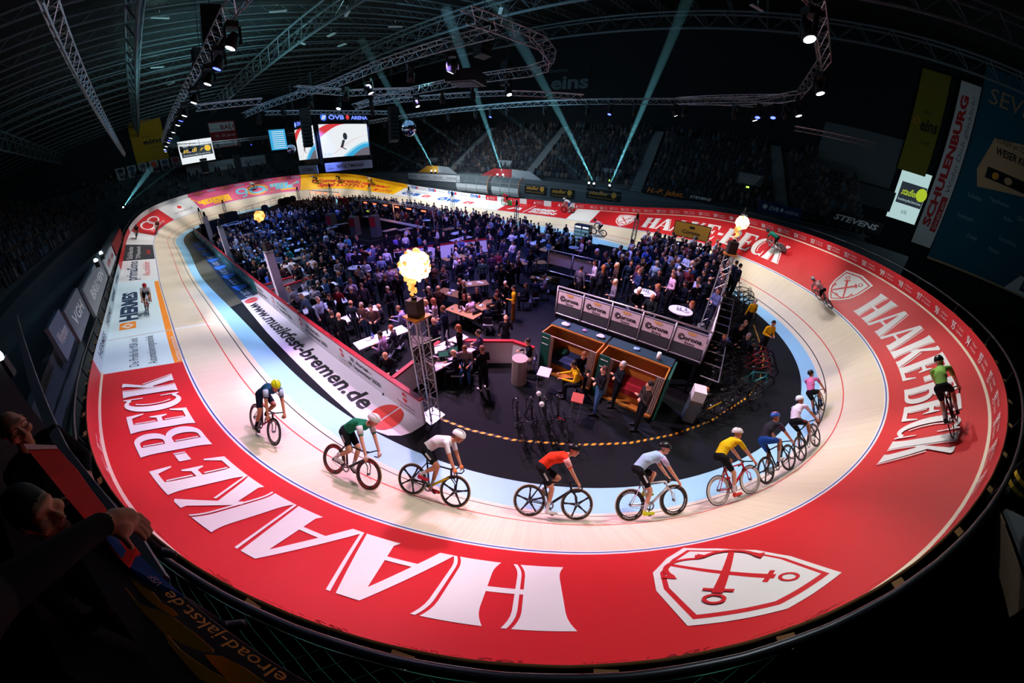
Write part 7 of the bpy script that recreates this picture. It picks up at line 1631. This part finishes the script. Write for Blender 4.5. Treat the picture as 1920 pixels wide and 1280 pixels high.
FG_CURB=[(-16.774,-22.336,5.72),(-16.207,-24.083,5.72),(-15.807,-25.437,5.72),(-15.538,-26.297,5.72),(-15.356,-26.832,5.72),(-15.231,-27.183,5.72),(-15.096,-27.551,5.72),(-14.979,-27.885,5.72),(-14.929,-28.061,5.72),(-14.852,-28.088,5.72),(-14.914,-27.819,5.72),(-15.047,-27.458,5.72),(-15.166,-27.144,5.72),(-15.304,-26.793,5.72),(-15.526,-26.081,5.72),(-15.891,-24.884,5.72),(-16.742,-22.116,5.72)]
FG_RED=[(-15.392,-27.003,5.95),(-15.329,-26.849,5.78),(-15.187,-27.171,5.78),(-15.038,-27.578,5.78),(-14.91,-27.95,5.78),(-14.92,-28.068,5.84),(-15.06,-27.716,5.93),(-15.177,-27.454,5.95)]
FG_REDTOP=[(-15.38,-27.026,5.96),(-15.319,-26.87,5.79),(-15.305,-26.915,5.79),(-15.344,-27.105,5.96)]
FG_DARK=[(-15.048,-27.949,5.95),(-14.97,-27.892,5.88),(-14.888,-28.039,5.72),(-14.821,-28.209,5.7),(-14.742,-28.403,5.68),(-14.672,-28.575,5.66),(-14.609,-28.724,5.64),(-14.574,-28.832,5.62),(-14.761,-28.804,5.95),(-14.825,-28.643,5.95),(-14.9,-28.393,5.95)]
FG_BLUE=[(-14.974,-27.891,5.89),(-14.947,-27.871,5.79),(-14.882,-28.044,5.73),(-14.815,-28.213,5.71),(-14.857,-28.22,5.74),(-14.89,-28.155,5.77),(-14.925,-28.053,5.83)]
FG_S1=[(-15.002,-28.031,5.86),(-14.965,-28.096,5.86),(-14.925,-28.179,5.86),(-14.896,-28.259,5.86),(-14.868,-28.296,5.86),(-14.837,-28.331,5.86),(-14.796,-28.39,5.86),(-14.752,-28.481,5.86),(-14.723,-28.556,5.86),(-14.726,-28.566,5.86),(-14.751,-28.545,5.86),(-14.8,-28.48,5.86),(-14.832,-28.426,5.86),(-14.808,-28.5,5.86),(-14.758,-28.597,5.86),(-14.714,-28.671,5.86),(-14.74,-28.685,5.86),(-14.79,-28.607,5.86),(-14.833,-28.515,5.86),(-14.839,-28.417,5.86),(-14.864,-28.351,5.86),(-14.9,-28.274,5.86),(-14.94,-28.198,5.86),(-14.975,-28.113,5.86)]
FG_S2=[(-14.922,-28.118,5.82),(-14.893,-28.168,5.82),(-14.858,-28.222,5.82),(-14.841,-28.275,5.82),(-14.813,-28.322,5.82),(-14.799,-28.36,5.82),(-14.817,-28.353,5.82),(-14.855,-28.287,5.82),(-14.883,-28.233,5.82),(-14.908,-28.176,5.82)]
FG_S3=[(-14.778,-28.515,5.8),(-14.733,-28.556,5.8),(-14.692,-28.626,5.8),(-14.662,-28.701,5.8),(-14.652,-28.745,5.8),(-14.714,-28.695,5.8),(-14.749,-28.624,5.8),(-14.77,-28.553,5.8)]
FG_TX=((-14.825,-28.208,5.715),(-14.627,-28.691,5.66))
FG_CROSS=[(-15.164,-27.452,5.86),(-15.188,-27.387,5.86),(-15.13,-27.538,5.86),(-15.187,-27.486,5.87),(-15.14,-27.442,5.85)]
# ---------------------------------------------------------------- spectators' parapet next to the camera
def slab(name,pts,m_,parent=None,th=.03,**kw):
    mb=MB(); n=len(pts); v=[Vector(p) for p in pts]; flat,tri=tess([[(p[0],p[1]) for p in pts]])
    mb.add(v+[p-Vector((0,0,th)) for p in v],[tuple(t) for t in tri]+[tuple(i+n for i in t[::-1]) for t in tri]+[(i,(i+1)%n,n+(i+1)%n,n+i) for i in range(n)],m_); return mb.build(name,parent,**kw)
M_fred=mat('near_banner_red','b81a14',.8,noise=.06,spec=.05); M_fdark=mat('near_banner_dark','100e13',.8,noise=.1,spec=.05); M_fblue=mat('near_banner_blue','12306a',.8,noise=.08,spec=.05); M_curb=mat('parapet_cap','66717a',.6,noise=.2,scale=3); M_fpink=mat('near_banner_pink','b87076',.5,noise=.05); M_forange=mat('near_print_orange','d8800e',.6,noise=0)
slab('parapet',FG_CURB,M_curb,label='worn pale cap of the parapet curving along the left edge of the track',cat='parapet')
b=slab('banner',FG_RED,M_fred,label='bright red banner with a black cross lying on the parapet near the camera',cat='banner')
slab('pink_edge',[(p[0],p[1],p[2]+.003) for p in FG_REDTOP],M_fpink,b,.004)
cr=FG_CROSS
for p,q in ((cr[1],cr[2]),(cr[3],cr[4])):
    p,q=Vector(p),Vector(q); d=(q-p).normalized(); s=Vector((-d.y,d.x,0))*.012; u=Vector((0,0,.02)); mb=MB(); mb.add([p-s+u,q-s+u,q+s+u,p+s+u],[(0,1,2,3)],M_pb); mb.build('cross_stroke',b)
b=slab('banner',FG_DARK,M_fdark,label='dark grey banner with orange swashes and web lettering along the nearest parapet',cat='banner')
slab('blue_panel',[(p[0],p[1],p[2]+.004) for p in FG_BLUE],M_fblue,b,.004)
for F,k in ((FG_S1,0),(FG_S2,1),(FG_S3,2)): slab('orange_swash',[(p[0],p[1],p[2]+.012) for p in F],M_forange,b,.004)
A_,B_2=Vector(FG_TX[0]),Vector(FG_TX[1]); d=(A_-B_2); L_=d.length; d.normalize(); n_=Vector((d.y,-d.x,0)).normalized()
if n_.dot(Vector((-1,0,0)))<0: n_=-n_
a=Art(); a.text('elroad-jakst.de',0,L_,0,.034,M_forange); a.text('VSF',L_*1.08,L_*1.2,.0,.02,M_fpink)
a.build('lettering',lambda x,y,o: B_2+d*x+n_*y+Vector((0,0,.045+o+y*1.1)),parent=b,lift=.001)
# body of the parapet below
mb=MB(); PP=[FG_CURB[0],FG_CURB[2],FG_CURB[4],FG_CURB[6],FG_CURB[8],FG_DARK[3],FG_DARK[5],FG_DARK[7],(-14.45,-29.3,5.6),(-14.2,-30.2,5.6)]
RC=.42
for p,q in zip(PP[:-1],PP[1:]): mb.add([(p[0]-RC,p[1]-RC*.3,p[2]-.0),(q[0]-RC,q[1]-RC*.3,q[2]-.0),(q[0]-RC,q[1]-RC*.3,0),(p[0]-RC,p[1]-RC*.3,0)],[(0,1,2,3)],M_dark)
tag(mb.build('parapet'),'black draped front of the nearest spectator parapet','parapet')
mb=MB(); mb.prism([(-24,-21.5),(-17.5,-21.8),(-16.6,-25.0),(-16.1,-26.8),(-15.6,-28.2),(-15.35,-29.2),(-15.1,-31),(-15.1,-35),(-24,-35)][::-1],4.05,4.24,M_dark); mb.build('floor_stand',kind='structure')
# safety net between the rail and the parapet
M_net=mat('net_green','0f6a55',.7,noise=.15)
mb=MB(); NU,NV=96,12
def netp(i,j):
    s=100.5+i*.09; w=j/NV; out=.16+.75*w; up=.24-.55*math.sin(PI*w*.6)-.03*math.sin(i*.9+j); return TS(s,TW+HB,out=out,up=up)
G=[[netp(i,j) for j in range(NV+1)] for i in range(NU+1)]
for i in range(NU):
    for j in range(NV):
        if (i+j)%2==0: mb.tube([G[i][j],G[i+1][j+1]],.0022,M_net,3,caps=False)
        else: mb.tube([G[i+1][j],G[i][j+1]],.0022,M_net,3,caps=False)
for j in (0,NV): mb.tube([G[i][j] for i in range(NU+1)],.006,M_net,4)
tag(mb.build('safety_net'),'green knotted safety net hanging outside the track rail below the camera','net')
# spectators by the parapet
def gl_(o,hc,k=1.0):
    mb=MB()
    for y in (-.035,.035): mb.tube([(hc[0]+.095,hc[1]+y+.026*math.cos(t*PI/5),hc[2]+.01+.02*math.sin(t*PI/5)) for t in range(10)],.003,M_pb,4,closed=True)
    for y in (-.07,.07): mb.tube([(hc[0]+.09,y,hc[2]+.012),(hc[0]-.02,y*1.15,hc[2]+.02)],.003,M_pb,4)
    mb.build('glasses',o)
def near_face(hx,hz):
    # brow, nose, lips, chin and ears added to the plain head
    return [((hx+.085,0,hz+.012),(hx+.118,0,hz-.028),.010,.015,SKIN),((hx+.07,-.035,hz+.035),(hx+.07,.035,hz+.035),.022,.022,SKIN),((hx+.088,-.018,hz-.058),(hx+.088,.018,hz-.058),.013,.013,SKIN),((hx+.07,0,hz-.095),(hx+.07,0,hz-.095),.028,.028,SKIN),((hx+.05,.05,hz-.03),(hx+.05,.05,hz-.03),.032,.032,SKIN),((hx+.05,-.05,hz-.03),(hx+.05,-.05,hz-.03),.032,.032,SKIN)]
BODY['near1']=fuse(standing(fw,fw,.12,bald=True)+near_face(.03+.09,1.635),.011,'person_near',2)
BODY['near2']=fuse(standing(cr_,fw,.18)+near_face(.03+.13,1.635),.012,'person_near2',2)
o=person(-15.67+.04,-26.56+.02,5.905-1.635,-.9,'near1','0c0d10','0c0d10','8a7a70','older man with glasses in black looking right at the left edge',k=1.0,sk=SKINS[0]); gl_(o,(.14,0,1.645))
person(-15.32,-27.62,6.02-1.66,-.6,'near2','0a0b0e','0a0b0e','12100f','dark-haired spectator in black behind the red banner at lower left',k=1.0,sk=SKINS[0])
# nearest spectator: only a sleeve and hand reach into view
w=Vector((-14.874,-28.053,6.04)); ARM=[((-15.02,-28.88,6.22),(0,0,0),.19,.19,SHIRT,(.8,1.0,1.3)),((-14.95,-28.86,5.95),(0,0,0),.18,.18,SHIRT,(.8,1.0,1.5)),((-14.93,-28.92,5.45),(0,0,0),.17,.17,PANTS,(.9,1.1,1.4)),
 ((-14.99,-28.93,5.4),(-14.98,-28.8,4.85),.1,.07,PANTS),((-14.98,-28.8,4.85),(-15.02,-28.85,4.36),.07,.05,PANTS),((-14.85,-29.0,5.4),(-14.84,-28.85,4.85),.1,.07,PANTS),((-14.84,-28.85,4.85),(-14.86,-28.9,4.36),.07,.05,PANTS),
 ((-14.97,-28.72,6.50),(-15.02,-28.40,6.29),.075,.06,SHIRT),((-15.02,-28.40,6.29),tuple(w),.06,.043,SHIRT),
 ((-14.87,-28.05,6.035),(-14.845,-28.015,6.0),.033,.036,SKIN),((-14.845,-28.015,6.0),(-14.822,-27.995,5.962),.040,.040,SKIN),((-14.86,-28.04,6.01),(-14.835,-28.045,5.97),.030,.032,SKIN),
 ((-14.93,-28.98,6.66),(0,0,0),.1,.1,HAIR,(1,1,1.2)),((-14.95,-28.9,6.48),(-14.93,-28.96,6.6),.06,.055,SKIN)]
for a,b,c,r_ in (((-14.815,-27.975,5.965),(-14.792,-27.972,5.925),(-14.783,-27.990,5.888),.0105),((-14.818,-27.99,5.958),(-14.795,-27.993,5.915),(-14.788,-28.013,5.873),.011),((-14.824,-28.005,5.953),(-14.803,-28.013,5.912),(-14.797,-28.035,5.878),.0105),((-14.832,-28.02,5.95),(-14.813,-28.034,5.915),(-14.81,-28.053,5.888),.0095),((-14.852,-28.055,5.985),(-14.838,-28.085,5.965),(-14.832,-28.115,5.945),.0125)):
    ARM+= [(a,b,r_+.002,r_,SKIN),(b,c,r_,r_-.0018,SKIN)]
me=fuse(ARM,.0055,'person_arm',3); o=bpy.data.objects.new('person',me); COL.objects.link(o)
for i,m_ in enumerate((SKINS[1],cmat('0b0b0e'),cmat('0b0b0e'),hmat('17130f'),SHOE,cmat('0b0b0e'))): o.material_slots[i].link='OBJECT'; o.material_slots[i].material=m_
tag(o,'nearest spectator in a black sleeve resting a hand on the parapet','person')
# right edge of the picture: a striped jacket and a ledge behind the rail
M_stry=mat('jacket_yellow','c8a418',.7,noise=.1)
o=person(-9.75,-34.35,3.3,1.9,'st0','15171a','15171a','17130f','person in a yellow and black jacket outside the rail at the far right edge',k=1.0)
mb=MB()
for z,r_ in ((1.28,.2),(1.14,.19)): mb.lathe([(r_,z-.03),(r_,z+.03)],M_stry,14,Matrix.Translation((0,0,0)))
mb.build('yellow_stripe',o)
mb=MB(); mb.box((-10.9,-34.2,4.3),(1.4,.5,.06),M_par); mb.box((-10.6,-34.0,4.05),(1.8,.06,.3),mat('ledge_wood','6a5a48',.8,noise=.1)); tag(mb.build('ledge'),'grey ledge with a brown front at the far right edge','ledge')
